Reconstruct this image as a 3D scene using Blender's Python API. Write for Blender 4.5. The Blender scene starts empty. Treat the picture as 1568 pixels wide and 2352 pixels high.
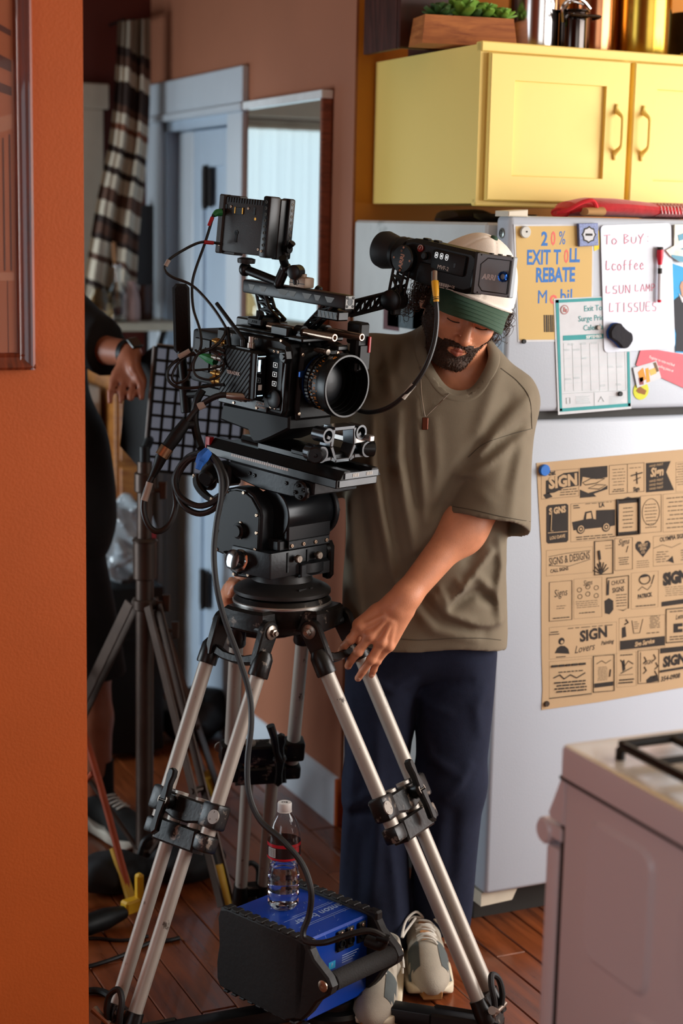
import bpy, bmesh, math, random
import numpy as np
from mathutils import Matrix, Vector, noise, Euler
random.seed(7); np.random.seed(7)
SC = bpy.context.scene
COL = SC.collection
R = math.radians
VE = Vector

# ------------------------------------------------------------------ camera, light, exposure
FPX, YAW, PITCH, ROLL, EYE = 3800.0, R(24.66), R(9.905), R(1.197), 1.66
fwd = VE((math.sin(YAW)*math.cos(PITCH), math.cos(YAW)*math.cos(PITCH), -math.sin(PITCH)))
_r0 = VE((math.cos(YAW), -math.sin(YAW), 0)); _u0 = _r0.cross(fwd)
c_r = _r0*math.cos(ROLL)+_u0*math.sin(ROLL); c_u = -_r0*math.sin(ROLL)+_u0*math.cos(ROLL)
CAM = VE((0, 0, EYE))
cd = bpy.data.cameras.new('camera'); co = bpy.data.objects.new('camera', cd); COL.objects.link(co)
m = Matrix((c_r, c_u, -fwd)).transposed().to_4x4(); m.translation = CAM
co.matrix_world = m
cd.sensor_fit = 'VERTICAL'; cd.sensor_height = 36; cd.sensor_width = 24
cd.lens = FPX/2352*36; cd.clip_start = .05; cd.clip_end = 60
cd.dof.use_dof = True; cd.dof.focus_distance = 3.36; cd.dof.aperture_fstop = 2.4; cd.dof.aperture_blades = 9
SC.camera = co
SC.view_settings.view_transform = 'Standard'; SC.view_settings.look = 'None'
SC.view_settings.exposure = 0.0; SC.view_settings.gamma = 1.0; SC.view_settings.use_curve_mapping = False
wd = bpy.data.worlds.new('world'); SC.world = wd; wd.use_nodes = True
wb = wd.node_tree.nodes['Background']; wb.inputs[0].default_value = (.62, .75, 1, 1); wb.inputs[1].default_value = .25

def area(name, loc, target, sx, sy, power, col):
    l = bpy.data.lights.new(name, 'AREA'); l.shape = 'RECTANGLE'; l.size = sx; l.size_y = sy; l.energy = power; l.color = col
    o = bpy.data.objects.new(name, l); COL.objects.link(o); o.location = loc
    o.rotation_euler = (VE(target)-VE(loc)).to_track_quat('-Z', 'Y').to_euler(); return o
# daylight of the kitchen and rear windows, plus added fill lamps west and far
area('fill_light_west', (-1.85, .55, 1.5), (1.27, 1.55, .7), 1.1, 1.3, 13, (.86, .92, 1.0))  # unseen fill lamp, added to cool and brighten the stove side
area('window_light_kitchen', (4.12, 1.7, 1.55), (1.6, 2.9, 1.15), 2.4, 1.7, 150, (1.0, .97, .94))
area('window_light_behind', (2.6, -1.75, 1.55), (2.2, 3, 1.1), 2.0, 1.6, 24, (1.0, .96, .90))
area('fill_light_far', (-1.0, 4.7, 1.05), (1.85, 4.55, .80), 1.2, 1.2, 27, (.80, .92, 1.0)).data.spread = R(110)  # added fill lamp, out of view, for the terracotta wall and door

def ray(px, py):
    return c_r*((px-784)/FPX)-c_u*((py-1176)/FPX)+fwd
def at(px, py, d): return CAM+ray(px, py)*d
def onz(px, py, z=0.): d = ray(px, py); return CAM+d*((z-EYE)/d.z)
def onx(px, py, x): d = ray(px, py); return CAM+d*(x/d.x)
def ony(px, py, y): d = ray(px, py); return CAM+d*(y/d.y)

# ------------------------------------------------------------------ materials
def lin(c):
    if isinstance(c, str):
        c = [int(c[i:i+2], 16)/255 for i in (0, 2, 4)]
    return tuple((x/12.92 if x <= .04045 else ((x+.055)/1.055)**2.4) for x in c[:3])
MATS = {}
def pm(name, col, rough=.5, metal=0., var=.08, scale=25., bump=.0, bscale=None, wear=None, wearamt=.45, wscale=14, spec=.5, stretch=(1, 1, 1), coat=0, sub=0, sheen=0, trans=0, ior=1.45, alpha=None):
    """procedural material: noise-varied base colour, optional worn second colour, noise relief"""
    if name in MATS: return MATS[name]
    mt = bpy.data.materials.new(name); mt.use_nodes = True; nt = mt.node_tree; N = nt.nodes; K = nt.links
    b = N['Principled BSDF']; c = lin(col)
    tc = N.new('ShaderNodeTexCoord'); mp = N.new('ShaderNodeMapping'); mp.inputs['Scale'].default_value = stretch
    K.new(tc.outputs['Object'], mp.inputs[0])
    nz = N.new('ShaderNodeTexNoise'); nz.inputs['Scale'].default_value = scale; nz.inputs['Detail'].default_value = 4
    K.new(mp.outputs[0], nz.inputs[0])
    rp = N.new('ShaderNodeValToRGB'); e = rp.color_ramp.elements
    e[0].position = .25; e[1].position = .75
    e[0].color = tuple(x*(1-var) for x in c)+(1,); e[1].color = tuple(min(1, x*(1+var)) for x in c)+(1,)
    K.new(nz.outputs['Fac'], rp.inputs[0]); out = rp.outputs[0]
    b.inputs['Roughness'].default_value = rough; b.inputs['Metallic'].default_value = metal
    b.inputs['Specular IOR Level'].default_value = spec; b.inputs['IOR'].default_value = ior
    if coat: b.inputs['Coat Weight'].default_value = coat; b.inputs['Coat Roughness'].default_value = .12
    if sub: b.inputs['Subsurface Weight'].default_value = sub; b.inputs['Subsurface Radius'].default_value = (.012, .005, .003); b.inputs['Subsurface Scale'].default_value = 1.0
    if sheen: b.inputs['Sheen Weight'].default_value = sheen; b.inputs['Sheen Roughness'].default_value = .5
    if trans: b.inputs['Transmission Weight'].default_value = trans
    if wear:
        n2 = N.new('ShaderNodeTexNoise'); n2.inputs['Scale'].default_value = wscale; n2.inputs['Detail'].default_value = 9; n2.inputs['Roughness'].default_value = .68
        K.new(mp.outputs[0], n2.inputs[0])
        r2 = N.new('ShaderNodeValToRGB'); r2.color_ramp.elements[0].position = 1-wearamt; r2.color_ramp.elements[1].position = min(1, 1-wearamt+.06)
        K.new(n2.outputs['Fac'], r2.inputs[0])
        mx = N.new('ShaderNodeMix'); mx.data_type = 'RGBA'; K.new(r2.outputs[0], mx.inputs[0]); K.new(out, mx.inputs[6]); mx.inputs[7].default_value = lin(wear)+(1,)
        out = mx.outputs[2]
    K.new(out, b.inputs['Base Color'])
    if bump:
        nb = N.new('ShaderNodeTexNoise'); nb.inputs['Scale'].default_value = bscale or scale*4; nb.inputs['Detail'].default_value = 3
        K.new(mp.outputs[0], nb.inputs[0])
        bp = N.new('ShaderNodeBump'); bp.inputs['Strength'].default_value = bump; bp.inputs['Distance'].default_value = .004
        K.new(nb.outputs['Fac'], bp.inputs['Height']); K.new(bp.outputs[0], b.inputs['Normal'])
    MATS[name] = mt; return mt
def em(name, col, s):
    if name in MATS: return MATS[name]
    mt = bpy.data.materials.new(name); mt.use_nodes = True; b = mt.node_tree.nodes['Principled BSDF']
    b.inputs['Base Color'].default_value = (.02, .02, .02, 1); b.inputs['Emission Color'].default_value = lin(col)+(1,); b.inputs['Emission Strength'].default_value = s
    MATS[name] = mt; return mt
def wood(name, c1, c2, rough=.4, stretch=(12, 1.2, 12), scale=4, bump=.15, gap=None, coat=0):
    if name in MATS: return MATS[name]
    mt = bpy.data.materials.new(name); mt.use_nodes = True; nt = mt.node_tree; N = nt.nodes; K = nt.links
    b = N['Principled BSDF']; tc = N.new('ShaderNodeTexCoord'); mp = N.new('ShaderNodeMapping'); mp.inputs['Scale'].default_value = stretch
    oi = N.new('ShaderNodeObjectInfo'); va = N.new('ShaderNodeVectorMath'); va.operation = 'SCALE'; va.inputs[3].default_value = 9
    cb = N.new('ShaderNodeCombineXYZ'); K.new(oi.outputs['Random'], cb.inputs[0]); K.new(oi.outputs['Random'], cb.inputs[1]); K.new(cb.outputs[0], va.inputs[0])
    ad = N.new('ShaderNodeVectorMath'); K.new(tc.outputs['Object'], ad.inputs[0]); K.new(va.outputs[0], ad.inputs[1]); K.new(ad.outputs[0], mp.inputs[0])
    nz = N.new('ShaderNodeTexNoise'); nz.inputs['Scale'].default_value = scale; nz.inputs['Detail'].default_value = 8; nz.inputs['Roughness'].default_value = .62; nz.inputs['Distortion'].default_value = .6
    K.new(mp.outputs[0], nz.inputs[0]); rp = N.new('ShaderNodeValToRGB'); e = rp.color_ramp.elements; e[0].position = .3; e[1].position = .72
    e[0].color = lin(c1)+(1,); e[1].color = lin(c2)+(1,); K.new(nz.outputs['Fac'], rp.inputs[0])
    hs = N.new('ShaderNodeHueSaturation'); mr = N.new('ShaderNodeMapRange'); mr.inputs[3].default_value = .82; mr.inputs[4].default_value = 1.12
    K.new(oi.outputs['Random'], mr.inputs[0]); K.new(mr.outputs[0], hs.inputs['Value']); K.new(rp.outputs[0], hs.inputs['Color']); K.new(hs.outputs[0], b.inputs['Base Color'])
    r2 = N.new('ShaderNodeMapRange'); r2.inputs[3].default_value = rough-.1; r2.inputs[4].default_value = rough+.18; K.new(nz.outputs['Fac'], r2.inputs[0]); K.new(r2.outputs[0], b.inputs['Roughness'])
    bp = N.new('ShaderNodeBump'); bp.inputs['Strength'].default_value = bump; bp.inputs['Distance'].default_value = .003; K.new(nz.outputs['Fac'], bp.inputs['Height']); K.new(bp.outputs[0], b.inputs['Normal'])
    if coat: b.inputs['Coat Weight'].default_value = coat
    MATS[name] = mt; return mt
def thin(name, tint=(1, 1, 1), rough=.02, refl=1.0):
    if name in MATS: return MATS[name]
    mt = bpy.data.materials.new(name); mt.use_nodes = True; nt = mt.node_tree; N = nt.nodes; K = nt.links; N.remove(N['Principled BSDF'])
    a = N.new('ShaderNodeBsdfTransparent'); a.inputs[0].default_value = tuple(tint)+(1,); g = N.new('ShaderNodeBsdfGlossy'); g.inputs['Roughness'].default_value = rough
    fr = N.new('ShaderNodeFresnel'); fr.inputs[0].default_value = 1.45; ml = N.new('ShaderNodeMath'); ml.operation = 'MULTIPLY'; ml.inputs[1].default_value = refl; K.new(fr.outputs[0], ml.inputs[0])
    ge = N.new('ShaderNodeNewGeometry'); iv = N.new('ShaderNodeMath'); iv.operation = 'SUBTRACT'; iv.inputs[0].default_value = 1; K.new(ge.outputs['Backfacing'], iv.inputs[1]); m3 = N.new('ShaderNodeMath'); m3.operation = 'MULTIPLY'; K.new(ml.outputs[0], m3.inputs[0]); K.new(iv.outputs[0], m3.inputs[1])
    mx = N.new('ShaderNodeMixShader'); K.new(m3.outputs[0], mx.inputs[0]); K.new(a.outputs[0], mx.inputs[1]); K.new(g.outputs[0], mx.inputs[2]); K.new(mx.outputs[0], N['Material Output'].inputs[0])
    MATS[name] = mt; return mt
def glass(name, col=(1, 1, 1), rough=0.02, ior=1.45):
    if name in MATS: return MATS[name]
    mt = bpy.data.materials.new(name); mt.use_nodes = True; b = mt.node_tree.nodes['Principled BSDF']
    b.inputs['Base Color'].default_value = tuple(col)+(1,); b.inputs['Roughness'].default_value = rough; b.inputs['Transmission Weight'].default_value = 1; b.inputs['IOR'].default_value = ior
    MATS[name] = mt; return mt

# ------------------------------------------------------------------ mesh builder
def frame(o, x=None, y=None, z=None):
    """matrix with origin o; two of the axes given, third from the cross product"""
    if z is None: x = VE(x).normalized(); y = VE(y); y = (y-x*y.dot(x)).normalized(); z = x.cross(y)
    elif x is None: z = VE(z).normalized(); y = VE(y); y = (y-z*y.dot(z)).normalized(); x = y.cross(z)
    else: z = VE(z).normalized(); x = VE(x); x = (x-z*x.dot(z)).normalized(); y = z.cross(x)
    M = Matrix((x, y, z)).transposed().to_4x4(); M.translation = VE(o); return M
def axis_frame(p, d):
    d = VE(d).normalized(); h = VE((0, 0, 1)) if abs(d.z) < .9 else VE((1, 0, 0))
    return frame(p, x=h.cross(d), z=d)
def spline(pts, k=6, closed=False):
    P = [VE(p) for p in pts]; n = len(P); out = []
    rng = range(n if closed else n-1)
    for i in rng:
        if closed: a, b, c, d = P[(i-1) % n], P[i], P[(i+1) % n], P[(i+2) % n]
        else: b, c = P[i], P[i+1]; a = P[i-1] if i else b*2-c; d = P[i+2] if i+2 < n else c*2-b
        for j in range(k):
            t = j/k; t2 = t*t; t3 = t2*t
            out.append((a*(-t3+2*t2-t)+b*(3*t3-5*t2+2)+c*(-3*t3+4*t2+t)+d*(t3-t2))*.5)
    if not closed: out.append(P[-1])
    return out
SPLIT = {'screw', 'hinge_bolt', 'milled_pocket', 'bumper_rib', 'threaded_hole', 'ridge', 'contact', 'collar_ring', 'rubber_foot', 'lit_bar', 'reflected_beam', 'reflected_rail', 'gum_toe', 'clamp', 'red_band', 'hook_peg', 'latch_tab', 'side_overlay', 'battery_slot', 'lens_lock', 'dial', 'knob', 'power_socket', 'plug', 'vent', 'embossed_panel', 'grip_ring'}
class MB:
    def __init__(s, M=None): s.v = []; s.f = []; s.m = []; s.M = M; s.k = 0
    def add(s, vs, fs, M=None):
        n = len(s.v); A = s.M
        if M is not None: A = M if A is None else A @ M
        s.v += [tuple(A @ VE(v)) for v in vs] if A is not None else [tuple(v) for v in vs]
        s.f += [tuple(i+n for i in f) for f in fs]; s.m += [s.k]*len(fs); return s
    def bm(s, b, M=None):
        b.verts.index_update(); s.add([v.co.copy() for v in b.verts], [[v.index for v in f.verts] for f in b.faces], M); b.free(); return s
    def box(s, c, d, b=0., M=None, seg=1):
        c = VE(c); x, y, z = d[0]/2, d[1]/2, d[2]/2
        if not b:
            vs = [c+VE((i*x, j*y, k*z)) for i in (-1, 1) for j in (-1, 1) for k in (-1, 1)]
            return s.add(vs, [(0, 1, 3, 2), (4, 6, 7, 5), (0, 4, 5, 1), (2, 3, 7, 6), (0, 2, 6, 4), (1, 5, 7, 3)], M)
        bm = bmesh.new(); bmesh.ops.create_cube(bm, size=1)
        for v in bm.verts: v.co = VE((v.co.x*d[0], v.co.y*d[1], v.co.z*d[2]))+c
        bmesh.ops.bevel(bm, geom=bm.edges[:], offset=min(b, min(d)*.49), segments=seg, affect='EDGES', profile=.5)
        return s.bm(bm, M)
    def b2(s, lo, hi, b=0., M=None, seg=1):
        lo = VE(lo); hi = VE(hi); d = hi-lo; return s.box((lo+hi)/2, [abs(q) for q in d], b, M, seg)
    def loft(s, rings, caps=True, closed=True, M=None):
        n = len(rings[0]); vs = [p for r in rings for p in r]; fs = []
        for i in range(len(rings)-1):
            for j in range(n if closed else n-1):
                k = (j+1) % n; fs.append((i*n+j, i*n+k, (i+1)*n+k, (i+1)*n+j))
        if caps: fs.append(tuple(range(n-1, -1, -1))); fs.append(tuple((len(rings)-1)*n+j for j in range(n)))
        return s.add(vs, fs, M)
    def lathe(s, prof, p=(0, 0, 0), d=(0, 0, 1), n=24, caps=True, M=None, flute=0, nf=12):
        A = axis_frame(p, d); rings = []
        for r, z in prof:
            ring = []
            for j in range(n):
                a = 2*math.pi*j/n; rr = r*(1+flute*(math.cos(nf*a)))
                ring.append(A @ VE((rr*math.cos(a), rr*math.sin(a), z)))
            rings.append(ring)
        return s.loft(rings, caps, True, M)
    def cyl(s, p0, p1, r0, r1=None, n=16, b=0., M=None, caps=True):
        p0 = VE(p0); p1 = VE(p1); r1 = r0 if r1 is None else r1; h = (p1-p0).length
        pr = [(r0, 0), (r1, h)] if not b else [(r0-b, 0), (r0, b), (r1, h-b), (r1-b, h)]
        return s.lathe(pr, p0, p1-p0, n, caps, M)
    def tube(s, pts, r, n=8, k=0, closed=False, M=None, caps=True):
        if k: 
            rs = r
            P = spline(pts, k, closed)
            if not isinstance(r, (int, float)):
                m0 = len(r); L = len(P)-1; r = [r[min(m0-1, int(i/max(1, L)*(m0-1)))]*(1-((i/max(1, L)*(m0-1)) % 1))+r[min(m0-1, int(i/max(1, L)*(m0-1))+1)]*((i/max(1, L)*(m0-1)) % 1) for i in range(len(P))]
        else: P = [VE(p) for p in pts]
        N = len(P); rings = []; t0 = None; x = None
        for i in range(N):
            a = P[i-1] if (i or closed) else P[i]; b = P[(i+1) % N] if (i < N-1 or closed) else P[i]
            t = (b-a); t = t.normalized() if t.length > 1e-9 else VE((0, 0, 1))
            if x is None: x = t.orthogonal().normalized()
            else: x = (x-t*x.dot(t)); x = x.normalized() if x.length > 1e-6 else t.orthogonal().normalized()
            y = t.cross(x); rr = r if isinstance(r, (int, float)) else r[i]
            rings.append([P[i]+(x*math.cos(2*math.pi*j/n)+y*math.sin(2*math.pi*j/n))*rr for j in range(n)])
        if closed: rings.append(rings[0]); caps = False
        return s.loft(rings, caps, True, M)
    def ball(s, c, r, n=16, mm=10, M=None):
        r = (r, r, r) if isinstance(r, (int, float)) else r; rings = []
        for i in range(1, mm):
            t = math.pi*i/mm; rings.append([VE(c)+VE((r[0]*math.sin(t)*math.cos(2*math.pi*j/n), r[1]*math.sin(t)*math.sin(2*math.pi*j/n), -r[2]*math.cos(t))) for j in range(n)])
        return s.loft(rings, True, True, M)
    def prism(s, poly, z0, z1, M=None, b=0.):
        """polygon in the local xy plane extruded z0..z1, top and bottom rims chamfered by b"""
        n = len(poly); P = [VE((p[0], p[1], 0)) for p in poly]
        ar = sum(P[i].x*P[(i+1) % n].y-P[(i+1) % n].x*P[i].y for i in range(n))
        if ar < 0: P = P[::-1]
        def ins(q):
            o = []
            for i in range(n):
                e1 = (P[i]-P[i-1]); e2 = (P[(i+1) % n]-P[i]); n1 = VE((-e1.y, e1.x, 0)).normalized(); n2 = VE((-e2.y, e2.x, 0)).normalized()
                h = n1+n2; l = h.length; h = h/l if l > 1e-6 else n1; o.append(P[i]+h*(q/max(.35, h.dot(n1))))
            return o
        lv = [(z0, 0), (z1, 0)] if not b else [(z0, b), (z0+b, 0), (z1-b, 0), (z1, b)]
        return s.loft([[p+VE((0, 0, z)) for p in (ins(q) if q else P)] for z, q in lv], True, True, M)
    def grid(s, nx, ny, fn, M=None, thick=0):
        vs = [fn(i/nx, j/ny) for j in range(ny+1) for i in range(nx+1)]; w = nx+1
        return s.add(vs, [(j*w+i, j*w+i+1, (j+1)*w+i+1, (j+1)*w+i) for j in range(ny) for i in range(nx)], M)
    def text(s, body, size, M, ext=.0004, off=0., sx=1., align='CENTER', shear=0., res=3):
        c = bpy.data.curves.new('lettering', 'FONT'); c.body = body; c.size = size; c.extrude = ext; c.offset = off; c.align_x = align; c.align_y = 'CENTER'; c.shear = shear; c.resolution_u = res
        o = bpy.data.objects.new('lettering', c); COL.objects.link(o)
        dg = bpy.context.evaluated_depsgraph_get(); me = bpy.data.meshes.new_from_object(o.evaluated_get(dg))
        A = M @ Matrix.Diagonal((sx, 1, 1, 1))
        s.add([v.co.copy() for v in me.vertices], [tuple(p.vertices) for p in me.polygons], A)
        bpy.data.objects.remove(o); bpy.data.curves.remove(c); bpy.data.meshes.remove(me); return s
    def islands(s):
        p = list(range(len(s.v)))
        def f(i):
            while p[i] != i: p[i] = p[p[i]]; i = p[i]
            return i
        for q in s.f:
            a = f(q[0])
            for i in q[1:]: p[f(i)] = a
        g = {}
        for q in s.f: g.setdefault(f(q[0]), []).append(q)
        out = []
        for fs in g.values():
            ids = sorted({i for q in fs for i in q}); mp_ = {j: k for k, j in enumerate(ids)}; b = MB(); b.v = [s.v[i] for i in ids]; b.f = [tuple(mp_[i] for i in q) for q in fs]; b.m = [0]*len(fs); out.append(b)
        return out
    def build(s, name, mat, parent=None, label=None, ang=32, flat=False, Minv=None, **kw):
        if name in ('lettering', 'scale_marking', 'display_print', 'engraving', 'milled_mark', 'red_lettering', 'month_lettering', 'reflected_groove') and 'kind' not in kw: kw['kind'] = 'stuff'
        if name in SPLIT and kw.get('kind') is None:
            for q in s.islands(): o = q.build_one(name, mat, parent, label, ang, flat, Minv, **kw)
            return o
        return s.build_one(name, mat, parent, label, ang, flat, Minv, **kw)
    def build_one(s, name, mat, parent=None, label=None, ang=32, flat=False, Minv=None, **kw):
        me = bpy.data.meshes.new(name); v = s.v
        if Minv is None and parent is not None: Minv = parent.get('_inv') and Matrix([parent['_inv'][i*4:i*4+4] for i in range(4)])
        if Minv is not None: v = [tuple(Minv @ VE(q)) for q in v]
        me.from_pydata(v, [], s.f); 
        ms = mat if isinstance(mat, (list, tuple)) else [mat]
        for q in ms: me.materials.append(q)
        if len(ms) > 1: me.polygons.foreach_set('material_index', s.m)
        bm = bmesh.new(); bm.from_mesh(me); bmesh.ops.recalc_face_normals(bm, faces=bm.faces); bm.to_mesh(me); bm.free()
        if not flat:
            me.polygons.foreach_set('use_smooth', [True]*len(me.polygons)); me.set_sharp_from_angle(angle=R(ang))
        me.update(); o = bpy.data.objects.new(name, me); COL.objects.link(o)
        if parent is not None:
            o.parent = parent; o['_inv'] = parent['_inv']
        if label: o['label'] = label
        for k_, q in kw.items(): o[k_] = q
        return o
def thing(name, label, cat, loc=(0, 0, 0), group=None):
    """an Empty at the thing's base; its parts are given in world coordinates and stored relative to it"""
    o = bpy.data.objects.new(name, None); COL.objects.link(o); o.location = loc; o.empty_display_size = .05
    o['label'] = label; o['category'] = cat
    if group: o['group'] = group
    o['_inv'] = [q for r_ in Matrix.Translation(-VE(loc)) for q in r_]; return o
def solo(mb, name, mat, label, cat, loc=None, group=None, **kw):
    """a thing that is one mesh, its origin at its base"""
    if loc is None:
        A = np.array(mb.v); loc = VE(((A[:, 0].min()+A[:, 0].max())/2, (A[:, 1].min()+A[:, 1].max())/2, A[:, 2].min()))
    o = mb.build(name, mat, Minv=Matrix.Translation(-VE(loc)), **kw); o.location = loc
    o['_inv'] = [q for r_ in Matrix.Translation(-VE(loc)) for q in r_]
    o['label'] = label; o['category'] = cat
    if group: o['group'] = group
    return o
def struct(mb, name, mat, **kw):
    o = mb.build(name, mat, **kw); o['kind'] = 'structure'; o['_inv'] = [q for r_ in Matrix.Identity(4) for q in r_]; return o
def copy_tree(o, delta, parent=None):
    c = o.copy(); COL.objects.link(c)
    if parent is None: c.location = o.location+VE(delta)
    else: c.parent = parent
    for ch in [q for q in o.children]: copy_tree(ch, delta, c)
    return c

# ------------------------------------------------------------------ implicit surfaces (for bodies and cloth)
def surface(fn, lo, hi, h):
    """surface nets over the zero set of fn(x,y,z) sampled on a grid; returns verts, quads"""
    ax = [np.arange(lo[i], hi[i]+h, h) for i in range(3)]
    X, Y, Z = np.meshgrid(*ax, indexing='ij', sparse=False)
    D = fn(X.astype(np.float32), Y.astype(np.float32), Z.astype(np.float32)).astype(np.float32)
    I = D < 0; nx, ny, nz = D.shape
    cs = [(i, j, k) for i in (0, 1) for j in (0, 1) for k in (0, 1)]
    def sl(A, c): return A[c[0]:nx-1+c[0], c[1]:ny-1+c[1], c[2]:nz-1+c[2]]
    cnt = sum(sl(I, c).astype(np.int8) for c in cs); act = (cnt > 0) & (cnt < 8)
    idx = -np.ones(act.shape, np.int64); ii = np.argwhere(act); idx[act] = np.arange(len(ii))
    acc = np.zeros((len(ii), 3)); w = np.zeros(len(ii))
    for a in cs:
        for d in range(3):
            if a[d]: continue
            b = list(a); b[d] = 1
            da = D[ii[:, 0]+a[0], ii[:, 1]+a[1], ii[:, 2]+a[2]]; db = D[ii[:, 0]+b[0], ii[:, 1]+b[1], ii[:, 2]+b[2]]
            s = (da < 0) != (db < 0); t = np.where(s, da/np.where(s, da-db, 1), 0)
            p = np.tile(np.array(a, float), (len(ii), 1)); p[:, d] += t
            acc += p*s[:, None]; w += s
    vs = (ii+acc/w[:, None])*h+np.array(lo)
    fs = []
    for d in range(3):
        e, f_ = [(1, 2), (2, 0), (0, 1)][d]
        A = np.moveaxis(I, d, 0); s = np.moveaxis(A[:-1] != A[1:], 0, d); q = np.argwhere(s)
        q = q[(q[:, e] > 0) & (q[:, f_] > 0) & (q[:, e] < act.shape[e]) & (q[:, f_] < act.shape[f_])]
        def g(de, df):
            r = q.copy(); r[:, e] += de; r[:, f_] += df; return idx[r[:, 0], r[:, 1], r[:, 2]]
        Q = np.stack([g(-1, -1), g(0, -1), g(0, 0), g(-1, 0)], 1); fl = I[q[:, 0], q[:, 1], q[:, 2]]
        Q[~fl] = Q[~fl][:, ::-1]; fs.append(Q[(Q >= 0).all(1)])
    return vs, np.concatenate(fs)
def smin(a, b, k): 
    h = np.clip(.5+.5*(b-a)/k, 0, 1); return b*(1-h)+a*h-k*h*(1-h)
def smax(a, b, k): return -smin(-a, -b, k)
def sd_cone(X, Y, Z, a, b, ra, rb, sq=None):
    """distance to a limb from a to b with radii ra, rb"""
    a = np.array(a, np.float32); b = np.array(b, np.float32); d = b-a; L2 = float(d @ d)+1e-12
    t = np.clip(((X-a[0])*d[0]+(Y-a[1])*d[1]+(Z-a[2])*d[2])/L2, 0, 1)
    return np.sqrt((X-a[0]-t*d[0])**2+(Y-a[1]-t*d[1])**2+(Z-a[2]-t*d[2])**2)-(ra+(rb-ra)*t)
def sd_ell(X, Y, Z, c, r, A=None):
    """ellipsoid with radii r along the rows of A"""
    x, y, z = X-c[0], Y-c[1], Z-c[2]
    if A is not None: x, y, z = (A[0][0]*x+A[0][1]*y+A[0][2]*z, A[1][0]*x+A[1][1]*y+A[1][2]*z, A[2][0]*x+A[2][1]*y+A[2][2]*z)
    k0 = np.sqrt((x/r[0])**2+(y/r[1])**2+(z/r[2])**2); k1 = np.sqrt((x/r[0]**2)**2+(y/r[1]**2)**2+(z/r[2]**2)**2)
    return k0*(k0-1)/np.maximum(k1, 1e-6)
def smooth_mesh(vs, fs, it=2, lam=.5):
    e = np.concatenate([fs[:, [0, 1]], fs[:, [1, 2]], fs[:, [2, 3]], fs[:, [3, 0]]]); n = len(vs)
    for _ in range(it):
        acc = np.zeros_like(vs); c = np.zeros(n)
        np.add.at(acc, e[:, 0], vs[e[:, 1]]); np.add.at(acc, e[:, 1], vs[e[:, 0]]); np.add.at(c, e[:, 0], 1); np.add.at(c, e[:, 1], 1)
        vs = vs+(acc/np.maximum(c, 1)[:, None]-vs)*lam
    return vs
def sdf_mb(fn, lo, hi, h, it=2, M=None):
    vs, fs = surface(fn, lo, hi, h); vs = smooth_mesh(vs, fs, it); b = MB()
    if M is not None:
        A = np.array(M); vs = vs @ A[:3, :3].T+A[:3, 3]
    b.v = [tuple(v) for v in vs.tolist()]; b.f = [tuple(f) for f in fs.tolist()]; b.m = [0]*len(b.f); return b
# ------------------------------------------------------------------ the rooms
M_orange = pm('orange wall paint', 'b85419', .55, var=.05, scale=6, bump=.12, bscale=190)
M_pink = pm('terracotta wall paint', 'a2674c', .6, var=.05, scale=4, bump=.08, bscale=150)
M_gold = pm('ochre wall paint', 'c8801c', .6, var=.08, scale=4, bump=.08, bscale=150)
M_red = pm('dark red wall paint', '56190a', .65, var=.08, scale=5, bump=.08, bscale=150)
M_cream_wall = pm('cream wall paint', 'b89a84', .7, var=.04)
M_ceil = pm('ceiling paint', 'b8a892', .8, var=.03)
M_trim = pm('pale grey gloss trim', 'c6ced6', .32, var=.03, scale=8, bump=.03)
M_jamb = pm('pale blue door paint', 'b4c4d4', .35, var=.03, scale=8)
M_sub = pm('dark subfloor', '1c0d07', .9)
b = MB(); b.b2((-2, -2, -.06), (4.3, 6.0, -.021)); floor = struct(b, 'floor', M_sub)
M_plank = wood('red brown floorboards', '582a12', '904a24', .27, (10, 1.1, 10), 3.2, .12, coat=.15)
protos = {}
def plank(x0, y0, y1):
    L = round(y1-y0, 3); key = L
    if key not in protos:
        q = MB(); q.box((0, 0, -.0105), (.0782, L-.0025, .021), .0022); protos[key] = q.build('plank', M_plank, ang=20).data
        bpy.data.objects.remove([o for o in COL.objects if o.data == protos[key]][0])
    o = bpy.data.objects.new('plank', protos[key]); COL.objects.link(o); o.parent = floor
    o.location = (x0+.04, (y0+y1)/2, random.uniform(-.0012, 0)); o.rotation_euler = (0, random.uniform(-.008, .008), 0)
lens = [.9, 1.2, 1.5, 1.8]
for i in range(27):
    x = .48+.08*i; y = 2.2-random.choice([0, .3, .6])
    while y < 5.65:
        l = random.choice(lens); y1 = min(5.7, y+l)
        if 5.7-y1 < .3: y1 = 5.7
        plank(x, y, y1); y = y1
q = MB(); q.b2((-1.9, -2, -.021), (4.2, 1.6, 0)); q.b2((-1.9, 1.6, -.021), (.48, 5.7, 0)); q.b2((2.64, 1.6, -.021), (4.2, 4, 0)); q.b2((.48,1.6,-.021),(2.64,1.6001,0))
q.build('board_surface', M_plank, floor)
def wall(name, lo, hi, mat): b = MB(); b.b2(lo, hi); return struct(b, name, mat)
wall('wall_left', (-1.9, 2.93, 0), (.826, 3.06, 2.75), M_orange)
wr_ = MB(); wr_.b2((1.85, 4.001, 0), (1.857, 4.125, 2.75)); wr_.b2((1.85, 4.125, 0), (1.97, 4.77, 2.75)); struct(wr_, 'wall_right', M_pink)
wb_ = MB(); wb_.b2((1.85, 4.77, 2.0), (1.97, 5.66, 2.75)); struct(wb_, 'wall_right_header', M_pink)
wall('wall_right_stub', (1.85, 5.66, 0), (1.97, 5.72, 2.75), M_pink)
wall('wall_back', (1.857, 4.0, 0), (4.2, 4.12, 2.75), M_gold)
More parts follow.
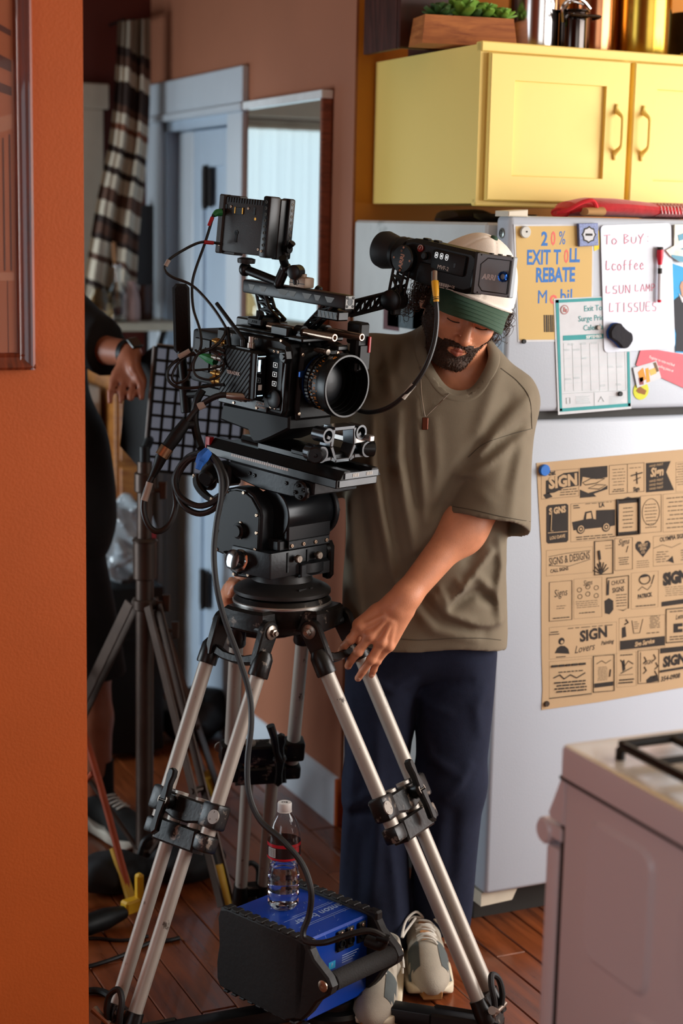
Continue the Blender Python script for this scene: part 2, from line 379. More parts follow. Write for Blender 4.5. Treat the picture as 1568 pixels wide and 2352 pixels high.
b = MB(); b.b2((-1.9, 5.70, 0), (.80, 5.82, 2.75)); b.b2((1.50, 5.70, 0), (1.97, 5.82, 2.75)); b.b2((.80, 5.70, 2.03), (1.5, 5.82, 2.75)); b.b2((.80, 5.70, 0), (1.5, 5.82, .8)); struct(b, 'wall_far', M_red)
b = MB(); b.b2((-1.99, -2.1, 0), (-1.9, -.1, 2.75)); b.b2((-1.99, 1.2, 0), (-1.9, 5.8, 2.75)); b.b2((-1.99, -.1, 0), (-1.9, 1.2, .8)); b.b2((-1.99, -.1, 2.2), (-1.9, 1.2, 2.75)); struct(b, 'wall_west', M_cream_wall)
b = MB(); b.b2((4.2, -2.1, 0), (4.3, 4.1, .65)); b.b2((4.2, -2.1, 2.45), (4.3, 4.1, 2.75)); b.b2((4.2, -2.1, .65), (4.3, .3, 2.45)); b.b2((4.2, 2.8, .65), (4.3, 4.1, 2.45)); struct(b, 'wall_east', M_gold)
b = MB(); b.b2((-2, -2.1, 0), (1.5, -2.0, 2.75)); b.b2((3.7, -2.1, 0), (4.2, -2, 2.75)); b.b2((1.5, -2.1, 0), (3.7, -2, .7)); b.b2((1.5, -2.1, 2.4), (3.7, -2, 2.75)); struct(b, 'wall_behind', M_orange)
wall('ceiling', (-2, -2.1, 2.75), (4.3, 5.8, 2.8), M_ceil)
# baseboard along the terracotta wall
b = MB(); b.prism([(0, 0), (.016, 0), (.016, .112), (.010, .122), (.006, .133), (0, .136)], 0, .75, frame((1.85, 4.003, 0), x=(-1, 0, 0), y=(0, 0, 1)))
struct(b, 'baseboard_right', M_trim)
b = MB(); b.b2((1.834, 3.99, 0), (1.862, 4.006, .138), .003); struct(b, 'trim_corner', M_orange)
# ---- door in the terracotta wall
door = bpy.data.objects.new('door_1', None); COL.objects.link(door); door['kind'] = 'structure'; door['_inv'] = [q for r_ in Matrix.Identity(4) for q in r_]
X = 1.85
b = MB(); b.b2((X-.022, 4.76, .0), (X, 4.885, 1.985), .004); b.build('casing', M_trim, door)
b = MB(); b.b2((X-.022, 5.545, .0), (X, 5.69, 1.985), .004); b.build('casing', M_trim, door)
b = MB(); b.b2((X-.024, 4.755, 2.008), (X, 5.69, 2.118), .004); b.build('casing_head', M_trim, door)
b = MB(); b.b2((X-.036, 4.74, 1.985), (X, 5.693, 2.010), .006); b.build('head_moulding', M_trim, door)
b = MB(); b.b2((X, 5.53, 0), (X+.13, 5.56, 1.99)); b.b2((X+.0, 4.87, 0), (X+.13, 4.90, 1.99)); b.b2((X, 4.87, 1.955), (X+.13, 5.56, 1.99)); b.b2((X+.05, 5.505, 0), (X+.075, 5.53, 1.955)); b.b2((X+.05, 4.9, 1.93), (X+.075, 5.53, 1.955)); b.build('jamb', M_jamb, door)
# leaf: stiles, rails and recessed panels
b = MB(); x0, x1 = X+.018, X+.055
def stile(y0, y1, z0, z1): b.b2((x0, y0, z0), (x1, y1, z1), .004)
stile(4.902, 5.02, .01, 1.95); stile(5.22, 5.30, .01, 1.95)
for z0, z1 in ((.01, .22), (.88, 1.02), (1.83, 1.95)): stile(5.02, 5.22, z0, z1)
b.b2((x0+.016, 5.0, .01), (x1-.004, 5.24, 1.95)); b.build('leaf', M_jamb, door)
b = MB(); b.b2((x0+.0, 5.31, .01), (x1, 5.39, 1.95), .004); b.b2((x0+.014, 5.29, .01), (x1, 5.32, 1.95)); b.b2((x0+.02,5.39,.01),(x1,5.5,1.95)); b.build('stile', M_trim, door)
M_iron = pm('dark iron', '1b1513', .5, .6, var=.2, wear='3a2a22', wearamt=.4)
for z in (1.765, .43):
    b = MB(); b.b2((x0-.006, 5.125, z-.062), (x0+.004, 5.205, z+.062), .002); b.cyl((x0-.008, 5.165, z-.07), (x0-.008, 5.165, z+.07), .009, n=10); b.build('hinge', M_iron, door)
# dark room beyond the door is closed off by a wall
wall('wall_beyond', (2.3, 4.2, 0), (2.36, 5.8, 2.75), M_red)
# ---- far window: casing, panes, sheer curtain, sky
win = bpy.data.objects.new('window_1', None); COL.objects.link(win); win['kind'] = 'structure'; win['_inv'] = [q for r_ in Matrix.Identity(4) for q in r_]
M_beige = pm('beige window casing paint', 'b9aa98', .5, var=.04)
b = MB(); b.b2((1.50, 5.675, .75), (1.672, 5.70, 2.03), .004); b.b2((.66, 5.675, .75), (.8, 5.70, 2.03), .004); b.b2((.64, 5.668, 2.03), (1.69, 5.70, 2.115), .004); b.b2((.64, 5.64, .72), (1.69, 5.70, .76), .006); b.build('window_frame', M_beige, win)
b = MB(); 
for z in (.80, 1.40, 1.98): b.b2((.80, 5.74, z), (1.5, 5.775, z+.05), .004)
for xx in (.80, 1.46): b.b2((xx, 5.74, .8), (xx+.04, 5.775, 2.03), .004)
b.build('sash', M_beige, win)
b = MB(); b.b2((.83, 5.756, .84), (1.47, 5.76, 2.0)); b.build('pane', thin('window glass', (.97, 1, 1)), win)
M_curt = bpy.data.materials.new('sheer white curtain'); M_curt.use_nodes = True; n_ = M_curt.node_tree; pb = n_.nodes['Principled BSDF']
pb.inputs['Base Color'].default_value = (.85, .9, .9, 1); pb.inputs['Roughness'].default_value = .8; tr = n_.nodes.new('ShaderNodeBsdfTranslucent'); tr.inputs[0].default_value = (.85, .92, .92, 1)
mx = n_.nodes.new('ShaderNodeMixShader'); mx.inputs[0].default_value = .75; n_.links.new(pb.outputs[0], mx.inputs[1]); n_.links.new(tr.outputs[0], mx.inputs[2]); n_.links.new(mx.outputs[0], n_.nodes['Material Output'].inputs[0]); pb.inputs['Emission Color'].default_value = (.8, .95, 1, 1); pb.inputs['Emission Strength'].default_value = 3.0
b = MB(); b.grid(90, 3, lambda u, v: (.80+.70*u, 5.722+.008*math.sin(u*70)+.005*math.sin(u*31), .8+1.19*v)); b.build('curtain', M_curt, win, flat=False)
b = MB(); b.cyl((.78, 5.715, 1.998), (1.52, 5.715, 1.998), .008, n=10); b.build('curtain_rod', M_beige, win)
# ------------------------------------------------------------------ fridge
M_white = pm('white enamel', 'b8c0ca', .34, var=.015, scale=3, bump=.05, bscale=260)
M_side = pm('pebbled pale fridge side', 'c6c8c6', .30, var=.05, scale=14, bump=.1, bscale=160, wear='a9adab', wearamt=.4, wscale=7)
M_gask = pm('dark gasket', '2b2824', .7)
M_black = pm('black plastic', '14110f', .42, var=.15, bump=.03)
fx0, fx1, fy = 1.866, 2.63, 3.21
fr = thing('refrigerator', 'white top-freezer refrigerator covered with papers and magnets, under yellow cabinet', 'refrigerator', ((fx0+fx1)/2, 3.65, 0))
b = MB(); b.b2((fx0-.016, fy+.075, .095), (fx1-.012, 3.985, 1.668), .006); b.build('body', M_side, fr)
b = MB(); b.b2((fx0, fy, 1.247), (fx1, fy+.062, 1.684), .012, seg=3); b.build('freezer_door', M_white, fr)
b = MB(); b.b2((fx0, fy, .102), (fx1, fy+.062, 1.228), .012, seg=3); b.build('door', M_white, fr)
b = MB(); b.b2((fx0+.015, fy+.05, .09), (fx1-.015, fy+.078, 1.66)); b.b2((fx0+.01, fy+.02, 1.22), (fx1-.01, fy+.07, 1.25)); b.build('gasket', M_gask, fr)
b = MB(); b.b2((fx0+.03, fy+.10, 0.0), (fx1-.02, fy+.13, .10)); b.b2((fx0+.03,fy+.13,0),(fx1-.03,3.9,.1)); b.build('kick_plate', M_gask, fr, 'black kick plate')
M_cream = pm('yellowed cream plastic', 'cfc6b2', .45)
b = MB(); b.prism([(0, 0), (.10, 0), (.085, -.03), (.0, -.034)], 0, .05, frame((fx0+.003, fy+.02, .1), x=(1, 0, 0), y=(0, 0, 1)) @ Matrix.Diagonal((1, 1, -1, 1))); b.build('hinge', M_cream, fr)
b = MB(); b.prism([(0, 0), (.05, 0), (.05, .016), (.0, .012)], 0, .06, frame((fx0-.004, fy+.0, 1.682), x=(1, 0, 0), y=(0, 0, 1)) @ Matrix.Diagonal((1, 1, -1, 1)), .002); b.build('hinge_cover', M_cream, fr)
b = MB(); b.lathe([(.0105, 0), (.0115, .002), (.009, .0035)], (fx0-.0, fy+.031, 1.645), (-1, 0, 0), 24); b.build('badge', pm('grey badge', '8d938f', .3, .6), fr)
b = MB(); b.tube([(fx0-.0036+.0, fy+.031+.007*math.cos(a/10*2*math.pi), 1.645+.007*math.sin(a/10*2*math.pi)) for a in range(10)], .0009, 5, closed=True); b.text('GE', .009, frame((fx0-.0036, fy+.031, 1.645), x=(0, -1, 0), z=(-1, 0, 0)), .0003); b.build('badge_emblem', M_black, fr)
# ------------------------------------------------------------------ wall cabinet
M_yel = pm('glossy yellow paint', 'f0d274', .5, var=.02, scale=3, bump=.05, bscale=60)
cab = thing('wall_cabinet', 'yellow two-door wall cabinet above the refrigerator', 'cabinet', (2.5, 3.72, 1.712))
b = MB(); b.b2((1.906, 3.452, 1.712), (3.12, 3.995, 2.072)); b.b2((1.904, 3.436, 1.714), (1.93, 3.452, 2.074)); b.b2((1.904, 3.432, 2.054), (3.12, 3.46, 2.078), .003); b.b2((1.904, 3.440, 1.706), (3.12, 3.46, 1.724), .003); b.b2((2.29, 3.436, 1.712), (2.33, 3.46, 2.06)); b.build('body', M_yel, cab)
def cab_door(x0, x1, hx):
    z0, z1, yf = 1.719, 2.052, 3.418; s = .066
    b = MB()
    ro = [(x0, yf, z0), (x1, yf, z0), (x1, yf, z1), (x0, yf, z1)]; q = .003; u0, u1, w0, w1 = x0+s, x1-s, z0+.058, z1-.06
    def rc(a, c, d, e, y): return [(a, y, d), (c, y, d), (c, y, e), (a, y, e)]
    b.loft([rc(x0, x1, z0, z1, yf+.02), rc(x0, x1, z0, z1, yf+q), rc(x0+q, x1-q, z0+q, z1-q, yf), rc(u0-.001, u1+.001, w0-.001, w1+.001, yf), rc(u0, u1, w0, w1, yf+.001), rc(u0, u1, w0, w1, yf+.02)], caps=False)
    b.b2((x0+s-.004, yf+.010, z0+.05), (x1-s+.004, yf+.018, z1-.05)); d = b.build('door', M_yel, cab)
    b = MB(); zc = 1.887
    b.tube([(hx, yf-.002, zc+.052), (hx, yf-.008, zc+.045), (hx, yf-.026, zc+.034), (hx+.0, yf-.029, zc+.018), (hx, yf-.029, zc), (hx, yf-.029, zc-.018), (hx, yf-.026, zc-.034), (hx, yf-.008, zc-.045), (hx, yf-.002, zc-.052)], [.007, .006, .0042, .0042, .0042, .0042, .0042, .006, .007], 8, k=4)
    for sg in (1, -1): b.ball((hx, yf-.004, zc+sg*.056), (.006, .004, .011), 10, 6)
    b.build('handle', M_yel, d)
cab_door(1.922, 2.303, 2.268); cab_door(2.316, 2.712, 2.345); cab_door(2.722, 3.11, 3.05)
# ------------------------------------------------------------------ things on the cabinet
M_cedar = wood('orange cedar', '8a4416', 'c87a3a', .5, (2, 2, 14), 5, .1)
pl = thing('planter_box', 'slanted wooden planter box with succulents on the cabinet, left end', 'planter', (1.95, 3.62, 2.079))
Mx = frame((1.945, 3.6, 2.079), x=(.985, -.17, 0), z=(0, 0, 1))
b = MB()
def tbox(x0, x1, y0, y1, h, fl): # flared trough wall ring
    return [[(x0, y0, 0), (x1, y0, 0), (x1, y1, 0), (x0, y1, 0)], [(x0-fl, y0-fl, h), (x1+fl, y0-fl, h), (x1+fl, y1+fl, h), (x0-fl, y1+fl, h)], [(x0-fl+.014, y0-fl+.014, h), (x1+fl-.014, y0-fl+.014, h), (x1+fl-.014, y1+fl-.014, h), (x0-fl+.014, y1+fl-.014, h)], [(x0+.01, y0+.01, h-.03), (x1-.01, y0+.01, h-.03), (x1-.01, y1-.01, h-.03), (x0+.01, y1-.01, h-.03)]]
b.loft(tbox(-.118, .118, -.055, .055, .066, -.008), M=Mx); b.build('trough', M_cedar, pl)
b = MB(); b.b2((-.1, -.04, .04), (.1, .04, .052), M=Mx); b.build('soil', M_sub, pl)
M_succ = pm('succulent green', '6f9a3a', .42, var=.3, scale=30, sub=.0)
M_succ2 = pm('dark succulent', '3c5a2c', .45, var=.3, scale=30)
for i, (x, rr, mt) in enumerate(((-.06, .040, M_succ2), (-.005, .056, M_succ), (.05, .048, M_succ), (.088, .034, M_succ), (.02, .040, M_succ2))):
    b = MB(); c = VE((x, random.uniform(-.02, .01), .055))
    for k in range(26):
        a = k*2.4; el = .25+k/26*1.1; L = rr*(1.15-k/60); d = VE((math.cos(a)*math.cos(el), math.sin(a)*math.cos(el), math.sin(el)))
        F = axis_frame(c+VE((0, 0, .012)), d); b.ball((0, 0, L*.55), (rr*.27, rr*.12, L*.58), 7, 6, M=Mx @ F)
    b.build('succulent', mt, pl)
M_dwood = wood('dark stained wood', '2a0f08', '56200f', .45, (2, 14, 2), 5, .1)
b = MB(); 
b.b2((1.825, 3.70, 2.079), (1.965, 3.715, 2.34), .003); b.b2((1.825, 3.715, 2.079), (1.84, 3.9, 2.34)); b.b2((1.95, 3.715, 2.079), (1.965, 3.9, 2.34)); b.b2((1.84, 3.715, 2.2), (1.95, 3.9, 2.21)); 
solo(b, 'wooden_crate', M_dwood, 'dark stained wooden crate behind the succulent planter', 'crate')
M_steel = pm('polished steel', 'c2bfbd', .16, 1.0, var=.04, scale=3, stretch=(1, 1, .2))
M_steeld = pm('dark polished steel', '4a4542', .14, 1.0, var=.06)
M_copper = pm('copper bronze steel', 'a8714e', .2, 1.0, var=.06)
M_brass = pm('brass steel', 'c2a040', .22, 1.0, var=.06)
def pot(x, r, h, mat, label, name='stock_pot', y=3.62, lidded=False):
    t = thing(name, label, 'pot', (x, y, 2.079), 'metal pots on the yellow cabinet')
    b = MB(); b.lathe([(r*.96, 0), (r, .008), (r, h-.006), (r+.005, h-.003), (r+.005, h), (r-.003, h), (r-.003, .02), (0.001, .01)], (x, y, 2.079), (0, 0, 1), 40, caps=False); b.build('body', mat, t)
    b = MB()
    for sg in (-1, 1): b.tube([(x+sg*r*.5-.02, y-r*.86, 2.079+h*.8), (x+sg*r*.5-.02, y-r*.86-.03, 2.079+h*.82), (x+sg*r*.5+.02, y-r*.86-.03, 2.079+h*.82), (x+sg*r*.5+.02, y-r*.86, 2.079+h*.8)], .004, 8, 3)
    b.build('handle', mat, t); return t
pot(2.15, .062, .24, M_steel, 'tall bright steel canister right beside the wooden planter', 'steel_canister')
pot(2.226, .034, .10, M_steeld, 'small dark steel pitcher between two tall metal pots', 'steel_pitcher', 3.56)
b = MB(); b.tube([(2.19, 3.55, 2.15), (2.18, 3.535, 2.185), (2.205, 3.53, 2.205), (2.235, 3.535, 2.2), (2.262, 3.545, 2.185)], .004, 8, 4); b.tube([(2.192, 3.548, 2.178), (2.2, 3.53, 2.195), (2.23, 3.525, 2.19)], .003, 8, 3)
solo(b, 'pot_lifter', M_steel, 'bent steel wire loop resting on the dark pitcher', 'wire')
pot(2.316, .057, .26, M_copper, 'copper-toned pot beside the brass stock pot', 'copper_pot')
pot(2.462, .076, .27, M_brass, 'large brass-tinted stock pot at right of the row', 'stock_pot')
t = thing('saucepan', 'black saucepan with steel clamps lying at right on the cabinet', 'pan', (2.62, 3.6, 2.079))
b = MB(); b.lathe([(.085, 0), (.09, .008), (.09, .13), (.086, .13), (.084, .01)], (2.68, 3.66, 2.079), (0, 0, 1), 32); b.build('body', M_black, t)
b = MB(); 
for x in (2.50, 2.555): b.tube([(x, 3.47, 2.082), (x, 3.462, 2.10), (x+.008, 3.46, 2.108), (x+.016, 3.466, 2.10), (x+.03, 3.47, 2.085)], .0035, 8, 4)
b.b2((2.49, 3.462, 2.079), (2.60, 3.49, 2.088), .003); b.build('clamp', M_steel, t)
# ------------------------------------------------------------------ things on top of the fridge
M_red_cloth = pm('red quilted cotton', 'c01820', .8, var=.12, scale=40, bump=.3, bscale=90, sheen=.3)
M_chev = pm('plain red cotton', 'c8232c', .85)
tl_ = thing('oven_mitt', 'red quilted oven mitt with chevron cuff on top of refrigerator', 'oven mitt', (2.27, 3.29, 1.686))
def mring(x, ry, rz, yc, zc): return [(x, yc+ry*math.cos(a/16*2*math.pi), zc+rz*math.sin(a/16*2*math.pi)) for a in range(16)]
b = MB(); b.loft([mring(2.06, .03, .006, 3.32, 1.692), mring(2.075, .05, .017, 3.315, 1.703), mring(2.12, .062, .0215, 3.31, 1.708), mring(2.2, .07, .0215, 3.31, 1.708), mring(2.28, .07, .0185, 3.305, 1.7045)]); b.build('mitt', M_red_cloth, tl_)
b = MB(); b.tube([mring(2.062, .035, .009, 3.318, 1.694)[i] for i in range(16)], .004, 6, closed=True); b.tube([(2.03, 3.28, 1.692), (2.05, 3.265, 1.70), (2.08, 3.252, 1.718), (2.105, 3.246, 1.720), (2.12, 3.248, 1.69)], .005, 7, 4); b.build('binding', M_chev, tl_)
b = MB(); b.loft([mring(2.085, .02, .009, 3.255, 1.697), mring(2.13, .022, .011, 3.253, 1.698)]); b.build('lining', pm('tan lining', 'b98e5c', .9), tl_)
b = MB(); b.loft([mring(2.28, .07, .018, 3.305, 1.7045), mring(2.36, .072, .0155, 3.305, 1.702), mring(2.385, .06, .010, 3.305, 1.698), mring(2.392, .05, .003, 3.305, 1.692)]); cuff = b.build('cuff', M_chev, tl_)
b = MB()
for i in range(11): # pale zig-zag stripes running over the cuff
    x = 2.283+.0095*i; P = []
    for k in range(9):
        a = math.pi*(1.0+k/8); P.append((x+(.006 if k % 2 else 0), 3.305+.0715*math.cos(a)*(1.01), 1.7035+.0175*math.sin(a)))
    for k in range(8):
        p, q = VE(P[k]), VE(P[k+1]); b.tube([p, q], .0016, 5)
    for k in range(6):
        y0 = 3.234+.012*k; b.tube([(x+(.006 if k % 2 else 0), y0, 1.7035+.0178*math.sqrt(max(0, 1-((y0-3.305)/.0715)**2))), (x+(0 if k % 2 else .006), y0+.012, 1.7035+.0178*math.sqrt(max(0, 1-((y0+.012-3.305)/.0715)**2)))], .0016, 5)
b.build('chevron_stripe', pm('pale pink cotton', 'eac4c4', .9), cuff)
M_brown = pm('dark brown leather', '3a2118', .6, var=.3, scale=20)
b = MB(); b.loft([[(x, 3.7+ry*math.cos(a), 1.669+rz+rz*math.sin(a)) for a in [i/12*2*math.pi for i in range(12)]] for x, ry, rz in ((1.945, .02, .004), (1.97, .06, .014), (2.05, .08, .016), (2.1, .05, .009))]); solo(b, 'leather_pouch', M_brown, 'crumpled dark brown pouch on fridge top under the cabinet', 'pouch')
b = MB(); b.lathe([(.05, 0), (.075, .012), (.078, .02), (.072, .02), (.05, .006)], (2.02, 3.50, 1.669), (0, 0, 1), 28); solo(b, 'shallow_dish', M_steeld, 'shallow dark metal dish on fridge top beside the oven mitt', 'dish')
# ------------------------------------------------------------------ stove
M_stove = pm('pale stove enamel', 'e4dde2', .3, var=.015, scale=3, bump=.02)
M_cook = pm('cream stove top enamel', 'e2d8c8', .16, var=.03, scale=8, coat=.4, wear='b59a78', wearamt=.36, wscale=9)
sx0, sx1, sy0, sy1 = 1.272, 2.03, 1.30, 1.976
st = thing('gas_stove', 'white gas stove with black grate seen from its side', 'stove', (1.65, 1.62, 0))
b = MB(); b.b2((sx0, sy0, .02), (sx1, sy1-.010, .872), .006, seg=2); b.build('body', M_stove, st)
# embossed panels on the side
def ridge(poly, closed=True):
    b = MB(); P = spline([(sx0-.0002, y, z) for y, z in poly], 3, closed); b.tube(P, .0042, 6, closed=closed); return b
def rr(y0, y1, z0, z1, r=.03):
    o = []
    for cy, cz, a0 in ((y1-r, z1-r, 0), (y0+r, z1-r, 90), (y0+r, z0+r, 180), (y1-r, z0+r, 270)):
        for k in range(4): a = R(a0+30*k); o.append((cy+r*math.cos(a), cz+r*math.sin(a)))
    return o
b = MB(); 
def emboss(y0, y1, z0, z1, r): 
    P = rr(y0, y1, z0, z1, r); Q = rr(y0+.008, y1-.008, z0+.008, z1-.008, max(.004, r-.008))
    n = len(P); b.add([(sx0+.0002, y, z) for y, z in P]+[(sx0-.0055, y, z) for y, z in Q], [(i, (i+1) % n, n+(i+1) % n, n+i) for i in range(n)]+[tuple(range(n, 2*n))])
emboss(1.735, 1.90, .62, .835, .03); emboss(1.44, 1.68, .66, .81, .03); emboss(1.40, 1.80, .08, .60, .06); b.build('embossed_panel', M_stove, st)
b = MB(); 
# top: rolled rim and sunken cooking surface
def rim(z, o): return [(sx0-o, sy0-o, z), (sx1+o, sy0-o, z), (sx1+o, sy1+o, z), (sx0-o, sy1+o, z)]
def rrect(x0, x1, y0, y1, z, r, n=5):
    o = []
    for cx, cy, a0 in ((x1-r, y1-r, 0), (x0+r, y1-r, 90), (x0+r, y0+r, 180), (x1-r, y0+r, 270)):
        for k in range(n): a = R(a0+90/(n-1)*k); o.append((cx+r*math.cos(a), cy+r*math.sin(a), z))
    return o
o_ = .004
b.loft([rrect(sx0-o_, sx1+o_, sy0, sy1+o_, .868, .012), rrect(sx0-o_, sx1+o_, sy0, sy1+o_, .908, .012), rrect(sx0-.002, sx1+.002, sy0, sy1+.002, .9145, .012)], caps=False); b.build('top_skirt', M_stove, st)
b = MB(); b.loft([rrect(sx0-.0018, sx1+.0018, sy0, sy1+.0018, .9146, .012), rrect(sx0+.003, sx1-.003, sy0, sy1-.003, .916, .012), rrect(sx0+.016, sx1-.016, sy0+.02, sy1-.035, .9145, .03), rrect(sx0+.024, sx1-.024, sy0+.03, sy1-.045, .902, .03), rrect(sx0+.03, sx1-.03, sy0+.035, sy1-.05, .897, .03)]); b.build('cooktop', M_cook, st)
b = MB(); b.b2((sx0-.0045, sy0, .864), (sx1+.0045, sy1, .869)); b.build('seam', M_gask, st)
Mp = frame((sx0, sy1-.012, .867), x=(0, 1, 0), y=(0, 0, 1))
b = MB(); b.prism([(.002, 0), (.014, 0), (.046, -.066), (.040, -.074), (.002, -.074)], 0, sx1-sx0, Mp, .002); b.build('control_panel', M_stove, st)
b = MB(); b.b2((sx0, sy1+.000, .03), (sx1, sy1+.036, .752), .006, seg=2); dr = b.build('oven_door', M_stove, st)
b = MB(); b.cyl((sx0-.004, sy1+.042, .769), (sx1-.02, sy1+.042, .769), .0205, n=24, b=.004); b.b2((sx0+.0, sy1-.004, .764), (sx0+.03, sy1+.045, .786), .003); b.b2((sx1-.05, sy1-.004, .764), (sx1-.02, sy1+.045, .786), .003); b.build('handle', M_stove, dr)
b = MB(); b.b2((sx0+.004, sy1-.011, .02), (sx1-.004, sy1+.001, .865)); b.build('side_gap', M_gask, st)
for xk in (1.4, 1.52, 1.78, 1.9):
    b = MB(); b.lathe([(.02, 0), (.02, .012), (.016, .02), (.0, .021)], (xk, sy1+.014, .832), (0, 1, .45), 20); b.b2((xk-.003, sy1+.02, .82), (xk+.003, sy1+.04, .85)); b.build('knob', M_black, st)
M_grate = pm('black cast iron', '0c0b0b', .38, .2, var=.2, bump=.1, bscale=90)
def grate(cx, cy, w, d):
    g = MB(); z0, z1 = .900, .936; r = .0075
    x0, x1, y0, y1 = cx-w/2, cx+w/2, cy-d/2, cy+d/2
    g.tube([(x0, y1, z1), (x1, y1, z1)], r, 8); g.tube([(x0, y0, z1), (x1, y0, z1)], r, 8)
    for x in (x0, x1):
        g.tube([(x, y0, z0+.004), (x, y0, z1-.008), (x, y0+.01, z1), (x, y1-.01, z1), (x, y1, z1-.008), (x, y1, z0+.004)], r, 8)
        g.tube([(x, y0, z0+.006), (x, y1, z0+.006)], r*.9, 8)
    g.tube([(x0, y1, z0+.006), (x1, y1, z0+.006)], r*.9, 8)
    for f in (.33, .66):
        g.tube([(x0+w*f, y1, z1), (x0+w*f, cy+.03, z1), (x0+w*f, cy+.025, z1-.015)], r*.8, 8); g.tube([(x0+w*f, y0, z1), (x0+w*f, cy-.03, z1), (x0+w*f, cy-.025, z1-.015)], r*.8, 8)
        g.tube([(x0, y0+d*f, z1), (cx-.03, y0+d*f, z1), (cx-.025, y0+d*f, z1-.015)], r*.8, 8); g.tube([(x1, y0+d*f, z1), (cx+.03, y0+d*f, z1), (cx+.025, y0+d*f, z1-.015)], r*.8, 8)
    return g
for cx, cy in ((1.444, 1.768), (1.79, 1.768), (1.444, 1.48), (1.79, 1.48)):
    gg = grate(cx, cy, .262, .245).build('grate', M_grate, st)
    b = MB(); b.lathe([(.045, 0), (.045, .012), (.03, .02), (.0, .021)], (cx, cy, .897), (0, 0, 1), 20); b.build('burner', M_grate, gg)
# ------------------------------------------------------------------ tripod
O = at(648, 1345, 3.52)
_h = R(158.6); L_ = VE((math.sin(_h), math.cos(_h), 0)); V_ = VE((0, 0, 1)).cross(L_); Z_ = VE((0, 0, 1))
_t = R(4.0); U_ = L_*math.cos(_t)-Z_*math.sin(_t)
MH = frame(O, x=L_, y=V_)           # fluid head: u forward, v operator's left, w up
MC = frame(O, x=U_, y=V_)           # camera, tipped forward
M_cast = pm('worn black casting', '0d0b0a', .36, .2, var=.25, scale=30, bump=.12, bscale=80, wear='7d7166', wearamt=.42, wscale=26)
M_blk = pm('black anodised metal', '080808', .36, .2, var=.2, bump=.03)
M_blk2 = pm('satin black plastic', '070707', .5, var=.2, bump=.03, spec=.35)
M_tube = pm('scuffed aluminium tube', 'a59d93', .5, .4, var=.07, scale=12, bump=.06, wear='453c35', wearamt=.365, wscale=30, stretch=(1, 1, .55))
M_alu = pm('brushed aluminium', 'b9b5b0', .32, .9, var=.08, scale=20)
M_bolt = pm('steel bolt', '8f8378', .35, .9, var=.15)
M_rub = pm('black rubber', '0e0d0d', .62, var=.2, bump=.06)
tri = thing('tripod', 'tall aluminium twin-tube camera tripod with worn black castings', 'tripod', (O.x, O.y, 0))
FEET = [onz(1132, 2338, .05), onz(272, 2372, .05), onz(577, 2068, .05)]
cr = VE((O.x, O.y, 0))
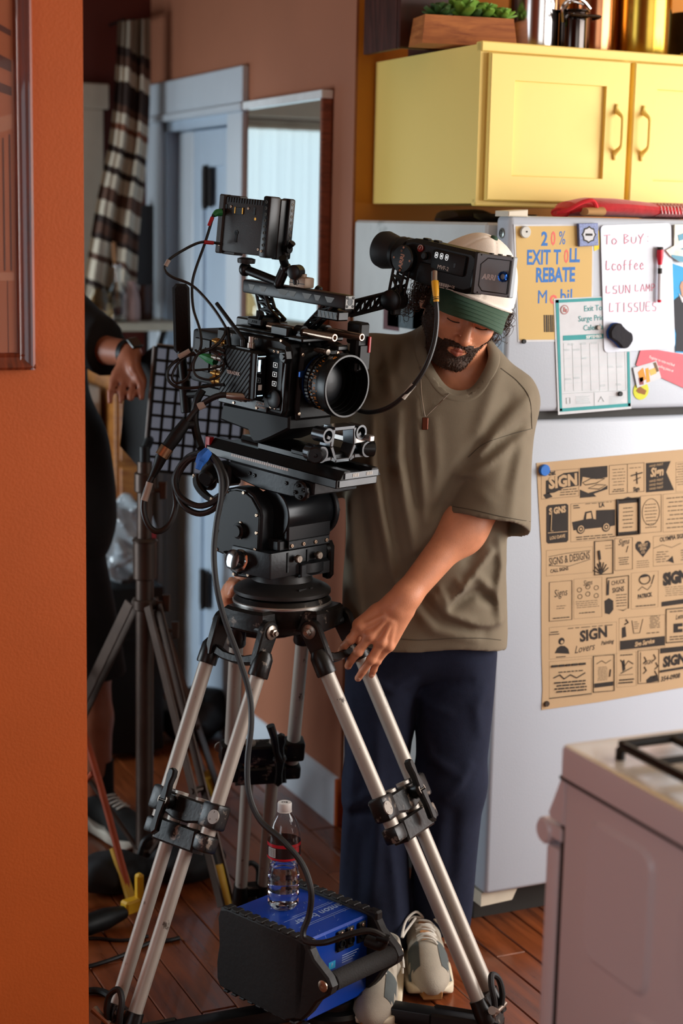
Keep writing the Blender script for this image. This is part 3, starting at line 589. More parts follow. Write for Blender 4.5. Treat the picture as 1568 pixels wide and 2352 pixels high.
# crown: a three-lobed casting under the bowl
b = MB(); b.lathe([(.03, .80), (.07, .806), (.096, .826), (.103, .850), (.104, .872), (.098, .881), (.09, .884), (.0, .884)], (O.x, O.y, 0), (0, 0, 1), 40)
legd = []
for F in FEET:
    r = VE((F.x-O.x, F.y-O.y, 0)).normalized(); t = Z_.cross(r); legd.append((r, t))
    A = frame(cr+r*.0+VE((0, 0, .80)), x=r, y=t)
    b.prism([(.05, -.062), (.118, -.056), (.124, -.03), (.124, .03), (.118, .056), (.05, .062)], .018, .066, A, .006)
b.build('crown', M_cast, tri)
b = MB(); b.lathe([(.104, .8645), (.1055, .866), (.1055, .870), (.104, .8715)], (O.x, O.y, 0), (0, 0, 1), 48, caps=False); b.build('bowl_rim', M_alu, tri)
LEGS = []
for i, (F, (r, t)) in enumerate(zip(FEET, legd)):
    top = cr+r*.112+VE((0, 0, .828)); ax = (F-top).normalized(); Ln = (F-top).length
    P = lambda f, o=0., n=0.: top+ax*(f*Ln)+t*o+nrm*n
    nrm = t.cross(ax); nrm = nrm if nrm.dot(r) > 0 else -nrm       # outward face of the leg
    LEGS.append((top, ax, Ln, t, nrm))
    FC = (.445, .455, .468)[i]
    leg = MB(); leg.cyl(P(.0, -.055), P(.0, .055), .011, n=14)
    leg = leg.build('leg', M_cast, tri, None)
    # hinge arms that straddle the crown and end in sockets, joined by a web
    b = MB()
    for sg in (-1, 1):
        A = frame(P(0, sg*.066), x=ax, y=nrm)
        b.prism([(-.024*math.cos(a), .024*math.sin(a)) for a in [R(-80+20*k) for k in range(9)]]+[(.058, .020), (.075, .017), (.078, -.016), (.05, -.02)], -.009, .009, A, .003)
        b.lathe([(.014, .0), (.0205, .012), (.0215, .05), (.0205, .053), (.016, .053)], P(.0, sg*.075)+ax*.042, ax, 20)
    b.prism([(.045, -.075), (.06, -.03), (.062, 0), (.06, .03), (.045, .075), (.068, .075), (.078, .03), (.08, 0), (.078, -.03), (.068, -.075)], -.011, .011, frame(P(0), x=ax, y=t), .003)
    b.build('hinge_yoke', M_cast, leg)
    b = MB()
    for sg in (-1, 1):
        b.lathe([(.0155, 0), (.0155, .003), (.012, .005), (.0, .005)], P(0, sg*.075), t*sg, 20); b.lathe([(.0085, 0), (.0085, .008), (.005, .009), (.005, .013), (0, .013)], P(0, sg*.079), t*sg, 6)
    b.build('hinge_bolt', M_bolt, leg)
    for sg in (-1, 1):
        b = MB(); b.cyl(P(0, sg*.075)+ax*.06, P(FC+.045, sg*.072), .0155, n=20); b.build('upper_tube', M_tube, leg)
        b = MB(); b.cyl(P(FC-.03, sg*.030), P(.965, sg*.027), .0145, n=20); b.build('lower_tube', M_tube, leg)
    # upper clamp casting
    A = frame(P(FC), x=t, y=-ax)
    b = MB(); b.b2((-.098, -.026, -.020), (-.05, .026, .020), .007, A, 2); b.b2((.05, -.026, -.020), (.098, .026, .020), .007, A, 2); b.prism([(-.06, -.02), (-.02, -.03), (.02, -.03), (.06, -.02), (.06, .02), (-.06, .02)], -.02, .019, A, .004)
    cl = b.build('leg_clamp', M_cast, leg)
    b = MB()
    b.b2((-.092, -.074, -.02), (-.05, -.040, .017), .006, A, 2); b.b2((.05, -.074, -.02), (.092, -.040, .017), .006, A, 2); b.prism([(-.06, -.082), (.06, -.082), (.055, -.036), (-.055, -.036)], -.022, .019, A, .004); 
    b.build('sleeve_clamp', M_cast, leg)
    zz = 1 if i < 2 else -1
    lx = -.034 if i != 0 else .02
    b = MB(); Lf = frame(P(FC, lx, .022*zz), x=t, z=nrm*zz)
    yv = -1 if (Lf.to_3x3() @ VE((0, 1, 0))).dot(ax) > 0 else 1
    b.lathe([(.014, 0), (.016, .004), (.016, .018), (.013, .022), (0, .022)], (0, 0, 0), (0, 0, 1), 20, M=Lf)
    b.prism([(-.011, 0), (-.007, yv*.035), (-.010, yv*.052), (-.008, yv*.064), (0, yv*.068), (.008, yv*.064), (.010, yv*.052), (.007, yv*.035), (.011, 0)], .010, .026, Lf, .003)
    b.prism([(-.011, 0), (-.008, -yv*.035), (-.010, -yv*.062), (0, -yv*.072), (.010, -yv*.062), (.008, -yv*.035), (.011, 0)], .012, .027, Lf, .003)
    if i == 2: b.tube([Lf @ VE((.0, 0, .02)), Lf @ VE((.012, yv*.03, .03)), Lf @ VE((.02, yv*.07, .034)), Lf @ VE((.03, yv*.10, .03))], [.009, .008, .009, .010], 10, 3)
    b.build('lever', M_blk, cl)
    b = MB(); b.lathe([(.0145, 0), (.0145, .003), (.0, .003)], P(FC, .092 if i else -.092, .020), nrm, 24)
    for k in range(3): a = R(120*k+20); b.lathe([(.0018, 0), (.0018, .0037), (0, .0037)], P(FC, .092 if i else -.092, .020)+t*.01*math.cos(a)+ax*.01*math.sin(a), nrm, 8)
    b.build('clamp_cap', pm('dull zinc cap', '8d857c', .55, .3), cl)
    b = MB(); b.lathe([(.0125, 0), (.0125, .002), (.0105, .002), (.0105, .001), (0, .001)], P(FC, lx, .022*zz)+nrm*zz*.0225, nrm*zz, 20); b.build('lever_boss', M_bolt, cl)
    # foot casting: two sockets, a web, wing screw, rubber tie-down loop, ball on a spike
    b = MB()
    for sg in (-1, 1): b.lathe([(.012, .0), (.0185, .004), (.0205, .03), (.0195, .05), (.0185, .052), (.0185, .0)], P(.955, sg*.027)+ax*-.012, ax*1, 18)
    b.prism([(-.03, -.012), (.03, -.012), (.034, .035), (.012, .06), (-.012, .06), (-.034, .035)], -.014, .014, frame(P(.955), x=t, y=ax), .004)
    b.lathe([(.017, 0), (.02, .01), (.012, .024), (.009, .03)], P(1.0)-ax*.022, ax, 16); b.cyl(P(1.0)-ax*.01, VE((F.x, F.y, .03)), .006, n=10)
    ft = b.build('foot', M_cast, leg)
    b = MB(); c0 = P(.955, .0, .016); b.tube([c0+ax*.03-t*.016, c0-t*.02+nrm*.016, c0-ax*.03-t*.018+nrm*.022, c0-ax*.046+nrm*.022, c0-ax*.03+t*.018+nrm*.022, c0+t*.02+nrm*.016, c0+ax*.03+t*.016], .0065, 9, 4); b.build('rubber_loop', M_rub, ft)
    b = MB(); c1 = P(.985, .0, .02); b.cyl(c1-t*.03, c1+t*.034, .0055, n=12, b=.001); b.tube([c1-t*.01, c1-t*.035+nrm*.012-ax*.01, c1-t*.05+nrm*.016-ax*.016], [.006, .007, .009], 10, 3); b.build('wing_screw', M_bolt, ft)
# ------------------------------------------------------------------ spreader on the floor
hub = onz(765, 2290, .04); hub.z = 0
sp = thing('tripod_spreader', 'black three-armed floor spreader holding the tripod feet', 'spreader', (hub.x, hub.y, 0))
M_spread = pm('chipped black spreader paint', '0d0c0d', .4, .1, var=.2, bump=.05, wear='9a8468', wearamt=.27, wscale=11)
b = MB(); b.lathe([(.075, .004), (.085, .01), (.085, .026), (.078, .034), (.062, .036), (.06, .05), (.05, .056), (0, .056)], hub, (0, 0, 1), 36); b.build('hub', M_spread, sp)
for F in FEET:
    d = VE((F.x-hub.x, F.y-hub.y, 0)); l = d.length; A = frame(hub, x=d, z=(0, 0, 1))
    b = MB(); b.b2((.04, -.021, .012), (l-.035, .021, .046), .004, A, 2); b.b2((l-.13, -.026, .006), (l+.02, -.014, .05), .005, A); b.b2((l-.13, .014, .006), (l+.02, .026, .05), .005, A); b.lathe([(.02, .0), (.026, .003), (.026, .03), (.018, .034), (0, .034)], A @ VE((l, 0, 0)), (0, 0, 1), 20); b.build('arm', M_spread, sp)
    b = MB(); b.lathe([(.03, 0), (.032, .004), (.03, .010), (0, .010)], A @ VE((l-.05, 0, 0)), (0, 0, 1), 20); b.build('rubber_pad', M_rub, sp)
# ------------------------------------------------------------------ fluid head
M_dark = pm('charcoal casting', '15171a', .42, .3, var=.12, bump=.08, bscale=120)
M_drum = pm('satin black drum', '121417', .28, .4, var=.06)
M_plate = pm('grey head base', '242221', .45, .3, var=.08, bump=.03)
M_scr = pm('bright steel screw', 'b9a28c', .3, .9)
M_chrome = pm('chrome', 'b8bec2', .12, 1.0)
def screws(b, pts, d, r=.0042, h=.003, M=None):
    for p in pts:
        d_ = VE(d); b.lathe([(r, 0), (r, h*.8), (r*.8, h), (r*.42, h), (r*.42, h*.3), (0, h*.3)], p, d_, 10, M=M)
hd_ = thing('fluid_head', 'heavy black fluid pan-tilt head on tripod bowl', 'fluid head', (O.x, O.y, .884))
b = MB(MH); b.lathe([(.10, -.013), (.1035, -.011), (.1035, -.004), (.098, .001), (.082, .008), (.066, .016), (.061, .03), (.06, .044), (0, .044)], (0, 0, 0), (0, 0, 1), 48); b.build('base', M_plate, hd_)
b = MB(MH); b.box((.082, -.02, .0075), (.002, .022, .004), .0, frame((0, 0, 0), x=(1, 0, 0), y=(0, 1, 0))); b.box((.0836, .004, .0075), (.002, .008, .005)); b.build('latch', M_blk, hd_)
b = MB(MH)
b.b2((-.055, -.098, .036), (.066, .068, .092), .004, seg=2); b.lathe([(.066, .034), (.07, .04), (.07, .06), (.05, .062)], (.012, .02, 0), (0, 0, 1), 32); b.prism([(.066, .03), (.077, .033), (.077, .058), (.066, .064)], -.02, .066, frame((0, 0, 0), x=(1, 0, 0), y=(0, 0, 1)) @ Matrix.Diagonal((1, 1, -1, 1)), .002)
b.b2((-.05, -.07, .09), (.06, .075, .115), .004)
b.build('housing', M_dark, hd_)
b = MB(MH); b.b2((.066, -.05, .094), (.0695, .07, .112), .001); b.b2((.066, -.052, .046), (.0685, -.048, .088)); b.b2((.066, .005, .05), (.0685, .009, .088)); b.build('front_plate', M_dark, hd_)
b = MB(MH); screws(b, [(.0695, v, .102) for v in (-.042, -.008, .027, .06)], (1, 0, 0)); b.build('screw', M_scr, hd_)
for v in (-.03, .03):
    b = MB(MH); b.lathe([(.004, 0), (.004, .008), (.0085, .008), (.0085, .014), (.007, .016), (0, .016)], (.067, v, .074), (1, 0, 0), 14); b.b2((.0825, v-.001, .067), (.0835, v+.001, .081)); b.build('thumb_screw', M_bolt, hd_)
b = MB(MH); b.lathe([(.05, -.056), (.0525, -.054), (.0525, .074), (.05, .078)], (.022, 0, .163), (0, 1, 0), 48); b.b2((.012, -.054, .11), (.070, .074, .16), .004); b.build('drum', M_drum, hd_)
pol = [(-.077, .209), (-.05, .216), (-.021, .216), (.004, .205), (.026, .18), (.030, .165), (.026, .092), (.016, .075), (-.007, .027), (-.056, .023), (-.073, .063), (-.112, .068), (-.112, .12), (-.108, .155), (-.1, .185)]
b = MB(MH); b.prism(pol, .052, .090, frame((0, 0, 0), x=(1, 0, 0), y=(0, 0, 1)), .004); ck = b.build('side_cheek', M_dark, hd_)
b = MB(MH); b.prism([(x*.93-.003, .12+(z-.12)*.93) for x, z in pol], .088, .0935, frame((0, 0, 0), x=(1, 0, 0), y=(0, 0, 1)), .0015); b.build('cover_plate', M_blk2, ck)
b = MB(MH); screws(b, [(x, -.0935, z) for x, z in ((-.073, .203), (-.022, .207), (.018, .165), (.018, .128), (.014, .092), (-.006, .035), (-.05, .03), (-.104, .075), (-.104, .115), (-.095, .17), (-.03, .142), (-.045, .128), (-.018, .125), (-.03, .111))], (0, -1, 0), .0036, .0025); b.build('screw', M_scr, ck)
b = MB(MH); b.lathe([(.017, 0), (.017, .010), (.012, .012), (.012, .016), (0, .016)], (-.03, -.0925, .126), (0, -1, 0), 20); b.build('boss', M_blk2, ck)
b = MB(MH); b.lathe([(.022, 0), (.024, .004), (.024, .012), (.0195, .014), (.0195, .024), (.021, .026), (.021, .034), (.012, .037), (0, .037)], (-.022, -.092, .062), (0, -1, .25), 24, flute=.02, nf=9); b.build('friction_knob', M_chrome, hd_, 'chrome knob')
b = MB(MH); b.prism([(-.03, 0), (-.008, .008), (.02, .004), (.032, -.012), (.01, -.02), (-.02, -.012)], 0, .014, frame((-.045, -.093, .062), x=(1, 0, -.6), y=(0, 0, 1), ), .002); b.build('lever', M_blk, hd_)
# far side: end cap, brake levers
b = MB(MH); b.lathe([(.056, .078), (.058, .08), (.058, .088), (.05, .094), (.03, .096), (0, .096)], (.022, 0, .163), (0, 1, 0), 40); screws(b, [(.022+.045*math.cos(a), .092, .163+.045*math.sin(a)) for a in [R(60*k) for k in range(6)]], (0, 1, 0), .006, .006)
b.prism([(-.06, 0), (-.06, .05), (.04, .07), (.05, .03), (.02, 0)], -.092, -.075, frame((0, 0, .04), x=(1, 0, 0), y=(0, 0, 1)), .003); b.build('end_cap', M_dark, hd_)
b = MB(MH); b.lathe([(.014, 0), (.014, .02), (.01, .022)], (.05, .07, .078), (0, 1, 0), 18); b.prism([(-.014, .018), (.006, .022), (.014, .01), (.013, -.052), (.004, -.062), (-.010, -.06), (-.014, -.03)], .0, .018, frame((.05, .095, .074), x=(1, 0, 0), y=(0, 0, 1)), .004); b.build('brake_lever', M_blk, hd_, 'black brake lever')
# tilting platform
b = MB(MC); b.prism([(-.12, .255), (.135, .255), (.135, .232), (.11, .222), (.07, .214), (-.02, .212), (-.10, .222), (-.125, .24)], -.062, .066, frame((0, 0, 0), x=(1, 0, 0), y=(0, 0, 1)) @ Matrix.Diagonal((1, 1, -1, 1)), .003); pf = b.build('tilt_platform', M_dark, hd_)
b = MB(MC); b.lathe([(.019, 0), (.0215, .002), (.0215, .008), (.017, .011), (0, .011)], (.105, -.062, .234), (0, -1, 0), 26, flute=.04, nf=14); screws(b, [(.105+.012*math.cos(a), -.0735, .234+.012*math.sin(a)) for a in [R(90*k+20) for k in range(4)]]+[(-.055, -.062, .24), (-.04, -.062, .238), (.055, -.062, .24)], (0, -1, 0), .0042, .003); b.build('rosette', M_blk, pf)
# pan-bar rosette at the back
b = MB(MC); b.lathe([(.03, 0), (.034, .004), (.034, .018), (.026, .024), (0, .024)], (-.155, -.07, .218), (-.5, -1, .1), 28, flute=.02, nf=20); b.b2((-.17, -.07, .20), (-.11, -.03, .245), .006); b.lathe([(.018, 0), (.018, .04), (.014, .045), (0, .045)], (-.14, -.085, .232), (.4, -1, -.3), 20); b.build('pan_bar_mount', M_blk2, hd_)
b = MB(MC); b.tube([(-.185, -.09, .212), (-.175, -.097, .196), (-.155, -.1, .182), (-.125, -.1, .174), (-.105, -.098, .186)], [.012, .011, .009, .007, .006], 10, 4); b.build('lever', M_blk, hd_)
b = MB(MC); screws(b, [(-.187, -.098, .212), (-.118, -.106, .176)], (-.2, -1, 0), .005, .004); b.build('screw', M_scr, hd_)
# ------------------------------------------------------------------ cinema camera on its dovetail
M_body = pm('matt black camera body', '070606', .5, .0, var=.2, spec=.35, scale=40, bump=.06, bscale=200)
M_lensb = pm('black lens barrel', '070707', .36, .2, var=.15)
M_copper_rod = pm('bronze-toned steel rod', 'a08a7a', .25, .9)  # even warm grey-brown metal colour
M_gold = pm('gold connector', 'b98a4a', .3, .9, var=.1); M_sil = pm('silver connector', 'a49a90', .3, .9, var=.1)
M_wtxt = pm('white print', 'cfc8c0', .6); M_otxt = pm('orange print', 'd8862a', .6)
MSIDE = frame((0, 0, 0), x=(1, 0, 0), z=(0, -1, 0))       # local x forward, y up, facing -v
def sidetext(b, s, size, u, v, w, **k): b.text(s, size, frame((u, v, w), x=(1, 0, 0), z=(0, -1, 0)), **k)
cc = thing('cinema_camera', 'black digital cinema camera with large lens, rods and top handle', 'camera', MC @ VE((0, 0, .255)))
# dovetail
b = MB(MC); b.b2((-.196, -.062, .255), (.196, .058, .274), .002); b.prism([(-.062, .274), (-.05, .292), (-.034, .292), (-.03, .283), (.026, .283), (.03, .292), (.046, .292), (.058, .274)], -.185, .205, frame((0, 0, 0), x=(0, 1, 0), y=(0, 0, 1)), .001); dv = b.build('dovetail_plate', M_blk, cc)
b = MB(MC); b.b2((.205, -.05, .276), (.208, .046, .288)); b.b2((.196, -.055, .258), (.1985, .052, .271)); b.build('end_plate', pm('grey metal', '6f7274', .35, .7), dv)
b = MB(MC); 
for k in range(26): u = -.115+.0067*k; b.b2((u, -.0625, .2655), (u+.0052, -.0622, .271))
b.b2((-.004, -.0625, .262), (-.003, -.0621, .274)); b.build('scale_tape', M_wtxt, dv, 'white measuring scale')
b = MB(MC); b.b2((-.198, -.063, .276), (-.186, -.05, .293)); b.b2((-.1975, -.0635, .256), (-.195, -.0615, .293)); b.build('end_mark', pm('red paint', 'b31a1a', .5), dv, 'red end mark')
b = MB(MC)
for v0, s in ((-.02, 'R'), (.02, 'A')):
    for k in range(6): b.b2((.2085, v0-.009+.003*k, .279), (.2089, v0-.0075+.003*k, .286))
b.build('lettering', M_wtxt, dv)
# bridge plate with 19 mm rod clamps
b = MB(MC); FR = frame((0, 0, 0), x=(0, 1, 0), y=(0, 0, 1))
b.b2((-.05, -.05, .292), (.10, .05, .306), .002); b.b2((.05, -.052, .30), (.135, .052, .312), .003)
def bar2(a, c, w_, u0, u1):
    a = VE(a); c = VE(c); d = (c-a).normalized(); n = VE((-d.y, d.x)); b.prism([a+n*w_, c+n*w_, c-n*w_, a-n*w_], u0, u1, FR, .0015)
b.build('bridge_plate', M_blk, cc)
b = MB(MC)
lo = [(-.062, .305), (-.034, .306), (-.02, .30), (.02, .30), (.034, .306), (.062, .305)]
hi = [(-.05, .352), (-.03, .366), (.03, .366), (.05, .352)]
for a, c in ((lo[0], lo[1]), (lo[1], lo[2]), (lo[2], lo[3]), (lo[3], lo[4]), (lo[4], lo[5]), (lo[2], (-.034, .33)), ((-.034, .33), (-.03, .366)), ((-.03, .366), (.03, .366)), ((.03, .366), (.034, .33)), ((.034, .33), lo[3]), ((-.034, .345), hi[0]), ((.034, .345), hi[3])): bar2(a, c, .0045, .118, .150)
for sg in (-1, 1): b.lathe([(.011, 0), (.0155, 0), (.0155, .034), (.011, .034), (.011, 0)], (.118, sg*.048, .354), (1, 0, 0), 22, caps=False); b.lathe([(.012, 0), (.0165, 0), (.0165, .04), (.012, .04), (.012, 0)], (.116, sg*.066, .318), (1, 0, 0), 22, caps=False)
b.build('rod_bracket', pm('polished black metal', '5d6063', .25, .95), cc, 'bright metal rod bracket')
for sg in (-1, 1):
    b = MB(MC); b.lathe([(.013, -.02), (.017, -.018), (.0175, 0), (.017, .012), (.014, .014), (0, .014)], (.148, sg*.074, .318), (.6, sg*1, 0), 24, flute=.02, nf=16); screws(b, [(.148+.009, sg*.074+sg*.0125, .318)], (.6, sg, 0), .004, .002); b.build('clamp_knob', M_blk, cc)
b = MB(MC); b.b2((.08, .03, .33), (.15, .07, .345), .003); b.b2((.13, .06, .335), (.165, .075, .348), .002); b.build('quick_release', M_alu, cc)
# shoulder wedge between body and bridge plate
b = MB(MC); b.prism([(-.158, .336), (-.152, .372), (.05, .378), (.052, .352), (.03, .34), (.0, .324), (-.03, .31), (-.05, .306), (-.06, .312), (-.07, .328)], -.062, .062, frame((0, 0, 0), x=(1, 0, 0), y=(0, 0, 1)) @ Matrix.Diagonal((1, 1, -1, 1)), .004); b.build('base_wedge', pm('black shoulder base', '080808', .55, spec=.3), cc)
# body
b = MB(MC); b.prism([(-.15, .378), (-.15, .53), (.02, .532), (.045, .524), (.054, .51), (.05, .39), (.044, .376)], -.072, .072, frame((0, 0, 0), x=(1, 0, 0), y=(0, 0, 1)) @ Matrix.Diagonal((1, 1, -1, 1)), .006)
b.prism([(-.05, .37), (.05, .37), (.055, .40), (.05, .515), (-.05, .52), (-.055, .40)], .05, .066, FR, .006)
body = b.build('body', M_body, cc)
b = MB(MC); b.b2((-.012, -.0775, .387), (.040, -.072, .512), .003); b.b2((-.15, -.077, .377), (.0, -.072, .40), .002); b.prism([(.043, .378), (.05, .39), (.052, .51), (.044, .52), (.046, .49), (.040, .44), (.045, .41)], .068, .080, frame((0, 0, 0), x=(1, 0, 0), y=(0, 0, 1)), .002); pn = b.build('side_panel', M_blk, body)
for w in (.479, .460, .441):
    b = MB(MC); b.b2((.0135, -.0792, w-.0045), (.0245, -.0772, w+.0045), .0009); q = b.build('button', M_blk2, body)
for w in (.479, .460, .441):
    b = MB(MC); P = [(.0135, -.0794, w-.0045), (.0245, -.0794, w-.0045), (.0245, -.0794, w+.0045), (.0135, -.0794, w+.0045)]; b.tube(P, .0005, 4, closed=True); b.b2((.018, -.0797, w-.002), (.0202, -.0793, w+.002)); b.build('lit_symbol', em('white symbol light', 'ffffff', .9), body)
b = MB(MC); b.ball((.0145, -.0785, .4215), .0028, 10, 6); b.build('status_light', em('green led', '30e070', 4.0), body, 'green status light')
b = MB(MC); b.ball((-.122, -.0815, .4145), .0022, 10, 6); b.build('status_light', em('blue led', '3a62ff', 5.0), body, 'blue status light')
b = MB(MC); screws(b, [(.012, -.0775, .506), (.024, -.0775, .506), (.012, -.0775, .392), (.024, -.0775, .392), (-.03, -.0775, .383), (-.1, -.0775, .383), (.03, -.0775, .53)], (0, -1, 0), .003, .0018); screws(b, [(.066, v, w) for v in (-.05, .05) for w in (.385, .505)], (1, 0, 0), .004, .002); b.build('screw', M_scr, body)
b = MB(MC); sidetext(b, 'CSA-1B', .0075, -.02, -.0776, .394); sidetext(b, 'Extension', .0075, -.02, -.0776, .387); sidetext(b, 'VF 2', .006, -.128, -.0726, .522); sidetext(b, 'VF 1', .006, -.05, -.0726, .523); b.build('lettering', M_wtxt, body)
b = MB(MC); b.lathe([(.017, 0), (.019, .003), (.019, .006), (.013, .008), (0, .008)], (.024, -.0775, .41), (0, -1, 0), 24); b.lathe([(.008, 0), (.008, .002), (0, .002)], (.066, -.0, .5), (1, 0, 0), 16); b.build('dial', M_blk, body)
# bay of accessories above the lens
b = MB(MC); b.prism([(.04, .51), (.058, .512), (.062, .498), (.058, .488), (.046, .49)], .074, .092, frame((0, 0, 0), x=(1, 0, 0), y=(0, 0, 1)), .002); b.lathe([(.006, 0), (.006, .004), (0, .004)], (.052, -.092, .501), (0, -1, 0), 12); b.tube([(.06, -.04+.012*math.cos(k*.9), .525+.0001*k) for k in range(2)], .004, 6); b.build('lens_lock', M_blk, cc)
# lens
lens = MB(MC); prof = [(.046, .05), (.052, .056), (.052, .070), (.047, .072), (.047, .078), (.0545, .080), (.0545, .094), (.053, .095), (.053, .103), (.0585, .105), (.0600, .108), (.0600, .118), (.0595, .1185), (.0595, .122), (.0632, .124), (.0645, .127), (.0645, .146), (.0630, .148), (.0598, .148), (.0592, .1465)]
LC = (0, 0, .451)
lens.lathe([(r, z) for r, z in prof], LC, (1, 0, 0), 64, caps=False); ln = lens.build('lens', M_lensb, cc, 'black prime lens', ang=24)
b = MB(MC); b.lathe([(.0555, .098), (.0575, .0985), (.0575, .1035), (.0555, .104)], LC, (1, 0, 0), 96, caps=False, flute=.014, nf=48); b.lathe([(.0555, .081), (.0568, .082), (.0568, .09), (.0555, .091)], LC, (1, 0, 0), 96, caps=False, flute=.014, nf=48); b.build('gear_ring', M_blk, ln)
b = MB(MC); b.lathe([(.0475, .0705), (.0525, .0708), (.0525, .0745), (.0475, .0748)], LC, (1, 0, 0), 48, caps=False); b.b2((.068, -.062, .46), (.076, -.048, .474), .002); b.build('mount_ring', pm('blue anodised ring', '173f78', .3, .7), ln, 'blue mount ring')
b = MB(MC); b.lathe([(.0594, .1475), (.0585, .143), (.0575, .134), (.0560, .1335), (.0545, .122), (.0532, .1215), (.052, .110), (.0505, .1095), (.0475, .097), (.0415, .0955)], LC, (1, 0, 0), 64, caps=False); b.build('inner_barrel', pm('matt black lens inside', '040404', .8, spec=.1), ln)
gl = MB(MC); gl.lathe([(.0415, .095), (.036, .0985), (.027, .1015), (.015, .1035), (.0005, .104)], LC, (1, 0, 0), 48, caps=False)
mg = pm('coated front glass', '101114', .42, 0, spec=.5); gl.build('front_element', mg, ln)
b = MB(MC); b.lathe([(.0598, .1475), (.0632, .1478), (.0634, .1486), (.0598, .1486)], LC, (1, 0, 0), 64, caps=False); b.build('front_rim', pm('worn black metal', '4a4a4a', .45, .6), ln, 'worn front rim')
def ringtext(b, s, ang, x, size, r):
    a = R(ang); n = VE((0, math.cos(a), math.sin(a))); t = VE((0, -math.sin(a), math.cos(a)))
    b.text(s, size, frame(VE((x, 0, .451))+n*r, x=t, z=n) if False else frame(VE((x, 0, .451))+n*r, x=-t, z=n) , .0002)
b = MB(MC)
for ang, s in ((128, '9'), (140, '5'), (152, '4'), (164, '31'), (176, '3'), (186, '26'), (196, '3'), (206, '18'), (216, '3'), (228, '5'), (240, '3')): ringtext(b, s, ang, .1135, .0075, .0602)
for ang, s in ((160, '2'), (172, '4'), (184, '5'), (196, '8'), (208, '11')): ringtext(b, s, ang, .0995, .006, .0580)
ringtext(b, '40', 118, .137, .010, .0647); ringtext(b, 'ft', 190, .121, .006, .0602)
for ang in range(120, 246, 6): 
    a = R(ang); n = VE((0, math.cos(a), math.sin(a))); F_ = frame(VE((.108, 0, .451))+n*.0601, x=(1, 0, 0), z=n); b.b2((-.0012, -.0003, 0), (.0012, .0003, .0002), M=F_)
b.build('scale_marking', M_otxt, ln)
# top plate, cheese plate, rods
b = MB(MC); b.b2((-.135, -.055, .532), (.06, .055, .541), .002); b.b2((-.125, -.07, .53), (.0, -.055, .536), .002); b.b2((-.02, -.062, .536), (.03, -.045, .556), .003); b.b2((-.15, -.04, .535), (-.10, .02, .556), .003); b.b2((.03, -.06, .53), (.072, .06, .54), .003); tp = b.build('top_plate', M_blk, cc)
b = MB(MC); b.b2((-.105, -.05, .545), (-.06, -.01, .562), .003); b.cyl((-.09, -.03, .56), (-.09, -.03, .575), .006, n=10); b.cyl((-.07, -.045, .56), (-.05, -.06, .575), .005, n=8); sidetext(b, 'ARRI', .008, -.082, -.0505, .553); b.build('handle_adapter', M_blk2, tp)
for v, u0, u1 in ((-.034, -.055, .137), (.034, .02, .147)):
    b = MB(MC); b.lathe([(.0072, 0), (.0082, .001), (.0082, u1-u0-.001), (.0072, u1-u0), (.005, u1-u0), (.0045, u1-u0-.01), (0, u1-u0-.01)], (u0, v, .5485), (1, 0, 0), 20); b.build('rod', M_copper_rod, cc)
b = MB(MC); 
for v in (-.034, .034): b.lathe([(.0082, 0), (.0125, 0), (.0125, .02), (.0082, .02), (.0082, 0)], (.03, v, .5485), (1, 0, 0), 20, caps=False); b.b2((.03, v-.011, .532), (.05, v+.011, .545), .002)
b.b2((.032, -.034, .54), (.048, .034, .552), .003); b.cyl((.052, -.052, .54), (.052, -.030, .54), .007, n=12); b.build('rod_clamp', M_blk, cc)
# top handle: bar with milled pockets on lattice struts
b = MB(MC); b.b2((-.164, -.0135, .604), (.138, .0135, .632), .004, seg=2); hn = b.build('top_handle', M_blk, cc)
b = MB(MC)
for u, w_ in ((-.135, .010), (-.1, .012), (-.04, .018), (-.012, .012), (.03, .014), (.06, .010), (.095, .014)): b.prism([(u-w_, .624), (u+w_, .624), (u+w_*.4, .613), (u-w_*.4, .613)], .0136, .0139, frame((0, 0, 0), x=(1, 0, 0), y=(0, 0, 1)))
b.build('milled_pocket', pm('bare milled metal', '4a4845', .45, .6), hn)
b = MB(MC); b.b2((.1378, -.0125, .605), (.1392, .0125, .631), .0005); b.build('end_face', pm('pale machined metal', '74726f', .45, .4), hn, 'pale machined end face')
b = MB(MC); b.lathe([(.0075, 0), (.0075, .0006), (.0055, .0006), (.0055, .0002), (0, .0002)], (.1392, 0, .619), (1, 0, 0), 20); screws(b, [(.1392, v, w) for v in (-.008, .008) for w in (.610, .627)], (1, 0, 0), .003, .001); b.build('rosette', M_blk, hn)
def lattice(b, top0, top1, bot0, bot1, n, v, r=.0035):
    t0, t1, b0, b1 = VE(top0), VE(top1), VE(bot0), VE(bot1)
    def A(f): return t0.lerp(b0, f)
    def B(f): return t1.lerp(b1, f)
    P = lambda q, vv: VE((q.x, vv, q.y))
    for vv in (v-.008, v+.008):
        b.tube([P(A(0), vv), P(A(1), vv)], r, 6); b.tube([P(B(0), vv), P(B(1), vv)], r, 6)
        for k in range(n):
            f0, f1 = k/n, (k+1)/n; b.tube([P(A(f0), vv), P(B(f1), vv)], r*.8, 6); b.tube([P(B(f1), vv), P(A(f1), vv)], r*.8, 6)
    b.tube([P(A(.5), v-.008), P(A(.5), v+.008)], r, 6); b.tube([P(B(.5), v-.008), P(B(.5), v+.008)], r, 6)
b = MB(MC); lattice(b, (-.125, .606), (-.098, .606), (-.112, .575), (-.084, .58), 2, 0); lattice(b, (-.112, .575), (-.084, .58), (-.085, .545), (-.05, .56), 2, 0); b.b2((-.095, -.012, .54), (-.045, .012, .556), .002); b.build('handle_strut', M_blk, hn)
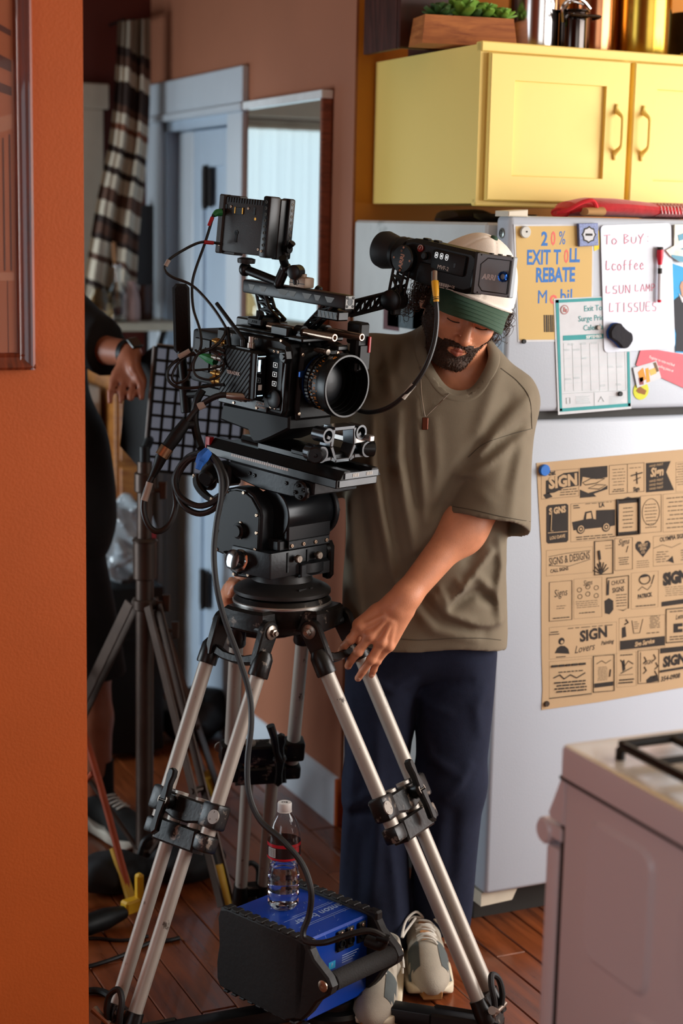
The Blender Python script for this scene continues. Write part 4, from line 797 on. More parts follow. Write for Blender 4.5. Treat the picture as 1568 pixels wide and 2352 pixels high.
b = MB(MC); lattice(b, (.10, .606), (.075, .606), (.03, .545), (.01, .545), 5, 0); b.b2((.0, -.012, .54), (.035, .012, .551), .002); b.build('handle_strut', M_blk, hn)
# rear: battery plate, connectors
b = MB(MC); b.b2((-.262, -.06, .405), (-.176, .06, .517), .006, seg=2); b.b2((-.176, -.068, .40), (-.15, .068, .53), .004); b.b2((-.24, -.05, .40), (-.16, .05, .375), .004); b.b2((-.25,-.063,.43),(-.20,-.058,.5),.002); b.build('battery_mount', M_body, cc)
for w, mt in ((.508, M_gold), (.496, M_sil), (.474, M_sil), (.452, M_sil), (.441, M_gold), (.4265, M_gold)):
    b = MB(MC); r_ = .0062 if w != .4265 else .009
    b.lathe([(r_*.8, 0), (r_*.8, .006), (r_, .006), (r_, .012), (r_*.85, .013), (r_*.85, .02), (r_*1.05, .02), (r_*1.05, .028), (r_*.6, .029), (r_*.6, .036)], (-.112, -.098, w), (-1, -.12, .0), 16, flute=.015, nf=10); b.build('connector', mt, cc)
b = MB(MC); b.lathe([(.007, 0), (.007, .012), (.0085, .012), (.0085, .03), (.007, .031), (.007, .05), (.0055, .051), (.0055, .06)], (-.055, -.085, .398), (-1, -.1, .06), 18, flute=.02, nf=14); b.build('connector', M_sil, cc)
b = MB(MC); b.b2((-.15, -.078, .40), (-.13, -.072, .515), .002); b.build('connector_panel', M_blk2, cc)
b = MB(MC); b.lathe([(.009, 0), (.009, .016), (.007, .02), (.0, .02)], (-.122, -.085, .474), (-1, -.2, 0), 12); b.build('cable_boot', pm('red boot', 'b3161c', .5), cc, 'red cable boot')
b = MB(MC); b.tube([(-.155, -.085, .462), (-.175, -.088, .466), (-.2, -.09, .470)], [.010, .010, .004], 10, 3); b.build('cable_boot', pm('green boot', '1d7a3c', .5), cc, 'green cable boot')
# small parts beside the lens
b = MB(MC); b.b2((.11, .035, .475), (.135, .075, .545), .004); b.b2((.095, .04, .53), (.135, .07, .575), .004); b.b2((.136, .04, .48), (.139, .07, .53), .001); b.build('lens_motor', M_blk2, cc)
b = MB(MC); b.b2((.1365, .062, .515), (.142, .068, .548), .001); b.build('record_tally', pm('red indicator', 'a81518', .4), cc)
b = MB(MC)
for k in range(9): b.lathe([(.005, 0), (.005, .0012)], (.075+.0026*k, -.02, .515), (1, 0, 0), 12)
b.cyl((.07, -.02, .515), (.102, -.02, .515), .0035, n=10); b.lathe([(.006, 0), (.006, .008), (0, .008)], (.1, -.02, .515), (1, 0, 0), 12); b.build('spring_plunger', M_bolt, cc)
b = MB(MC); b.tube([(.06, .01, .52), (.075, .02, .528), (.10, .03, .52), (.12, .03, .505)], .006, 8, 4); b.b2((.09, -.0, .518), (.115, .03, .528), .002); b.build('motor_bracket', M_blk, cc)
# ---------------------------------------------------------------- wireless transmitter
wt = thing('wireless_transmitter', 'small ridged black wireless video transmitter with display, on the camera side', 'transmitter', MC @ VE((-.06, -.092, .405)))
b = MB(MC); b.b2((-.112, -.112, .404), (-.018, -.080, .503), .003); b.b2((-.018, -.111, .404), (-.005, -.081, .502), .003); b.build('body', M_blk2, wt)
b = MB(MC)
for k in range(16): # diagonal cooling ridges
    c = -.112-.075+.0105*k; P = []
    u0, w0 = c, .406; u1, w1 = c+.075, .501
    if u0 < -.110: f = (-.110-u0)/(u1-u0); w0 += (w1-w0)*f; u0 = -.110
    if u1 > -.021: f = (-.021-u0)/(u1-u0); w1 = w0+(w1-w0)*f; u1 = -.021
    if u1-u0 > .004: b.tube([(u0, -.112, w0), (u1, -.112, w1)], .0014, 5)
b.build('ridge', M_blk2, wt)
b = MB(MC); sidetext(b, 'TERADEK', .0095, -.068, -.1136, .452, off=.0002); b.build('lettering', M_wtxt, wt)
MF = frame((0, 0, 0), x=(0, 1, 0), z=(1, 0, 0))
b = MB(MC); b.b2((-.0049, -.108, .41), (-.0042, -.084, .498)); b.build('display', pm('black glass display', '08090b', .08, spec=.8), wt)
b = MB(MC); b.b2((-.0042, -.1045, .463), (-.0036, -.0985, .487)); b.b2((-.0042, -.108, .4935), (-.0038, -.085, .4945)); b.b2((-.0042, -.103, .413), (-.0038, -.088, .4145)); b.build('lit_bar', em('pale blue display light', 'bfe6ff', 2.2), wt)
b = MB(MC); 
for k in range(5): b.b2((-.0042, -.1085, .464+.0022*k), (-.0038, -.1062, .4652+.0022*k))
b.text('TERADEK', .0042, frame((-.0042, -.095, .492), x=(0, 1, 0), z=(1, 0, 0)), .0002)
b.b2((-.0042, -.1015, .425), (-.0038, -.0915, .436)); b.build('display_print', M_wtxt, wt)
b = MB(MC); b.cyl((-.10, -.098, .5), (-.112, -.098, .54), .005, n=10); b.cyl((-.06, -.096, .502), (-.062, -.096, .522), .0075, n=12, b=.001); b.b2((-.075, -.105, .5), (-.03, -.088, .508), .002); b.build('antenna_socket', M_blk, wt)
b = MB(MC); b.cyl((-.038, -.096, .502), (-.038, -.096, .518), .008, n=12, b=.001); b.lathe([(.006,0),(.006,.012),(0,.012)], (-.038,-.096,.518), (0,0,1), 12); b.build('antenna_nut', M_sil, wt)
b = MB(MC); b.cyl((-.06, -.096, .52), (-.145, -.10, .585), .0048, .0042, n=10); b.build('whip_antenna', M_blk2, wt)
# ---------------------------------------------------------------- flat paddle antenna
pa = thing('paddle_antenna', 'flat upright black foam-covered paddle antenna behind the camera', 'antenna', MC @ VE((-.31, -.05, .34)))
PF = frame(MC @ VE((-.312, -.05, .535)), x=VE((.96, -.28, 0)), y=VE((-.02, .0, 1)))
b = MB(PF); b.prism([(-.020, .062), (-.013, .071), (.010, .071), (.017, .063), (.021, -.072), (.015, -.078), (-.010, -.078), (-.016, -.072)], -.009, .009, None, .005); b.build('paddle', pm('black foam', '0f0d0d', .85, bump=.3, bscale=300), pa)
b = MB(MC); b.cyl((-.308, -.05, .466), (-.292, -.05, .40), .010, n=14); b.cyl((-.292, -.05, .40), (-.278, -.05, .33), .013, n=14, b=.002); b.tube([(-.285, -.05, .37), (-.255, -.045, .375), (-.23, -.04, .385)], .009, 10, 3); b.build('stem', M_blk2, pa)
# ---------------------------------------------------------------- field monitor on an arm
M_scrn = pm('dark textured plastic', '2a2522', .55, bump=.15, bscale=500)
mo = thing('field_monitor', 'black caged field monitor seen from the back, on articulated arm above camera', 'monitor', MC @ VE((-.0, 0, .632)))
MM = MC @ frame((-.155, -.03, .742), x=VE((1, .03, .005)), z=VE((.06, -1, 0.05)))    # x along the back, y up, z out of the back
b = MB(MM); b.b2((-.068, -.056, -.042), (.062, .058, 0), .004, seg=2); b.b2((-.073, -.061, -.018), (-.055, .062, .004), .003); b.b2((-.06, .05, -.03), (-.02, .0615, -.004), .002); b.b2((-.06, -.0615, -.03), (-.02, -.05, -.004), .002); body_m = b.build('body', M_scrn, mo)
b = MB(MM); b.b2((.062, -.058, -.02), (.084, .067, .012), .004, seg=2); b.b2((.066, -.06, -.045), (.082, .064, -.02), .003); b.b2((.064, -.058, -.058), (.09, .066, -.040), .004, seg=2); b.build('cage', M_blk, mo)
b = MB(MM)
for k in range(9): b.lathe([(.0033, 0), (.0036, .0008), (.0022, .0008), (.0022, .0001), (0, .0001)], (.0735, -.045+.0125*k, .012), (0, 0, 1), 10); b.lathe([(.0033, 0), (.0036, .0008), (.0022, .0008), (.0022, .0001), (0, .0001)], (.09, -.045+.0125*k, -.049), (1, 0, 0), 10)
b.build('threaded_hole', pm('dark thread', '3c3732', .4, .8), mo)
b = MB(MM)
for k in range(14): b.b2((-.05+.0075*k, .047, -.001), (-.0465+.0075*k, .057, .0012))
b.b2((-.032, .023, 0), (-.002, .038, .0012), .0004); b.b2((-.02, -.034, 0), (-.013, -.012, .001), .0004); b.lathe([(.0055, 0), (.0055, .001), (0, .001)], (-.0165, -.014, 0), (0, 0, 1), 14)
for x in (-.052, .03): b.b2((x-.003, .026, 0), (x+.003, .042, .001), .0004)
b.build('battery_slot', M_blk2, body_m)
b = MB(MM); b.b2((-.026, .025, .001), (-.0235, .038, .0022)); b.b2((-.004, .025, .001), (-.0015, .038, .0022)); b.lathe([(.003, 0), (.003, .0006), (0, .0006)], (.034, .018, 0), (0, 0, 1), 12); b.build('contact', pm('gold contact', 'e0a24a', .3, .9), body_m, 'gold battery contacts')
b = MB(MM); screws(b, [(-.06, -.043, .003), (.05, -.043, 0), (-.038, .038, 0), (.012, .038, 0), (.07, -.045, .012)], (0, 0, 1), .0028, .0018); b.build('screw', M_scr, body_m)
b = MB(MM); b.tube([(.084, -.036, -.046), (.094, -.032, -.045), (.104, -.022, -.044)], [.004, .005, .007], 8, 3); b.cyl((.085, -.036, -.046), (.096, -.036, -.046), .009, n=14); b.build('tightening_lever', M_blk, mo)
b = MB(MC); b.lathe([(.018, 0), (.019, .004), (.019, .009), (.012, .011)], (-.138, -.03, .668), (0, 0, 1), 22); b.cyl((-.138, -.03, .65), (-.138, -.03, .668), .0075, n=12); b.build('foot_plate', M_plate, mo)
b = MB(MC); b.ball((-.14, -.03, .655), (.0135, .0135, .015), 14, 8); b.cyl((-.139, -.03, .655), (-.05, -.02, .638), .0095, .0095, n=14); b.ball((-.048, -.02, .636), (.011, .011, .012), 14, 8); b.cyl((-.048, -.02, .636), (-.038, -.015, .665), .011, n=14); b.ball((-.036, -.014, .668), .0125, 14, 8); b.cyl((-.036, -.014, .662), (-.012, -.01, .664), .009, n=12); b.lathe([(.013, -.012), (.015, -.01), (.015, .012), (.011, .014), (0, .014)], (-.008, -.01, .663), (.3, -1, 0), 20); b.cyl((-.036, -.014, .67), (-.03, -.03, .69), .009, n=12); b.cyl((-.008, -.01, .65), (-.008, -.006, .635), .0075, n=12); b.build('arm', M_blk, mo)
M_tan = pm('sand coloured anodised clamp', '8e7a68', .5, .3)
b = MB(MC); b.b2((-.024, -.014, .6325), (.022, .014, .654), .003, seg=2); b.cyl((.0, 0, .654), (.0, 0, .660), .009, n=14); cl_ = b.build('shoe_clamp', M_tan, mo, 'sand coloured clamp block')
b = MB(MC); b.b2((-.023, -.0144, .6405), (.022, -.0139, .6418)); 
for k, (u, w) in enumerate(((-.006, .643), (.0, .643))): b.tube([(u+.0045*math.cos(a), -.0144, w+.0055*math.sin(a)) for a in [R(36*i) for i in range(10)]], .0006, 4, closed=True)
b.build('engraving', M_blk2, cl_)
# ---------------------------------------------------------------- viewfinder
ev = thing('viewfinder', 'long black electronic viewfinder with eyecup and flip-out screen', 'viewfinder', MC @ VE((.1, .21, .66)))
MCV = MC @ Matrix.Translation((.030, -.035, .003))
ME = MCV @ frame((.09, .215, .702), x=VE((1, .0, -.075)), z=VE((0, -1, .05)))      # x along the finder, y up, z towards the near side
b = MB(ME); 
b.lathe([(.030, .04), (.036, .02), (.040, .0), (.0375, -.012), (.031, -.018), (.027, -.012), (.026, .0)], (-.088, .002, -.03), (1, 0, .0), 36, caps=False)
b.build('eyecup', M_rub, ev)
b = MB(ME); b.lathe([(.027, 0), (.034, .002), (.036, .012), (.034, .014), (.034, .022), (.0365, .024), (.0365, .036), (.033, .038), (.033, .05)], (-.055, .002, -.03), (1, 0, 0), 40, flute=.006, nf=36); b.build('diopter_ring', M_blk2, ev)
b = MB(ME); b.prism([(-.02, -.036), (-.015, .034), (.01, .042), (.17, .042), (.19, .03), (.195, .0), (.185, -.036), (.165, -.044), (.03, -.044)], -.062, 0, None, .008); b.b2((.07, -.012, -.004), (.16, .03, .006), .006, seg=2); b.b2((.035, -.045, -.02), (.09, .0, .006), .008, seg=2); bd = b.build('body', M_body, ev)
b = MB(ME); b.lathe([(.0275, 0), (.0285, .002), (.0285, .014), (.0265, .017), (0, .017)], (.0, -.004, -.002), (0, 0, 1), 44); b.build('pivot_cover', M_blk, ev)
b = MB(ME); b.text('ARRI', .014, frame((.0005, -.008, .0152), x=(.05, 1, 0), z=(0, 0, 1)), .0003, .0004); b.tube([(-.004+.0018*math.cos(R(40*k)), .0125+.0018*math.sin(R(40*k)), .0154) for k in range(9)], .0004, 4, closed=True); screws(b, [(0, .02, .015), (-.022, -.004, .015), (.022, -.004, .015), (0, -.027, .015)], (0, 0, 1), .0022, .0008); b.build('lettering', pm('copper print', 'c9957a', .5), ev)
b = MB(ME); b.text('MVF-2', .0115, frame((.106, -.003, .0062), x=(1, -.03, 0), z=(0, 0, 1)), .0003); 
for k in range(16): b.b2((.092+.002*k, -.040, .0005), (.092+.002*k+(.0006 if k % 3 else .0013), -.033, .0009))
b.b2((.092, -.043, .0005), (.114, -.0418, .0009)); b.text('CE', .007, frame((.136, -.036, .0007), x=(1, 0, 0), z=(0, 0, 1)), .0003); b.text('UK', .005, frame((.127, -.036, .0007), x=(1, 0, 0), z=(0, 0, 1)), .0003); b.b2((.118, -.043, .0005), (.138, -.0418, .0009)); b.build('lettering', M_wtxt, bd)
for x in (.083, .097, .111):
    b = MB(ME); b.tube([VE((x+.0035*sx_, .0195+.0055*sy_, .0063)) for sx_, sy_ in ((-.6, -1), (.6, -1), (1, -.6), (1, .6), (.6, 1), (-.6, 1), (-1, .6), (-1, -.6))], .0006, 5, closed=True); b.b2((x-.0012, .017, .0062), (x+.0012, .022, .0066)); b.build('lit_button', em('white symbol light', 'ffffff', .9), bd)
b = MB(ME); b.lathe([(.007, 0), (.0075, .001), (.0075, .004), (0, .004)], (.034, .024, -.0015), (0, .3, 1), 20); b.build('record_button', pm('dark red button', '7a1a1a', .4), bd, 'round dark red button')
b = MB(ME); b.tube([(.034+.0066*math.cos(R(30*k)), .0253+.0063*math.sin(R(30*k)), .0027) for k in range(12)], .0006, 5, closed=True); b.text('EXP', .004, frame((.034, .0253, .003), x=(.5, 1, 0), z=(0, 0, 1)), .0003); b.build('button_ring', M_wtxt, bd)
b = MB(ME); b.lathe([(.008, 0), (.008, .006), (.006, .008)], (.05, .012, .0), (0, 0, 1), 16); b.b2((.02, .041, -.03), (.035, .046, -.015), .002); b.b2((.045, .041, -.035), (.06, .046, -.02), .002); b.b2((.132, .002, .0055), (.138, .012, .0066), .0005); b.build('knob', M_blk, bd)
b = MB(ME); b.b2((.178, -.03, -.03), (.206, .010, .004), .004, seg=2); b.build('screen_hinge', M_blk, ev)
M_grey = pm('light grey machined metal', '878d91', .5, .1, var=.05, scale=18)
b = MB(ME @ frame((.236, .006, .0), x=VE((1, .075, .0)), z=VE((.12, 0, 1)))); b.b2((-.044, -.040, -.012), (.041, .040, .004), .002); sf = b.build('screen_back', M_grey, ev, 'light grey back of flip-out screen')
MS = ME @ frame((.236, .006, .0), x=VE((1, .075, .0)), z=VE((.12, 0, 1)))
b = MB(MS); b.b2((-.052, -.042, -.018), (-.040, .042, .0012), .002); 
for k in range(3): b.b2((-.02+.02*k, .040, -.009), (-.012+.02*k, .0425, .0), .001)
P = [(-.024, -.033, .0042), (-.033, -.023, .0042), (-.033, .019, .0042), (-.018, .032, .0042), (.034, .032, .0042), (.034, -.033, .0042)]
b.tube(P, .0011, 5, closed=True); b.tube([(.035, -.033, .0044), (.035, .032, .0044)], .002, 5); screws(b, [(x, y, .004) for x in (-.034, .038) for y in (-.037, .037)], (0, 0, 1), .0016, .0006); b.build('screen_trim', M_blk, sf)
b = MB(MS); b.text('ARRI', .0145, frame((-.011, -.005, .0041), x=(1, 0, 0), z=(0, 0, 1)), .0004, .0006, shear=.15); b.tube([(.0095+.0014*math.cos(R(40*k)), -.0005+.0018*math.sin(R(40*k)), .0044) for k in range(9)], .0004, 4, closed=True); b.build('lettering', pm('pale silver print', 'd5d8da', .4, .3), sf)
b = MB(MS); b.lathe([(.005, .001), (.0098, .0), (.0107, .003), (.0098, .0075), (.0068, .0085), (.0055, .006)], (.0235, .0, .004), (0, 0, 1), 36, caps=False, flute=.05, nf=12); b.build('dial', pm('blue anodised aluminium', '1f4f9a', .25, .9), sf, 'blue knurled dial')
b = MB(MS); b.lathe([(.0054, 0), (.0054, .0045), (0, .0045)], (.0235, 0, .004), (0, 0, 1), 24); b.build('dial_centre', M_grey, sf)
# bracket arms of the viewfinder
b = MB(MCV)
def strut(p, q, r=.003): b.tube([p, q], r, 6)
for dv_ in (-.0, .016):
    a0, a1, c0, c1 = VE((.078, .19+dv_, .68)), VE((.108, .19+dv_, .675)), VE((.075, .185+dv_, .632)), VE((.102, .185+dv_, .622))
    strut(a0, c0); strut(a1, c1); strut(a0.lerp(c0, .3), a1.lerp(c1, .3)); strut(a0.lerp(c0, .35), a1.lerp(c1, .85)); strut(c0, a1.lerp(c1, .3)*.0+a1.lerp(c1, .5))
b.lathe([(.019, -.022), (.0215, -.02), (.0215, -.008), (.019, -.007), (.0215, -.006), (.0215, .012), (.019, .014), (.0215, .016), (.0215, .022), (.018, .024)], (.088, .19, .615), (.25, -1, 0), 30)
b.b2((.088, .178, .585), (.10, .2, .60), .002)
for dv_ in (-.0, .018):
    q0, q1, s0, s1 = VE((.075, .175+dv_, .628)), VE((.072, .175+dv_, .60)), VE((.005, .13+dv_*1.0, .60)), VE((.005, .13+dv_, .572))
    strut(q0, s0, .0032); strut(q1, s1, .0032)
    for k in range(4): strut(q0.lerp(s0, k/4), q1.lerp(s1, (k+1)/4), .0026); strut(q0.lerp(s0, (k+1)/4), q1.lerp(s1, (k+1)/4), .0022)
b.build('bracket_arm', M_blk, ev)
b = MB(MCV); b.lathe([(.016, -.014), (.019, -.012), (.019, .012), (.016, .014)], (-.0, .128, .588), (0, 1, 0), 24); b.cyl((-.015, .12, .605), (-.045, .105, .618), .005, n=10); b.lathe([(.009, 0), (.0105, .002), (.0105, .01), (.008, .012)], (-.045, .105, .618), (-1, -.4, .35), 14, flute=.06, nf=8); b.b2((-.03, .10, .602), (-.008, .125, .618), .003); b.M = MC; b.b2((.06, -.012, .578), (.12, .02, .598), .003); b.cyl((.10, .0, .588), (.03, .093, .591), .0085, n=14); b.build('bracket_clamp', M_blk, ev)
b = MB(MC)
for k in range(5): b.prism([(.066+.011*k, .582), (.074+.011*k, .582), (.070+.011*k, .594)], .0121, .0126, frame((0, 0, 0), x=(1, 0, 0), y=(0, 0, 1)))
b.build('milled_pocket', pm('bare milled metal', '4a4845', .45, .6), ev)
# ------------------------------------------------------------------ the man with the cap
M0 = VE((1.655, 3.17, 0)); mr_ = VE((.9088, -.4172, 0)); md_ = VE((.4172, .9088, 0))
MP = frame(M0, x=mr_, y=md_)                      # local: x image right, y away from the camera, z up
MPi = MP.inverted()
def mp(px, py, b):
    d = ray(px, py); s = ((M0-CAM).dot(md_)+b)/d.dot(md_); return MPi @ (CAM+d*s)
M_skin = pm('warm tanned skin', 'd08c68', .44, var=.09, scale=45, bump=.12, bscale=420, sub=.12, wear='a0583e', wearamt=.34, wscale=18)
M_tee = pm('olive taupe cotton', '746957', .88, var=.05, scale=18, bump=.12, bscale=500, sheen=.06, spec=.3)
M_navy = pm('navy cotton twill', '1b2032', .9, var=.12, scale=60, bump=.15, bscale=500, spec=.25)
M_hair = pm('dark brown hair', '3a2415', .45, var=.3, scale=60)
M_beard = pm('dark brown beard', '3a2618', .75, var=.5, scale=200, bump=.5, bscale=500)
M_capw = pm('off white cotton', 'e6dbcd', .85, var=.04, scale=20, bump=.15, bscale=500)
M_green = pm('bottle green cotton', '2f4a38', .8, var=.08, scale=60, bump=.2, bscale=600)
person = None
# head frame: x to the subject's left, y face forward, z crown
RHO, PHI, PSI = R(19), R(20), R(11)
_U = VE((math.sin(RHO)*math.cos(PHI), -math.sin(PHI), math.cos(RHO)*math.cos(PHI)))
_X = VE((math.cos(RHO), 0, -math.sin(RHO)))
_F = _X.cross(_U)
HF_ = (_F*math.cos(PSI)+_X*math.sin(PSI)).normalized(); HX = HF_.cross(_U).normalized(); HU = HX.cross(HF_)
HC = VE((.068, -.058, 1.499)); MHD = frame(HC, x=HX, y=HF_)
def to_head(X, Y, Z):
    x, y, z = X-HC.x, Y-HC.y, Z-HC.z
    return (HX.x*x+HX.y*y+HX.z*z, HF_.x*x+HF_.y*y+HF_.z*z, HU.x*x+HU.y*y+HU.z*z)
def face_sdf(x, y, z):
    ax = np.abs(x)
    d = sd_ell(x, y, z, (0, -.012, .022), (.076, .097, .094))
    d = smin(d, sd_ell(x, y, z, (0, .028, -.035), (.060, .062, .075)), .03)
    d = smin(d, sd_cone(ax, y, z, (.050, .0, -.052), (.012, .066, -.100), .022, .020), .022)
    d = smin(d, sd_ell(x, y, z, (0, .072, -.102), (.022, .018, .017)), .016)
    d = smin(d, sd_ell(ax, y, z, (.043, .056, -.028), (.022, .022, .020)), .022)
    d = smin(d, sd_cone(ax, y, z, (.010, .083, .014), (.046, .066, .012), .011, .010), .014)
    d = smax(d, -sd_ell(ax, y, z, (.031, .100, -.005), (.018, .018, .012)), .014)
    d = smin(d, sd_ell(ax, y, z, (.031, .072, -.006), (.0145, .0125, .0125)), .004)
    d = smax(d, -sd_cone(ax, y, z, (.019, .0855, -.0105), (.043, .079, -.0105), .0012, .0010), .002)
    d = smin(d, sd_cone(x, y, z, (0, .087, .008), (0, .110, -.032), .0075, .0105), .012)
    d = smin(d, sd_ell(x, y, z, (0, .112, -.037), (.0115, .011, .0095)), .006)
    d = smin(d, sd_ell(ax, y, z, (.0125, .098, -.041), (.0078, .011, .0072)), .006)
    d = smax(d, -sd_ell(ax, y, z, (.006, .104, -.0485), (.0034, .005, .003)), .002)
    d = smin(d, sd_ell(x, y, z, (0, .076, -.064), (.027, .017, .018)), .012)
    d = smin(d, sd_cone(ax, y, z, (.0, .092, -.0655), (.021, .079, -.0695), .0042, .002), .004)
    d = smin(d, sd_cone(ax, y, z, (.0, .090, -.0765), (.018, .079, -.0725), .0058, .003), .004)
    d = smax(d, -sd_cone(ax, y, z, (.0, .0975, -.0705), (.022, .0815, -.0712), .0014, .0008), .002)
    d = smin(d, smax(sd_ell(ax, y, z, (.080, -.012, -.012), (.010, .019, .031)), -sd_ell(ax, y, z, (.090, -.008, -.01), (.006, .011, .020)), .004), .006)
    return d
def body_head(X, Y, Z):
    x, y, z = to_head(X, Y, Z); d = face_sdf(x, y, z)
    n0 = HC-HU*.055-HF_*.028
    d = smin(d, sd_cone(X, Y, Z, (n0.x, n0.y, n0.z), (.050, .012, 1.33), .054, .058), .03)
    d = smin(d, sd_ell(X, Y, Z, (.050, .0, 1.275), (.15, .085, .075)), .045)
    d = smin(d, sd_cone(X, Y, Z, (.055, .015, 1.335), (.145, .012, 1.325), .05, .036), .03); d = smin(d, sd_cone(X, Y, Z, (.085, .0, 1.36), (.075, -.01, 1.42), .046, .042), .03); d = smin(d, sd_cone(X, Y, Z, (.045, .018, 1.345), (-.075, .03, 1.375), .05, .034), .03)
    ad = HC-HU*.10+HF_*.035
    d = smin(d, sd_ell(X, Y, Z, (ad.x, ad.y, ad.z-.012), (.012, .012, .014)), .02)
    return d
hb = sdf_mb(body_head, (-.12, -.225, 1.225), (.225, .11, 1.64), .0026, 1)
# forearm and hand gripping the tripod tube
WR = mp(909, 1396, -.205)
MCP = [mp(826, 1438, -.205), mp(849, 1460, -.215), mp(876, 1475, -.214), mp(893, 1484, -.203)]
PIP = [mp(806, 1468, -.203), mp(823, 1496, -.210), mp(852, 1514, -.206), mp(866, 1518, -.196)]
DIP = [mp(790, 1483, -.190), mp(806, 1516, -.190), mp(833, 1541, -.190), mp(858, 1538, -.186)]
TIP = [mp(783, 1496, -.170), mp(799, 1530, -.172), mp(822, 1558, -.178), mp(853, 1551, -.178)]
FR_ = [(.0105, .0098, .0085, .0078), (.0108, .010, .0086, .008), (.0103, .0095, .0083, .0077), (.009, .0082, .0072, .0066)]
ELB = (.150, -.075, 1.115)
def hand_sdf(X, Y, Z):
    d = sd_cone(X, Y, Z, ELB, (WR.x+.02, WR.y+.008, WR.z+.022), .047, .0285)
    mid = VE(ELB)*.62+WR*.38
    d = smin(d, sd_ell(X, Y, Z, (mid.x+.012, mid.y, mid.z+.008), (.044, .036, .055)), .04)
    d = smin(d, sd_cone(X, Y, Z, (WR.x+.02, WR.y+.008, WR.z+.022), tuple(WR), .0285, .0275), .02)
    for i, k in enumerate((.0165, .0165, .0155, .014)):
        w = WR+(MCP[i]-MCP[1])*.45; d = smin(d, sd_cone(X, Y, Z, (w.x, w.y+.005, w.z), (MCP[i].x, MCP[i].y+.006, MCP[i].z), .019, k), .014)
    for i in range(4):
        r = FR_[i]; f = sd_cone(X, Y, Z, MCP[i], PIP[i], r[0], r[1]); f = smin(f, sd_cone(X, Y, Z, PIP[i], DIP[i], r[1]*.97, r[2]), .004); f = smin(f, sd_cone(X, Y, Z, DIP[i], TIP[i], r[2], r[3]), .004)
        f = smin(f, sd_ell(X, Y, Z, (PIP[i].x, PIP[i].y-.002, PIP[i].z), (r[1]*1.05,)*3), .004)
        d = smin(d, f, .006)
        d = smin(d, sd_ell(X, Y, Z, (MCP[i].x, MCP[i].y-.006, MCP[i].z+.002), (.009, .009, .009)), .008)
        # tendons on the back of the hand
        w = WR.lerp(MCP[i], .35); d = smin(d, sd_cone(X, Y, Z, (w.x, w.y-.017, w.z), (MCP[i].x, MCP[i].y-.011, MCP[i].z), .003, .0035), .008)
    t0, t1, t2 = WR.lerp(MCP[0], .45)+VE((-.006, .018, .004)), mp(818, 1452, -.165), mp(826, 1488, -.135)
    d = smin(d, sd_cone(X, Y, Z, t0, t1, .0165, .0115), .012); d = smin(d, sd_cone(X, Y, Z, t1, t2, .0115, .0085), .006)
    return d
ab = sdf_mb(hand_sdf, (-.205, -.265, .70), (.21, -.02, 1.17), .0027, 1)
hb.add(ab.v, ab.f)
# the other arm, behind the camera, with fingers over the tripod crown
E2 = (-.245, .055, 1.12); W2 = mp(545, 1372, .015)
def arm2(X, Y, Z):
    d = sd_cone(X, Y, Z, (-.13, .04, 1.34), E2, .055, .045); d = smin(d, sd_cone(X, Y, Z, E2, tuple(W2), .045, .028), .02)
    kn = [mp(526, 1352, -.01), mp(522, 1362, -.03), mp(522, 1374, -.035), mp(524, 1386, -.03)]
    tp_ = [mp(548, 1338, -.075), mp(541, 1343, -.09), mp(536, 1352, -.09), mp(530, 1366, -.085)]
    for i in range(4):
        d = smin(d, sd_cone(X, Y, Z, tuple(W2), kn[i], .022, .015), .012)
        md2 = (kn[i]+tp_[i])*.5+VE((-.004, -.0, .010)); d = smin(d, smin(sd_cone(X, Y, Z, kn[i], md2, .0105, .0095), sd_cone(X, Y, Z, md2, tp_[i], .0095, .008), .004), .005)
    a = mp(522, 1394, -.03); e = mp(546, 1417, -.075); d = smin(d, smin(sd_cone(X, Y, Z, tuple(W2), a, .02, .014), sd_cone(X, Y, Z, a, e, .0135, .0095), .006), .01)
    return d
ab = sdf_mb(arm2, (-.50, -.115, .74), (-.06, .12, 1.42), .0045, 1); hb.add(ab.v, ab.f)
# trunk and legs under the clothes
def trunk(X, Y, Z):
    d = sd_ell(X, Y, Z, (.03, .0, 1.16), (.15, .095, .19)); d = smin(d, sd_ell(X, Y, Z, (.005, .0, .87), (.135, .08, .17)), .08)
    d = smin(d, sd_cone(X, Y, Z, (.05, 0, 1.31), (.185, -.005, 1.29), .05, .05), .04); d = smin(d, sd_cone(X, Y, Z, (.185, -.005, 1.29), ELB, .052, .047), .03); d = smin(d, sd_cone(X, Y, Z, (.04, .01, 1.33), (-.13, .04, 1.34), .05, .05), .04)
    for hx, kx, fx_, fy_ in ((-.085, -.09, -.062, .02), (.085, .075, .025, .05)):
        d = smin(d, smin(sd_cone(X, Y, Z, (hx, 0, .72), (kx, -.01, .43), .066, .052), sd_cone(X, Y, Z, (kx, -.01, .43), (fx_, fy_, .06), .054, .036), .03), .04)
    return d
ab = sdf_mb(trunk, (-.21, -.14, .03), (.27, .14, 1.42), .012, 1); hb.add(ab.v, ab.f)
hb.v = [tuple(MP @ VE(v)) for v in hb.v]
person = solo(hb, 'person', M_skin, 'bearded man in olive t-shirt, green-brimmed cap and navy trousers, stooping and gripping tripod leg', 'person', (M0.x, M0.y, 0), ang=180)
# fingernails
b = MB(MP)
for i in range(4):
    ax_ = (TIP[i]-DIP[i]).normalized(); n = VE((.15, -1, .25)); n = (n-ax_*n.dot(ax_)).normalized(); c = DIP[i].lerp(TIP[i], .85)+n*(FR_[i][3]*.93)
    b.ball((0, 0, 0), (FR_[i][3]*.62, .006, .0012), 12, 6, M=frame(c, y=ax_, z=n))
b.build('fingernail', pm('fingernail', 'cf9c84', .3), person, kind='stuff')
